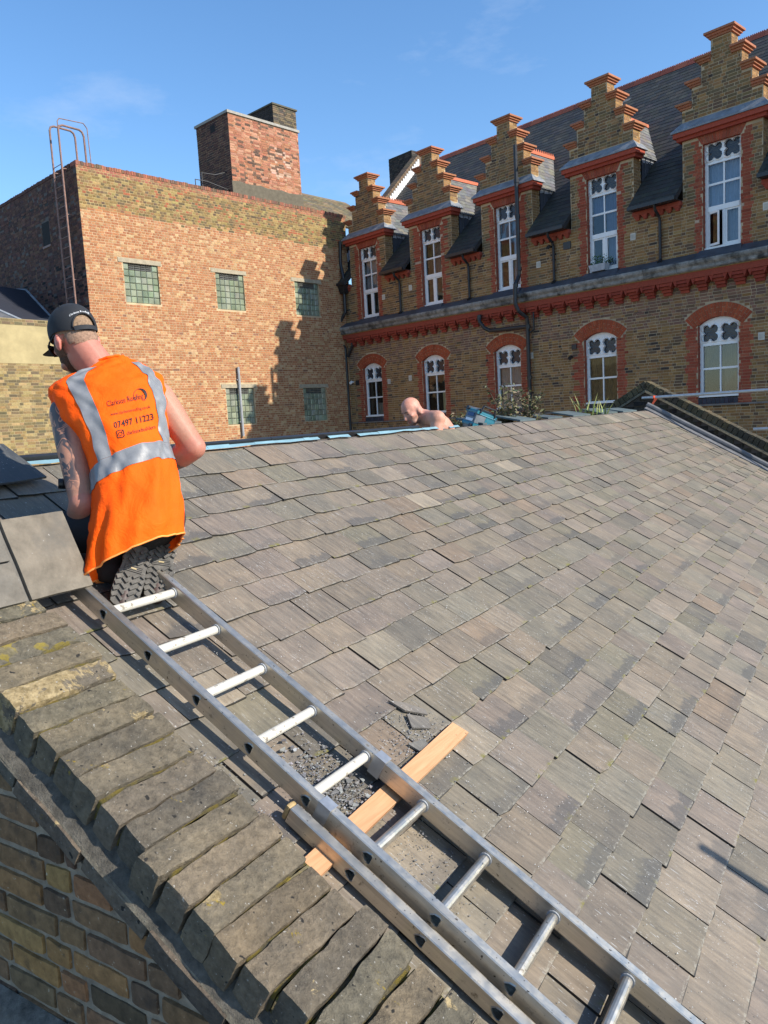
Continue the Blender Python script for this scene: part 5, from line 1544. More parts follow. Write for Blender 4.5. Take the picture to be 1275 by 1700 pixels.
# the tilted grey slab at left
ta = rad(33)
def TSL(a, b, c):   # a along the ridge, b up the tilted face, c off the face
    return TS(1.10 + a, 1.700 + b * math.cos(ta) - c * math.sin(ta), 0.132 + b * math.sin(ta) + c * math.cos(ta))
SB = thing('stone_slab', 'wide grey stone slab with grooved joints propped over the parapet at the left of the ladder', 'slab', TSL(0.3, 0.1, 0))
M['slab'] = mat_attr('grey sawn stone', 0.85, (0.6, 1.3), 16, 0.5, 0.004, speck=(55, 0.70, (0.42, 0.40, 0.37)), grime=(5, 0.55, 0.8, (0.105, 0.10, 0.09)))
for (a0, a1, b0, b1, col) in ((0.318, 0.548, 0.0, 0.285, (0.165, 0.142, 0.110)), (-0.25, 0.300, 0.142, 0.285, (0.140, 0.128, 0.108)), (-0.25, 0.300, 0.0, 0.138, (0.150, 0.134, 0.110))):
    mb = MB(TSL); rough_block(mb, TSL, a0, a1, b0, b1, -0.016, 0.0, 0.003, 0.0014, a0 * 30 + b0 * 9, col, (10, 8, 2), 9); mb.build('slab_piece', M['slab'], SB, smooth=False)
mb = MB(TSL); rough_block(mb, TSL, -0.25, 0.546, 0.0, 0.282, -0.021, -0.0165, 0.002, 0.0006, 5, (0.15, 0.14, 0.125), (6, 4, 1), 9); mb.build('joint_bed', M['slab'], SB)
mb = MB(TS); mb.box(1.16, 1.44, 1.86, 1.98, 0.118, 0.195, (0.1, 0.09, 0.08)); o = mb.build('slate_stack', M['roof_dark']); tag(o, 'dark packing block wedged beneath the propped grey stone slab', 'block')
# loose dark slate lying askew near the ridge at far left
mb = MB(TS)
P_ = [(1.40, 2.48), (1.871, 2.500), (2.012, 2.512), (1.985, 2.80), (1.55, 2.86), (1.40, 2.80)]
mb.prism(P_, lambda a, b: (a, b, 0.050 + (b - 2.5) * 0.02), lambda a, b: (a, b, 0.059 + (b - 2.5) * 0.02), (0.062, 0.066, 0.070, 0))
for i, f in enumerate(mb.f): mb.uv[i] = [(0.5, 0.9)] * len(f)
mb.has_uv = True
o = mb.build('loose_slate', M['slate']); tag(o, 'large loose blue black slate lying askew near the ridge at the left edge', 'slate')
# slates left lying just over the ridge
EDG = []
for k, (u, w, px) in enumerate(((7.0, 0.45, 0), (7.95, 0.45, 0), (8.8, 0.5, 0), (9.7, 0.7, 0), (10.9, 0.8, 0), (12.0, 0.8, 0))):
    mb = MB(TN)
    t = rc.uniform(0.0, 0.05)
    mb.hexa([(u, rn0 + 0.10, RZ + 0.0), (u + w, rn0 + 0.10, RZ + 0.0), (u + w * 1.05, rn0 + 0.42, RZ + 0.035 + t), (u + w * 0.1, rn0 + 0.42, RZ + 0.035 + t), (u, rn0 + 0.10, RZ + 0.018), (u + w, rn0 + 0.10, RZ + 0.018), (u + w * 1.05, rn0 + 0.42, RZ + 0.052 + t), (u + w * 0.1, rn0 + 0.42, RZ + 0.052 + t)], vary(rc, [(0.085, 0.105, 0.11), (0.07, 0.092, 0.095)]))
    o = mb.build('ridge_slate', M['roof_dark'])
    lab = ('first blue grey slate lying behind the ridge, right beside the site radio', 'second blue grey slate lying behind the ridge, under the leafy sprays', 'third blue grey slate behind the ridge, right of the leafy sprays', 'fourth blue grey slate behind the ridge, before the spiky green blades', 'long blue grey slate behind the ridge, right of the spiky green blades', 'last blue grey slate behind the ridge, against the dark peaked parapet')[k]
    tag(o, lab, 'slate', 'slates lying along the back of the ridge')

# ------------------------------------------------------------------ scaffold tubes
def on_u(px, py, u):
    r = at(px, py, 1.0) - CAMP
    return CAMP + r * (u / r.dot(RG))
a_, b_ = on_u(1066, 661, 13.22), on_u(1275, 647, 13.0)
d_ = b_ - a_
mb = MB(); mb.tube([a_, b_, b_ + d_ * 0.8], 0.0242, 12); o = mb.build('scaffold_tube', M['galv']); tag(o, 'long grey scaffold tube crossing in front of the dark peaked parapet, with an orange tag', 'scaffold tube')
t_ = a_ + d_ * 0.11
mb = MB()
mb.tube([t_ + Vector((-0.03, 0, 0)), t_ + Vector((0.03, 0.0, 0))], 0.027, 10)
mb.hexa([t_ + Vector(x) for x in ((-0.02, -0.03, -0.03), (0.03, -0.03, -0.03), (0.03, -0.027, -0.03), (-0.02, -0.027, -0.03))] + [t_ + Vector(x) for x in ((-0.02, -0.03, 0.0), (0.03, -0.03, 0.0), (0.03, -0.027, 0.0), (-0.02, -0.027, 0.0))])
mb.hexa([t_ + Vector(x) for x in ((-0.07, -0.02, -0.12), (-0.045, -0.02, -0.13), (-0.045, -0.017, -0.13), (-0.07, -0.017, -0.12))] + [t_ + Vector(x) for x in ((-0.02, -0.03, -0.028), (0.03, -0.03, -0.028), (0.03, -0.027, -0.028), (-0.02, -0.027, -0.028))])
o = mb.build('orange_tag', mat_plain('orange tape', (0.8, 0.10, 0.03), 0.5, var=0.1, bstr=0)); tag(o, 'small orange strip of tape tied round the scaffold tube', 'tape')
a_, b_ = on_u(1251, 712.5, 13.2), on_u(1275, 711.5, 13.18)
d_ = b_ - a_
mb = MB(); mb.tube([a_, b_, b_ + d_ * 6], 0.0242, 12); o = mb.build('scaffold_tube', M['galv']); tag(o, 'lower scaffold tube whose bare end just shows at the right edge', 'scaffold tube')
pt = TS(2.855, -0.366, 0.02) + SUN * 2.62
mb = MB(); mb.tube([pt, Vector((pt.x + 0.35, pt.y - 0.5, 0.0))], 0.0242, 12); o = mb.build('scaffold_pole', M['galv']); tag(o, 'upright scaffold pole beyond the eaves, casting a thin shadow on the slates', 'scaffold pole')

# ------------------------------------------------------------------ plants behind the ridge
def spray_plant(name, label, base, stems, height, spread, leaf, cols, rng, droop=0.4, leaves=26):
    t = thing(name, label, 'plant', base, None)
    ms = MB(); ml = MB()
    for s in range(stems):
        a = rng.uniform(0, 6.28); r = spread * rng.uniform(0.2, 1); hgt = height * rng.uniform(0.55, 1.0)
        tip = Vector((math.cos(a) * r, math.sin(a) * r, hgt)); pts = []
        for q in range(7):
            f = q / 6
            p = Vector(base) + Vector((tip.x * f ** 1.5, tip.y * f ** 1.5, tip.z * (f - droop * f * f * 0.5)))
            p += Vector((rng.uniform(-1, 1), rng.uniform(-1, 1), rng.uniform(-1, 1))) * 0.012
            pts.append(p)
        ms.tube(pts, [0.006 * (1 - 0.75 * q / 6) for q in range(7)], 5, vary(rng, [(0.10, 0.07, 0.045)]))
        for q in range(leaves):
            f = 0.25 + 0.75 * rng.random(); i = min(5, int(f * 6)); p = pts[i].lerp(pts[i + 1], f * 6 - i)
            d = Vector((rng.uniform(-1, 1), rng.uniform(-1, 1), rng.uniform(-0.8, 0.6))).normalized(); ln = leaf * rng.uniform(0.5, 1.2)
            e = d.cross(Vector((rng.uniform(-1, 1), rng.uniform(-1, 1), rng.uniform(-1, 1)))).normalized() * ln * 0.22
            c = vary(rng, cols, 0.2)
            ml.poly([p, p + d * ln * 0.45 + e, p + d * ln, p + d * ln * 0.45 - e], c)
    ms.build('stems', M['leaf'], t, kind='stuff'); ml.build('leaves', M['leaf'], t, kind='stuff')
    return t
rp_ = random.Random(9)
GRN = [(0.10, 0.11, 0.045), (0.14, 0.13, 0.06), (0.20, 0.17, 0.085), (0.24, 0.19, 0.12), (0.07, 0.085, 0.035)]
def ground_pt(px, py, d):
    return at(px, py, d)
spray_plant('leafy_shrub', 'low leafy shrub behind the ridge between the bald man and the site radio', at(775, 735, 8.6), 24, 0.50, 0.22, 0.06, GRN, rp_, 0.5, 24)
spray_plant('leafy_shrub', 'tallest straggly shrub behind the ridge, with reddish sprays right of the site radio', at(842, 735, 8.8), 26, 0.86, 0.26, 0.06, GRN, rp_, 0.35, 20)
spray_plant('leafy_shrub', 'brownish straggly shrub at the foot of the soil pipe behind the ridge', at(878, 735, 9.0), 26, 0.82, 0.26, 0.06, GRN, rp_, 0.45, 18)
GT = thing('spiky_plant', 'tuft of pale green sword leaves behind the ridge near the peaked parapet', 'plant', at(985, 705, 11.0))
mb = MB()
for q in range(34):
    b0 = at(985, 705, 11.0) + Vector((rp_.uniform(-0.22, 0.22), rp_.uniform(-0.1, 0.1), 0)); a = rp_.uniform(0, 6.28)
    ln = rp_.uniform(0.25, 0.5); d = Vector((rp_.uniform(-0.45, 0.45), rp_.uniform(-0.3, 0.3), 1)).normalized()
    e = Vector((math.cos(a), math.sin(a), 0)) * 0.011
    bend = Vector((d.x, d.y, -0.2)) * 0.1
    mb.poly([b0 - e, b0 + e, b0 + e * 0.8 + d * ln * 0.6, b0 - e * 0.8 + d * ln * 0.6], vary(rp_, [(0.28, 0.32, 0.10), (0.20, 0.26, 0.07)])); mb.poly([b0 - e * .8 + d * ln * .6, b0 + e * .8 + d * ln * .6, b0 + d * ln + bend], vary(rp_, [(0.32, 0.34, 0.12)]))
mb.build('blades', M['leaf'], GT, kind='stuff')
# ------------------------------------------------------------------ site radio tipped behind the ridge
RDc = at(793, 695, 7.75)
ex = (CAMR * 0.80 + CAMF * 0.55 - CAMU * 0.22).normalized()
ez_ = (CAMU * 0.86 + CAMR * 0.38 - CAMF * 0.05); ez_ = (ez_ - ex * ez_.dot(ex)).normalized()
ey = ez_.cross(ex)
def TRD(x, y, z): return RDc + ex * x + ey * y + ez_ * z
RD = thing('site_radio', 'blue and grey site radio tipped over behind the ridge', 'radio', RDc)
M['blue_plastic'] = mat_plain('blue plastic', (0.03, 0.17, 0.23), 0.45, var=0.12, bstr=0.05); M['grey_plastic'] = mat_plain('grey plastic', (0.16, 0.18, 0.20), 0.5, var=0.15, bstr=0.05); M['screen'] = mat_plain('dark display', (0.03, 0.06, 0.14), 0.15, var=0.05, bstr=0)
mb = MB(TRD); rough_block(mb, TRD, -0.10, 0.15, -0.09, 0.09, -0.12, 0.10, 0.02, 0.0, 0, (1, 1, 1), (4, 4, 4)); mb.build('body', M['grey_plastic'], RD, smooth=True)
mb = MB(TRD)
for z in (0.055, -0.075): rough_block(mb, TRD, -0.108, 0.16, -0.10, 0.10, z - 0.018, z + 0.026, 0.012, 0.0, 0, (1, 1, 1), (4, 4, 3))
rough_block(mb, TRD, 0.02, 0.155, -0.096, 0.096, -0.06, 0.06, 0.015, 0.0, 0, (1, 1, 1), (4, 4, 3)); mb.build('bumper', M['blue_plastic'], RD, smooth=True)
mb = MB(TRD); mb.box(-0.104, -0.101, -0.055, 0.045, 0.0, 0.045); mb.build('display', M['screen'], RD)
mb = MB(TRD); mb.box(-0.105, -0.101, -0.06, 0.05, -0.045, -0.018, (1, 1, 1)); mb.build('button_panel', M['white'], RD)
mb = MB(TRD); mb.tube([(-0.10, -0.06, -0.09), (-0.12, -0.06, -0.09)], 0.02, 12); mb.tube([(-0.10, 0.055, 0.075), (-0.125, 0.055, 0.075)], 0.022, 12); mb.build('knob', M['black_iron'], RD)
mb = MB(TRD); mb.tube([(-0.07, -0.10, 0.06), (-0.05, -0.10, 0.13), (0.10, -0.10, 0.13), (0.12, -0.10, 0.06)], 0.011, 8); mb.build('handle', M['black_iron'], RD)
# ------------------------------------------------------------------ people
def ellipsoid(mb, c, r, ax=None, n=14, m=10, col=(1, 1, 1, 1)):
    ax = ax or (Vector((1, 0, 0)), Vector((0, 1, 0)), Vector((0, 0, 1)))
    vs, fs = [], []
    c = Vector(c)
    for i in range(m + 1):
        th = math.pi * i / m
        for j in range(n):
            ph = 2 * math.pi * j / n
            vs.append(c + ax[0] * (r[0] * math.sin(th) * math.cos(ph)) + ax[1] * (r[1] * math.sin(th) * math.sin(ph)) + ax[2] * (r[2] * math.cos(th)))
    for i in range(m):
        for j in range(n):
            fs.append((i * n + j, i * n + (j + 1) % n, (i + 1) * n + (j + 1) % n, (i + 1) * n + j))
    mb.mesh([tuple(v) for v in vs], fs, col)
def capsule(mb, a, b, ra, rb, n=12):
    a, b = Vector(a), Vector(b)
    t = (b - a).normalized(); s = t.orthogonal().normalized(); u = t.cross(s)
    rings = []
    for k in range(5):
        an = math.pi / 2 * (1 - k / 4); rings.append((a - t * ra * math.sin(an), ra * math.cos(an)))
    for k in range(1, 4): rings.append((a.lerp(b, k / 4), ra + (rb - ra) * k / 4))
    for k in range(5):
        an = math.pi / 2 * k / 4; rings.append((b + t * rb * math.sin(an), rb * math.cos(an)))
    vs, fs = [], []
    for c, r in rings:
        for j in range(n):
            p = 2 * math.pi * j / n; vs.append(tuple(c + (s * math.cos(p) + u * math.sin(p)) * max(r, 1e-4)))
    for i in range(len(rings) - 1):
        for j in range(n): fs.append((i * n + j, i * n + (j + 1) % n, (i + 1) * n + (j + 1) % n, (i + 1) * n + j))
    mb.mesh(vs, fs)
def fuse(mb, name, mat, parent, voxel, smooth_n=6, colour=None):
    """melt overlapping volumes into one continuous skin"""
    o = mb.build(name + '_raw', mat)
    r = o.modifiers.new('r', 'REMESH'); r.mode = 'VOXEL'; r.voxel_size = voxel; r.use_smooth_shade = True
    s = o.modifiers.new('s', 'SMOOTH'); s.iterations = smooth_n; s.factor = 0.5
    dg = bpy.context.evaluated_depsgraph_get()
    me = bpy.data.meshes.new_from_object(o.evaluated_get(dg))
    me.name = name
    bpy.data.objects.remove(o)
    off = OFF[parent.name]
    cs = []
    if colour: cs = [colour(v.co.copy()) for v in me.vertices]
    me.transform(Matrix.Translation(-off))
    while me.color_attributes: me.color_attributes.remove(me.color_attributes[0])
    ca = me.color_attributes.new('Col', 'FLOAT_COLOR', 'POINT')
    d = []
    for i in range(len(me.vertices)): d += list(cs[i]) if cs else [1, 1, 1, 1]
    ca.data.foreach_set('color', d)
    if not me.materials: me.materials.append(mat)
    me.polygons.foreach_set('use_smooth', [True] * len(me.polygons))
    q = bpy.data.objects.new(name, me); COL.objects.link(q); q.parent = parent; OFF[q.name] = off
    return q
def mat_skin():
    m, n, l, b = newmat('skin', 0.55, 0, 0.4)
    a = attr(n); co = objco(n)
    nz = noise_node(n, l, 60, 5, 0.6, co); n2 = noise_node(n, l, 9, 3, 0.5, co)
    r = ramp(n, l, nz.outputs['Fac'], 0.3, 0.7, (0.93, 0.90, 0.88, 1), (1.06, 1.07, 1.07, 1)); r2 = ramp(n, l, n2.outputs['Fac'], 0.3, 0.7, (0.96, 0.88, 0.85, 1), (1.05, 1.08, 1.10, 1))
    c = mixc(n, l, 1.0, a.outputs['Color'], r.outputs['Color'], 'MULTIPLY'); c = mixc(n, l, 1.0, c, r2.outputs['Color'], 'MULTIPLY')
    # tattoo ink, only where the skin carries it (alpha below one)
    w = noise_node(n, l, 11.0, 2, 0.45, co, 1.6)
    d1 = math_node(n, l, 'ABSOLUTE', math_node(n, l, 'SUBTRACT', w.outputs['Fac'], 0.47))
    t1 = ramp(n, l, d1, 0.018, 0.030, (1, 1, 1, 1), (0, 0, 0, 1)); t2 = ramp(n, l, w.outputs['Fac'], 0.535, 0.55)
    wr_ = math_node(n, l, 'MAXIMUM', t1.outputs['Color'], t2.outputs['Color'])
    wr_ = math_node(n, l, 'MULTIPLY', wr_, 0.92)
    ink = math_node(n, l, 'SUBTRACT', 1.0, a.outputs['Alpha'])
    ink = math_node(n, l, 'MULTIPLY', ink, wr_)
    c = mixc(n, l, ink, c, (0.045, 0.05, 0.06))
    l.new(c, b.inputs['Base Color'])
    b.inputs['Subsurface Weight'].default_value = 0.08
    b.inputs['Subsurface Radius'].default_value = (0.012, 0.005, 0.003)
    bump(n, l, b, nz.outputs['Fac'], 0.12, 0.002)
    return m
M['skin'] = mat_skin()
M['hair'] = mat_attr('cropped hair', 0.85, (0.45, 1.5), 130, 0.7, 0.004)
M['cap_cloth'] = mat_plain('charcoal cap cloth', (0.014, 0.016, 0.020), 0.85, var=0.25, nscale=40, bstr=0.3, bdist=0.001)
M['trousers'] = mat_plain('black work trousers', (0.012, 0.012, 0.013), 0.9, var=0.3, nscale=25, bstr=0.4, bdist=0.004)
M['boot'] = mat_plain('dark brown boot leather', (0.045, 0.024, 0.020), 0.55, var=0.35, nscale=25, bstr=0.3, bdist=0.002)
M['sole'] = mat_plain('dusty rubber sole', (0.105, 0.098, 0.088), 0.85, var=0.45, nscale=30, bstr=0.5, bdist=0.003)
def mat_vest():
    m, n, l, b = newmat('orange mesh cloth', 0.75, 0, 0.15)
    co = objco(n)
    g = noise_node(n, l, 4.0, 4, 0.6, co)
    r = ramp(n, l, g.outputs['Fac'], 0.3, 0.7, (0.93, 0.088, 0.003, 1), (1.0, 0.125, 0.004, 1))
    s = noise_node(n, l, 16, 5, 0.65, co); sr = ramp(n, l, s.outputs['Fac'], 0.68, 0.76)
    c = mixc(n, l, math_node(n, l, 'MULTIPLY', sr.outputs['Color'], 0.55), r.outputs['Color'], (0.30, 0.07, 0.02))
    l.new(c, b.inputs['Base Color'])
    w = noise_node(n, l, 11, 4, 0.6, co, 0.8)
    w2 = noise_node(n, l, 26, 5, 0.7, co, 1.2)
    hh_ = math_node(n, l, 'ADD', w.outputs['Fac'], math_node(n, l, 'MULTIPLY', w2.outputs['Fac'], 0.25))
    bump(n, l, b, hh_, 0.32, 0.03)
    return m
M['vest'] = mat_vest()
M['reflective'] = mat_plain('silver reflective tape', (0.185, 0.19, 0.20), 0.45, var=0.12, nscale=30, bstr=0.15, bdist=0.002)
M['ink'] = mat_plain('black print', (0.025, 0.012, 0.012), 0.8, var=0.1, bstr=0)
M['cap_print'] = mat_plain('white print', (0.75, 0.75, 0.75), 0.8, var=0.05, bstr=0)
M['lens'] = mat_plain('amber lens', (0.10, 0.03, 0.012), 0.08, var=0.1, bstr=0)
M['eye'] = mat_plain('eye', (0.35, 0.32, 0.30), 0.2, var=0.02, bstr=0)
M['iris'] = mat_plain('dark iris', (0.03, 0.02, 0.015), 0.2, var=0.02, bstr=0)

def cam_dir(r, u, f): return (CAMR * r + CAMU * u + CAMF * f)
def head_frame(c, fwd, right):
    Y = fwd.normalized(); X = (right - Y * right.dot(Y)).normalized(); Z = X.cross(Y)
    return (lambda x, y, z: c + X * x + Y * y + Z * z), (X, Y, Z)
def add_head(mb, Hf, ax):
    e = lambda c, r: ellipsoid(mb, Hf(*c), r, ax)
    e((0, -0.005, 0.032), (0.076, 0.096, 0.087)); e((0, 0.03, -0.02), (0.066, 0.066, 0.07)); e((0, 0.038, -0.062), (0.053, 0.055, 0.055)); e((0, 0.068, -0.098), (0.026, 0.024, 0.02))
    e((0, -0.04, -0.02), (0.062, 0.058, 0.06))
    for s in (-1, 1):
        e((s * 0.030, 0.080, 0.024), (0.026, 0.012, 0.010)); e((s * 0.045, 0.062, -0.022), (0.020, 0.022, 0.017)); e((s * 0.030, 0.055, -0.085), (0.028, 0.03, 0.02))
        e((s * 0.079, -0.012, -0.022), (0.009, 0.021, 0.034)); e((s * 0.084, -0.022, -0.014), (0.006, 0.014, 0.027))
    capsule(mb, Hf(0, 0.090, 0.008), Hf(0, 0.112, -0.030), 0.009, 0.014); e((0, 0.102, -0.036), (0.017, 0.012, 0.009))
    e((0, 0.088, -0.062), (0.022, 0.010, 0.006)); e((0, 0.085, -0.074), (0.019, 0.010, 0.007))
def add_hand(mb, w, d, n, s=1.0):
    """w wrist, d direction of the fingers, n palm normal: palm, four curled fingers, thumb"""
    d = d.normalized(); n = (n - d * n.dot(d)).normalized(); x = d.cross(n)
    capsule(mb, w, w + d * 0.03 * s, 0.026 * s, 0.030 * s)
    for k in range(4): capsule(mb, w + d * 0.03 * s + x * (k - 1.5) * 0.012 * s, w + d * 0.085 * s + x * (k - 1.5) * 0.020 * s, 0.014 * s, 0.0115 * s)
    for k, (l1, l2) in enumerate(((0.040, 0.034), (0.046, 0.040), (0.042, 0.037), (0.032, 0.028))):
        b = w + d * 0.088 * s + x * (k - 1.5) * 0.0215 * s
        m_ = b + (d * 0.75 + n * 0.65).normalized() * l1 * s; t = m_ + (n * 0.95 - d * 0.1).normalized() * l2 * s
        capsule(mb, b, m_, 0.0098 * s, 0.009 * s); capsule(mb, m_, t, 0.009 * s, 0.0075 * s)
    b = w + d * 0.03 * s - x * 0.030 * s; m_ = b + (d * 0.6 - x * 0.7 + n * 0.3).normalized() * 0.042 * s; t = m_ + (d * 0.8 + n * 0.5 - x * 0.05).normalized() * 0.032 * s
    capsule(mb, b, m_, 0.014 * s, 0.0105 * s); capsule(mb, m_, t, 0.0105 * s, 0.0085 * s)

# ---------------- the roofer in the orange vest
W1 = thing('person', 'man in a bright orange high visibility vest and black cap kneeling on the aluminium ladder', 'person', TS(1.85, 1.8, 0.02))
HC = at(124, 563, 3.0)
Hf, Hax = head_frame(HC, cam_dir(-0.68, -0.29, 0.67), cam_dir(0.70, 0.19, 0.66))
shL, elL, wrL = at(112, 686, 2.915), at(138, 835, 2.815), at(122, 912, 2.98)
shR, elR, wrR = at(262, 660, 3.02), at(322, 743, 3.02), at(262, 782, 3.13)
mb = MB()
add_head(mb, Hf, Hax)
nb = at(178, 628, 2.99)
capsule(mb, Hf(0, -0.035, -0.035), nb, 0.058, 0.066); capsule(mb, Hf(0, 0.0, -0.07), nb.lerp(HC, 0.1), 0.05, 0.06)
chest = at(190, 700, 2.96); belly = at(222, 800, 2.90); pel = at(226, 838, 2.90)
capsule(mb, nb, chest, 0.075, 0.115); capsule(mb, chest, belly, 0.115, 0.10); capsule(mb, belly, pel, 0.10, 0.095)
capsule(mb, nb, shL, 0.06, 0.062); capsule(mb, nb, shR, 0.06, 0.06)
capsule(mb, chest, shL.lerp(chest, 0.3), 0.10, 0.08); capsule(mb, chest, shR.lerp(chest, 0.3), 0.10, 0.08)
def arm(sh, el, wr, k):
    capsule(mb, sh, sh.lerp(el, 0.45), 0.066 * k, 0.060 * k); capsule(mb, sh.lerp(el, 0.4), el, 0.060 * k, 0.047 * k)
    ellipsoid(mb, el, (0.047 * k,) * 3)
    capsule(mb, el, el.lerp(wr, 0.35), 0.049 * k, 0.051 * k); capsule(mb, el.lerp(wr, 0.3), wr, 0.051 * k, 0.030 * k)
arm(shL, elL, wrL, 1.0); arm(shR, elR, wrR, 0.97)
add_hand(mb, wrL, wrL - elL + cam_dir(0.05, -0.02, 0.0), cam_dir(0.6, 0.5, 0.2))
add_hand(mb, wrR, (wrR - elR) + cam_dir(-0.05, 0.0, 0.02), cam_dir(0.1, 0.3, 0.9))
def skin1(p):
    c = Vector((0.385, 0.195, 0.130))
    q = p - HC
    ly, lz, lx = q.dot(Hax[1]), q.dot(Hax[2]), q.dot(Hax[0])
    al = 1.0
    if q.length < 0.25:                                  # sunburnt ears, nape
        c = Vector((0.43, 0.175, 0.125))
        if abs(lx) > 0.074 and abs(lz) < 0.05: c = Vector((0.50, 0.175, 0.135))
        if ly > 0.0 and lz < -0.03: c = Vector((0.32, 0.17, 0.12))
    # upper left arm: inked on the outer side
    ax = elL - shL; t = (p - shL).dot(ax) / ax.length_squared
    if -0.25 < t < 0.95 and (p - shL - ax * t).length < 0.09:
        side = (p - shL - ax * t).normalized().dot(cam_dir(-0.9, 0.0, -0.35))
        al = 1.0 - max(0.0, min(1.0, (side - 0.05) * 4)) * min(1, (0.95 - t) * 5)
    ax = wrL - elL; t = (p - elL).dot(ax) / ax.length_squared
    if 0 < t < 1.2: c = Vector((0.37, 0.182, 0.122))
    ax = wrR - elR; t = (p - elR).dot(ax) / ax.length_squared
    if 0.35 < t < 0.8 and (p - elR - ax * t).length < 0.07: al = 0.25
    if (p - elR).length < 0.055 or (p - elL).length < 0.05: c = Vector((0.42, 0.185, 0.130))
    return (c.x, c.y, c.z, al)
fuse(mb, 'body', M['skin'], W1, 0.0075, 5, skin1)
# hair and beard shells
def shell(name, c, r, inside, col, mat, bump_=0.0, n=40, m=28):
    mb = MB(); vs = {}
    def P(i, j):
        th = math.pi * i / m; ph = 2 * math.pi * j / n
        return Vector((c[0] + r[0] * math.sin(th) * math.cos(ph), c[1] + r[1] * math.sin(th) * math.sin(ph), c[2] + r[2] * math.cos(th)))
    for i in range(m):
        for j in range(n):
            q = [P(i, j), P(i, j + 1), P(i + 1, j + 1), P(i + 1, j)]
            ctr = sum(q, Vector()) / 4
            if inside(ctr): mb.poly([Hf(*p) for p in q], col)
    return mb.build(name, mat, W1, smooth=True)
HAIRC = (0.27, 0.18, 0.115)
shell('hair', (0, -0.006, 0.031), (0.0785, 0.0985, 0.0895), lambda p: p.y < 0.03 and p.z > -0.03 - 0.0 * p.y and p.z < 0.085 and not (abs(p.x) > 0.066 and p.z < 0.0), HAIRC, M['hair'])
shell('nape_hair', (0, -0.041, -0.02), (0.0645, 0.0605, 0.0625), lambda p: p.y < -0.05 and p.z > -0.062 + 0.25 * abs(p.x), (0.30, 0.19, 0.13), M['hair'])
shell('beard', (0, 0.037, -0.060), (0.0575, 0.0595, 0.0595), lambda p: p.z < -0.035 + 0.3 * max(0, 0.02 - p.y) * 0 and p.y > -0.012, (0.075, 0.042, 0.026), M['hair'])
shell('sideburn', (0, 0.03, -0.02), (0.0695, 0.0695, 0.0735), lambda p: p.z < 0.012 and p.z > -0.09 and 0.0 < p.y < 0.05 and abs(p.x) > 0.045, (0.12, 0.07, 0.045), M['hair'])
for s in (-1, 1):
    mb = MB(); ellipsoid(mb, Hf(s * 0.031, 0.083, 0.006), (0.012, 0.009, 0.009), Hax); o = mb.build('eye', M['eye'], W1, smooth=True)
    mb = MB(); ellipsoid(mb, Hf(s * 0.031, 0.091, 0.005), (0.005, 0.002, 0.005), Hax); mb.build('iris', M['iris'], o, smooth=True)
# cap
RIM = 0.030
CR = (0.0865, 0.1075, 0.104); CC = (0, -0.004, 0.030)
def cap_pt(a, e, k=1.0):
    return (CC[0] + CR[0] * k * math.cos(e) * math.cos(a), CC[1] + CR[1] * k * math.cos(e) * math.sin(a), CC[2] + CR[2] * k * math.sin(e) ** 0.9 if e > 0 else CC[2] + CR[2] * k * math.sin(e))
def in_gap(x, y, z):
    if y > 0: return False
    zz = (z - 0.004) / 0.050; xx = x / 0.046
    return zz > 0 and xx * xx + zz * zz < 1
mb = MB()
na, ne = 96, 34
for i in range(na):
    for j in range(ne):
        a0, a1 = 2 * math.pi * i / na, 2 * math.pi * (i + 1) / na
        eb = lambda a: -0.12 - 0.30 * max(0.0, -math.sin(a)) ** 1.5
        ee = lambda a, q: eb(a) + (math.pi / 2 - eb(a)) * q / ne
        q = [cap_pt(a0, ee(a0, j)), cap_pt(a1, ee(a1, j)), cap_pt(a1, ee(a1, j + 1)), cap_pt(a0, ee(a0, j + 1))]
        m_ = [sum(p[k] for p in q) / 4 for k in range(3)]
        if in_gap(*m_): continue
        mb.poly([Hf(*p) for p in q])
capo = mb.build('cap', M['cap_cloth'], W1, smooth=True)
mb = MB()                                               # bound edge of the opening, closing strap, seams, button
ar = []
for k in range(21):
    t = math.pi * k / 20; x = 0.0465 * math.cos(t); z = 0.004 + 0.051 * math.sin(t)
    zz = (z - CC[2]) / CR[2]; e = math.asin(min(0.99, max(-0.99, zz ** (1 / 0.9) if zz > 0 else zz))); yy = -math.sqrt(max(0, 1 - (x / (CR[0] * math.cos(e))) ** 2)) * CR[1] * math.cos(e) + CC[1]
    ar.append(Hf(x, yy - 0.001, z))
mb.tube(ar, 0.0035, 6)
mb.build('opening_trim', M['cap_cloth'], capo, smooth=True)
mb = MB()
st = []
for k in range(13):
    a = -math.pi / 2 + (k - 6) * 0.09
    st.append((CR[0] * 1.02 * math.cos(a) * 0.995, CC[1] + CR[1] * 1.02 * math.sin(a), -0.012))
for k in range(12):
    p, q = st[k], st[k + 1]
    mb.poly([Hf(*p), Hf(*q), Hf(q[0], q[1], 0.006), Hf(p[0], p[1], 0.006)])
mb.build('strap', M['cap_cloth'], capo)
mb = MB(); ellipsoid(mb, Hf(0, CC[1], CC[2] + CR[2]), (0.008, 0.008, 0.004), Hax); mb.build('button', M['cap_cloth'], capo, smooth=True)
for sx in (-1, 1):
    mb = MB(); ellipsoid(mb, Hf(*cap_pt(-math.pi / 2 + sx * 0.95, 0.88, 1.01)), (0.004, 0.004, 0.004), Hax); mb.build('eyelet', M['cap_cloth'], capo, smooth=True)
mb = MB()
nbx, nby = 14, 6
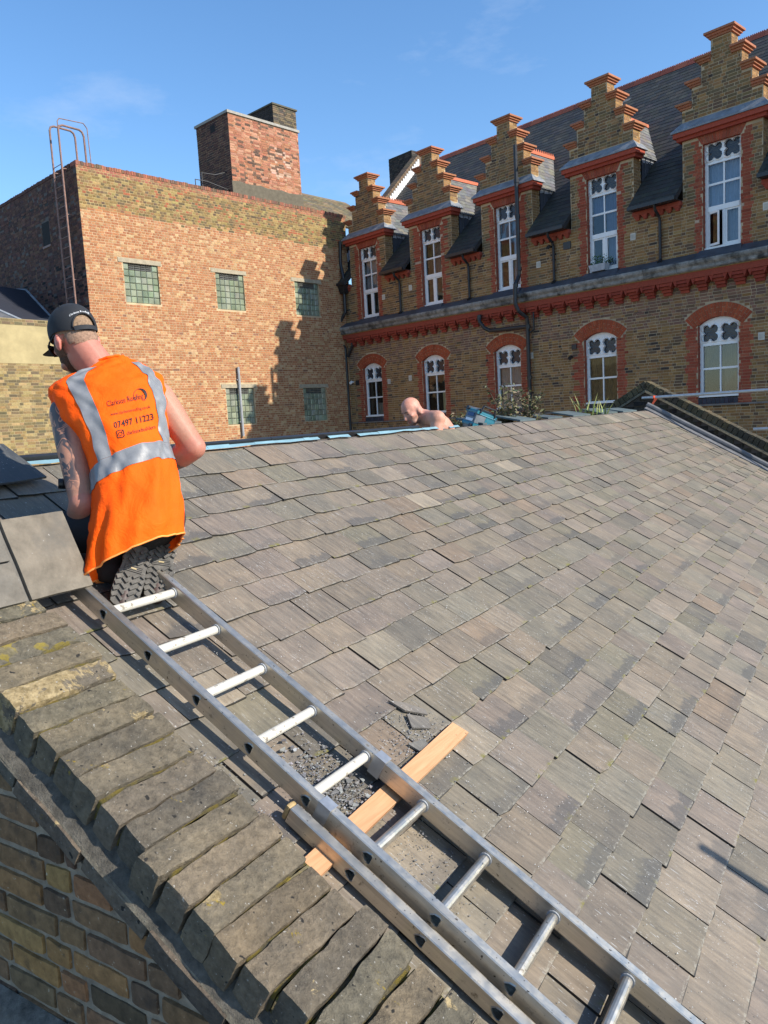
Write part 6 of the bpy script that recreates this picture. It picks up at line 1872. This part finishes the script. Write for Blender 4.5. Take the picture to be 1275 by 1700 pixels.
def brim(i, j, dz=0.0):
    s = -1 + 2 * i / nbx; t = j / nby
    a = math.pi / 2 - s * 0.85
    x0, y0 = CR[0] * math.cos(a), CC[1] + CR[1] * math.sin(a)
    y1 = 0.178 - 0.055 * s * s; x1 = s * 0.080
    x, y = x0 + (x1 - x0) * t, y0 + (y1 - y0) * t
    return Hf(x, y, 0.016 - 0.018 * s * s - 0.004 * t + dz)
for i in range(nbx):
    for j in range(nby):
        for dz in (0.0, -0.004): mb.poly([brim(i, j, dz), brim(i + 1, j, dz), brim(i + 1, j + 1, dz), brim(i, j + 1, dz)])
    mb.poly([brim(i, nby, 0), brim(i + 1, nby, 0), brim(i + 1, nby, -0.004), brim(i, nby, -0.004)])
mb.build('brim', M['cap_cloth'], capo, smooth=True)
# sunglasses
SG = None
mb = MB()
for s in (-1, 1):
    pts = [(s * 0.012, 0.108, 0.012), (s * 0.040, 0.106, 0.018), (s * 0.066, 0.088, 0.014), (s * 0.068, 0.086, -0.010), (s * 0.048, 0.100, -0.026), (s * 0.020, 0.108, -0.020)]
    mb.tube([Hf(*p) for p in pts + pts[:1]], 0.0032, 6)
    mb.tube([Hf(s * 0.068, 0.086, 0.006), Hf(s * 0.078, 0.05, 0.008), Hf(s * 0.084, -0.01, 0.010), Hf(s * 0.082, -0.03, -0.004)], 0.0035, 6)
mb.tube([Hf(-0.012, 0.108, 0.008), Hf(0, 0.113, 0.011), Hf(0.012, 0.108, 0.008)], 0.003, 6)
sg = mb.build('sunglasses', M['cap_cloth'], W1, smooth=True)
for s in (-1, 1):
    mb = MB(); pts = [(s * 0.012, 0.1085, 0.012), (s * 0.040, 0.1065, 0.018), (s * 0.066, 0.0885, 0.014), (s * 0.068, 0.0865, -0.010), (s * 0.048, 0.1005, -0.026), (s * 0.020, 0.1085, -0.020)]
    mb.poly([Hf(*p) for p in pts]); mb.build('lens', M['lens'], sg)
# vest
VR = [((147, 960, 2.705), (301, 896, 2.86), 0.160), ((149, 890, 2.745), (303, 842, 2.90), 0.165), ((152, 840, 2.78), (297, 794, 2.93), 0.150), ((151, 802, 2.80), (287, 757, 2.95), 0.138),
      ((142, 764, 2.82), (281, 728, 2.97), 0.132), ((126, 728, 2.84), (279, 699, 2.99), 0.130), ((104, 695, 2.86), (279, 672, 3.01), 0.124), ((84, 667, 2.87), (278, 650, 3.02), 0.114),
      ((76, 652, 2.88), (273, 634, 3.03), 0.098), ((88, 640, 2.90), (262, 621, 3.035), 0.088), ((116, 630, 2.935), (243, 610, 3.03), 0.080), ((143, 621, 2.965), (222, 603, 3.02), 0.074), ((150, 614, 2.975), (212, 600, 3.015), 0.070)]
VL = [at(*r[0]) for r in VR]; VRt = [at(*r[1]) for r in VR]; VB = [r[2] for r in VR]
Sv = ((VL[11] + VRt[11]) - (VL[1] + VRt[1])).normalized()
Bv = (VRt[5] - VL[5]).normalized().cross(Sv).normalized()
if Bv.dot(CAMF) > 0: Bv = -Bv
def cr(a, b, c, d, t): return 0.5 * ((2 * b) + (c - a) * t + (2 * a - 5 * b + 4 * c - d) * t * t + (3 * b - a - 3 * c + d) * t * t * t)
def vest_pt(t, ph, lift=0.0):
    n = len(VR); i = max(0, min(n - 2, int(t))); f = t - i
    idx = [max(0, min(n - 1, i + k)) for k in (-1, 0, 1, 2)]
    Lp = cr(*[VL[k] for k in idx], f); Rp = cr(*[VRt[k] for k in idx], f); bb = cr(*[VB[k] for k in idx], f)
    c = (Lp + Rp) * 0.5; h = (Rp - Lp) * 0.5
    cs, sn = math.cos(ph), math.sin(ph)
    x = math.copysign(abs(cs) ** 0.85, cs); y = math.copysign(abs(sn) ** 0.85, sn)
    p = c + h * x + Bv * (bb * y)
    low = max(0.0, 1 - t / 4.0)
    w = noise.noise(Vector((ph * 2.6, t * 0.28, 1.3))) * (0.004 + 0.022 * low)
    w += noise.noise(Vector((ph * 3.4 + t * 0.7, t * 0.9, 7))) * 0.011 + noise.noise(Vector((ph * 6 - t * 1.6, t * 0.5, 17))) * 0.006
    fd = noise.noise(Vector((ph * 4.2 + t * 0.5, t * 0.35, 31))); w += 0.012 * max(0, 0.35 - abs(fd)) * low * 3 - 0.006
    w += 0.016 * math.exp(-((t - 0.55 - 0.12 * math.sin(ph * 3 + 1)) / 0.16) ** 2) * math.exp(-((ph - 1.35) / 0.5) ** 2)     # ruck above the hem
    w += 0.012 * noise.noise(Vector((ph * 1.2 - t * 1.1, t * 0.45, 4))) * math.exp(-((t - 5.0) / 1.8) ** 2)
    out = (h.normalized() * cs + Bv * sn)
    return p + out * (w + lift)
mb = MB()
NT, NP = 72, 72
grid = [[vest_pt(12.0 * i / NT, 2 * math.pi * j / NP) for j in range(NP)] for i in range(NT + 1)]
vs = [p for r in grid for p in r]; fs = []
for i in range(NT):
    for j in range(NP): fs.append((i * NP + j, i * NP + (j + 1) % NP, (i + 1) * NP + (j + 1) % NP, (i + 1) * NP + j))
mb.mesh([tuple(p) for p in vs], fs)
vest = mb.build('vest', M['vest'], W1, smooth=True)
from mathutils.bvhtree import BVHTree
VBVH = BVHTree.FromPolygons([Vector(p) for p in vs], fs)
mb = MB(); mb.tube([vest_pt(0, 2 * math.pi * j / 60) for j in range(61)], 0.0035, 6); mb.build('hem', mat_plain('pale orange binding', (0.95, 0.30, 0.06), 0.7, var=0.1, bstr=0), vest, smooth=True)
mb = MB(); mb.tube([vest_pt(11.95, 2 * math.pi * j / 48) for j in range(49)], 0.005, 6); mb.build('collar', M['vest'], vest, smooth=True)
def patch(t0, t1, f0, f1, nt, nf, name):
    mb = MB(); g = []
    for i in range(nt + 1):
        t = t0 + (t1 - t0) * i / nt
        a, b = f0(t), f1(t)
        g += [tuple(vest_pt(t, a + (b - a) * j / nf, 0.0030)) for j in range(nf + 1)]
    f = []
    for i in range(nt):
        for j in range(nf): f.append((i * (nf + 1) + j, i * (nf + 1) + j + 1, (i + 1) * (nf + 1) + j + 1, (i + 1) * (nf + 1) + j))
    mb.mesh(g, f)
    return mb.build(name, M['reflective'], vest, smooth=True)
def acos_(x): return math.acos(max(-0.985, min(0.985, x)) if abs(x) < 1 else (0.985 if x > 0 else -0.985))
patch(2.55, 3.38, lambda t: 0.0, lambda t: 2 * math.pi, 5, 110, 'reflective_band')
lc = lambda t: -0.66 + (t - 3) * (0.24 / 6.5)
patch(3.39, 9.9, lambda t: acos_(lc(t) + 0.15), lambda t: acos_(lc(t) - 0.15), 40, 8, 'reflective_band')
rc_ = lambda t: 0.86 - (t - 3) * (0.20 / 6.5)
patch(3.39, 9.9, lambda t: acos_(rc_(t) + 0.13), lambda t: acos_(rc_(t) - 0.13), 40, 8, 'reflective_band')
# printing on the back of the vest and on the cap
def flat_text(body, size=1.0, bold=0.0):
    cu = bpy.data.curves.new('lettering', 'FONT'); cu.body = body; cu.size = size; cu.resolution_u = 2; cu.offset = bold
    o = bpy.data.objects.new('lettering', cu); COL.objects.link(o)
    dg = bpy.context.evaluated_depsgraph_get(); dg.update()
    me = bpy.data.meshes.new_from_object(o.evaluated_get(dg))
    v = [(q.co.x, q.co.y) for q in me.vertices]; f = [tuple(p.vertices) for p in me.polygons]
    bpy.data.objects.remove(o); bpy.data.meshes.remove(me)
    return v, f
def print_on(v, f, x0, y0, x1, y1, hgt, name, mat, parent, bvh, arc=0.0, up=None):
    """lay flat lettering on a cloth surface along the line (x0,y0)-(x1,y1), hgt = cap height on the same scale"""
    w = max(p[0] for p in v); L = math.hypot(x1 - x0, y1 - y0); dx, dy = (x1 - x0) / L, (y1 - y0) / L
    mb = MB(); vs = []
    for p in v:
        s = p[0] / w; yy = p[1] / 0.70 * hgt + arc * (1 - (2 * s - 1) ** 2)
        px = x0 + dx * L * s + dy * yy; py = y0 + dy * L * s - dx * yy
        r = (at(px, py, 1.0) - CAMP).normalized()
        h = bvh.ray_cast(CAMP, r)
        if h[0] is None: h = (CAMP + r * 3.0,)
        vs.append(tuple(h[0] - r * 0.0032))
    mb.mesh(vs, f)
    return mb.build(name, mat, parent)
v, f = flat_text('Clarkson Roofing'); print_on(v, f, 178, 675, 239, 661, 9.5, 'print', M['ink'], vest, VBVH)
v, f = flat_text('www.clarksonroofing.co.uk'); print_on(v, f, 184, 690, 250, 677, 5.0, 'print', M['ink'], vest, VBVH)
v, f = flat_text('07497 11223', 1.0, 0.012); print_on(v, f, 190, 711, 256, 696, 10.5, 'print', M['ink'], vest, VBVH)
v, f = flat_text('clarksonbuilders'); print_on(v, f, 211, 722, 259, 711, 6.5, 'print', M['ink'], vest, VBVH)
def ring2(cx, cy, r0, r1, a0=0, a1=360, n=28, r0b=None):
    vs, fs = [], []
    for k in range(n + 1):
        t = k / n; a = rad(a0 + (a1 - a0) * t); ri = r0 if r0b is None else r0 + (r0b - r0) * math.sin(math.pi * t)
        vs += [(cx + r1 * math.cos(a), cy + r1 * math.sin(a)), (cx + ri * math.cos(a), cy + ri * math.sin(a))]
    for k in range(n): fs.append((2 * k, 2 * k + 1, 2 * k + 3, 2 * k + 2))
    return vs, fs
def decal(shapes, ox, oy, sc, ang, name, parent, bvh):
    mb = MB(); ca, sa = math.cos(ang), math.sin(ang)
    for v, f in shapes:
        vs = []
        for x, y in v:
            px = ox + (x * ca - y * sa) * sc; py = oy - (x * sa + y * ca) * sc
            r = (at(px, py, 1.0) - CAMP).normalized(); h = bvh.ray_cast(CAMP, r)
            vs.append(tuple((h[0] if h[0] is not None else CAMP + r * 3) - r * 0.0032))
        mb.mesh(vs, f)
    return mb.build(name, M['ink'], parent)
def sq_ring(r, w, c):
    o = []
    for k in range(4):
        for q in range(5):
            a = rad(90 * k + 22.5 * q); cx, cy = ((r - c) * (1 if k in (0, 3) else -1), (r - c) * (1 if k < 2 else -1)); o.append((cx + c * math.cos(a), cy + c * math.sin(a)))
    i = [(x * (1 - w), y * (1 - w)) for x, y in o]; n = len(o)
    return o + i, [(k, (k + 1) % n, n + (k + 1) % n, n + k) for k in range(n)]
disc = lambda cx, cy, r: ([(cx + r * math.cos(rad(30 * k)), cy + r * math.sin(rad(30 * k))) for k in range(12)], [tuple(range(12))])
decal([sq_ring(1.0, 0.2, 0.35), ring2(0, 0, 0.38, 0.55), disc(0.55, 0.55, 0.13)], 200, 720, 6.5, rad(12), 'print', vest, VBVH)
wolf = ([(-0.55, -0.35), (-0.45, 0.1), (-0.25, 0.75), (-0.12, 0.35), (0.10, 0.55), (0.22, 0.2), (0.62, -0.1), (0.55, -0.45), (0.2, -0.2), (-0.05, -0.35), (-0.3, -0.15)], [(0, 1, 2, 3, 10), (3, 4, 5, 9, 10), (5, 6, 7, 8, 9)])
decal([ring2(0, 0, 0.93, 1.0, -60, 225), ring2(0, 0, 0.98, 1.0, -70, 110, 28, 0.62)], 233, 656, 11.5, rad(10), 'print', vest, VBVH)
# cap lettering follows the curve above the opening
cvs, cfs = [], []
for p in capo.data.polygons:
    cfs.append(tuple(p.vertices))
for q in capo.data.vertices: cvs.append(q.co + OFF[capo.name])
CBVH = BVHTree.FromPolygons(cvs, cfs)
v, f = flat_text('Clarkson Roofing'); print_on(v, f, 115, 526, 148, 521, 3.4, 'print', M['cap_print'], capo, CBVH, arc=4.5)
# trousers and boots
toes = ((at(209, 984, 2.765), at(234, 906, 2.845)), (at(262, 972, 2.875), at(273, 896, 2.945)))
kn = (TS(1.70, 2.08, 0.10), TS(1.99, 2.12, 0.10)); hp = (at(190, 880, 2.885), at(258, 862, 2.965))
mb = MB()
for i in (0, 1):
    an = toes[i][1] + cam_dir(-0.01, 0.02, 0.075)
    capsule(mb, hp[i], kn[i], 0.098, 0.068); capsule(mb, kn[i], an, 0.066, 0.052)
capsule(mb, hp[0], hp[1], 0.115, 0.115)
capsule(mb, at(172, 945, 2.84), at(196, 952, 2.85), 0.05, 0.045)
fuse(mb, 'trousers', M['trousers'], W1, 0.012, 5)
for i, (toe, heel) in enumerate(toes):
    Y = (heel - toe).normalized(); Z0 = (CAMP - heel).normalized(); Z = (Z0 - Y * Z0.dot(Y)).normalized(); Z = (Z + Vector((0.05, 0, -0.15))).normalized(); Z = (Z - Y * Z.dot(Y)).normalized(); X = Y.cross(Z)
    Ls = (heel - toe).length
    TB = (lambda x, y, z, toe=toe, X=X, Y=Y, Z=Z: toe + X * x + Y * y + Z * z)
    bo = MB()
    capsule(bo, TB(0, 0.02, -0.045), TB(0, Ls - 0.05, -0.05), 0.046, 0.042); capsule(bo, TB(0, Ls - 0.06, -0.055), TB(0, Ls - 0.045, -0.15), 0.043, 0.050); capsule(bo, TB(0, -0.03, -0.03), TB(0, 0.05, -0.05), 0.036, 0.046)
    b_o = fuse(bo, 'boot', M['boot'], W1, 0.006, 4)
    mb = MB(TB)
    out = []
    prof = [(-0.05, 0.028), (-0.04, 0.043), (0.0, 0.051), (0.06, 0.052), (Ls * 0.45, 0.046), (Ls * 0.55, 0.044), (Ls * 0.72, 0.047), (Ls - 0.035, 0.047), (Ls - 0.012, 0.037), (Ls, 0.020)]
    ol = [(w, y) for y, w in prof] + [(-w, y) for y, w in prof[::-1]]
    mb.prism(ol, lambda x, y: (x, y, -0.022), lambda x, y: (x, y, 0.0))
    so_ = mb.build('sole', M['sole'], b_o)
    def lug(cx, cy, ang, w, h, d=0.009):
        ca, sa = math.cos(ang), math.sin(ang)
        m2.hexa([(cx + x * ca - y * sa, cy + x * sa + y * ca, z) for z, k in ((0.0002, 1), (d, 0.85)) for x, y in ((-w * k, -h * k), (w * k, -h * k), (w * k, h * k), (-w * k, h * k))])
    for y0, y1 in ((-0.035, Ls * 0.42), (Ls * 0.58, Ls - 0.012)):
        m_ = max(2, int((y1 - y0) / 0.021))
        for r_i in range(m_):
            y = y0 + (y1 - y0) * (r_i + 0.5) / m_
            wd = 0.041 if y < Ls * 0.9 else 0.029
            for s in (-1, 1):
                m2 = MB(TB); lug(s * wd * 0.40, y, s * 0.7, 0.013, 0.0055); m2.build('tread_lug', M['sole'], so_)
                m2 = MB(TB); lug(s * wd * 1.0, y + 0.006, -s * 0.5, 0.008, 0.0075); m2.build('tread_lug', M['sole'], so_)
    for k in range(4):
        m2 = MB(TB); m2.box(-0.032, 0.032, Ls * (0.44 + 0.035 * k), Ls * (0.44 + 0.035 * k) + 0.004, 0.0002, 0.004); m2.build('arch_rib', M['sole'], so_)
    m2 = MB(TB); m2.box(-0.010, 0.010, Ls * 0.49, Ls * 0.515, 0.0042, 0.0055); m2.build('sole_badge', mat_plain('brass badge', (0.35, 0.27, 0.12), 0.5, var=0.1) if i == 0 else bpy.data.materials['brass badge'], so_)
mb = MB(); mb.tube([at(97, 803, 2.97), at(104, 803, 2.975), at(150, 806, 3.02)], [0.020, 0.021, 0.013], 12); o = mb.build('hammer_handle', M['black_iron']); tag(o, 'dark knobbed tool handle poking out beside the tattooed forearm', 'tool')

# ---------------- the bald man behind the ridge
W2 = thing('person', 'bald bare chested man bending down just behind the ridge', 'person', at(725, 800, 6.9))
HC = at(684, 682, 6.8)
Hf, Hax = head_frame(HC, cam_dir(-0.66, -0.56, -0.50), cam_dir(-0.50, -0.05, 0.80))
mb = MB()
add_head(mb, Hf, Hax)
n2 = at(705, 694, 6.84)
capsule(mb, Hf(0, -0.03, -0.05), n2, 0.058, 0.064)
s1, s2 = at(726, 695, 6.66), at(703, 700, 7.03)
c2 = at(726, 712, 6.87); p2 = at(752, 744, 6.98)
capsule(mb, n2, c2, 0.08, 0.138); capsule(mb, c2, p2, 0.138, 0.125); capsule(mb, n2, s1, 0.068, 0.074); capsule(mb, n2, s2, 0.065, 0.068)
e1, e2 = at(722, 752, 6.62), at(690, 752, 7.06); w1, w2 = at(690, 775, 6.72), at(668, 775, 6.98)
for a, b, c in ((s1, e1, w1), (s2, e2, w2)):
    capsule(mb, a, b, 0.064, 0.046); capsule(mb, b, c, 0.046, 0.029); add_hand(mb, c, c - b, cam_dir(0, -1, 0))
def skin2(p):
    k_ = 1 + 0.22 * noise.noise(p * 9); c = (0.47 * k_, 0.245 * k_, 0.175 * k_); q = p - HC; lz, ly = q.dot(Hax[2]), q.dot(Hax[1])
    if q.length < 0.17: c = (0.52, 0.245, 0.175)
    if q.length < 0.17 and lz < -0.045 and ly > 0.0: c = (0.33, 0.185, 0.135)
    if q.length < 0.17 and -0.078 < lz < -0.056 and ly > 0.085: c = (0.40, 0.13, 0.10)
    if q.length < 0.17 and -0.06 < lz < 0.03 and ly < 0.02: c = (0.44, 0.22, 0.165)
    return (*c, 1.0)
fuse(mb, 'body', M['skin'], W2, 0.010, 4, skin2)
for s in (-1, 1):
    mb = MB(); ellipsoid(mb, Hf(s * 0.031, 0.077, 0.004), (0.009, 0.009, 0.004), Hax); o = mb.build('eye', M['iris'], W2, smooth=True)
    mb = MB(); ellipsoid(mb, Hf(s * 0.031, 0.0855, 0.004), (0.004, 0.002, 0.003), Hax); mb.build('iris', M['iris'], o, smooth=True)
    mb = MB(); mb.tube([Hf(s * 0.012, 0.095, 0.026), Hf(s * 0.035, 0.092, 0.031), Hf(s * 0.052, 0.078, 0.024)], 0.0035, 6, (0.16, 0.10, 0.07, 1)); mb.build('eyebrow', M['hair'], W2)
mb = MB()
k1, k2 = at(745, 800, 6.72), at(735, 800, 7.12)
for a, k, f_ in ((p2 + cam_dir(0, 0, -0.12), k1, at(795, 830, 6.8)), (p2 + cam_dir(0, 0, 0.12), k2, at(785, 830, 7.15))):
    capsule(mb, a, k, 0.095, 0.062); capsule(mb, k, f_, 0.060, 0.045)
capsule(mb, p2 + cam_dir(0, 0, -0.1), p2 + cam_dir(0, 0, 0.1), 0.125, 0.125)
fuse(mb, 'trousers', M['trousers'], W2, 0.014, 4)
for f_ in (at(795, 830, 6.8), at(785, 830, 7.15)):
    mb = MB(); capsule(mb, f_, f_ + cam_dir(-0.17, -0.05, 0), 0.05, 0.04); fuse(mb, 'boot', M['boot'], W2, 0.012, 3)
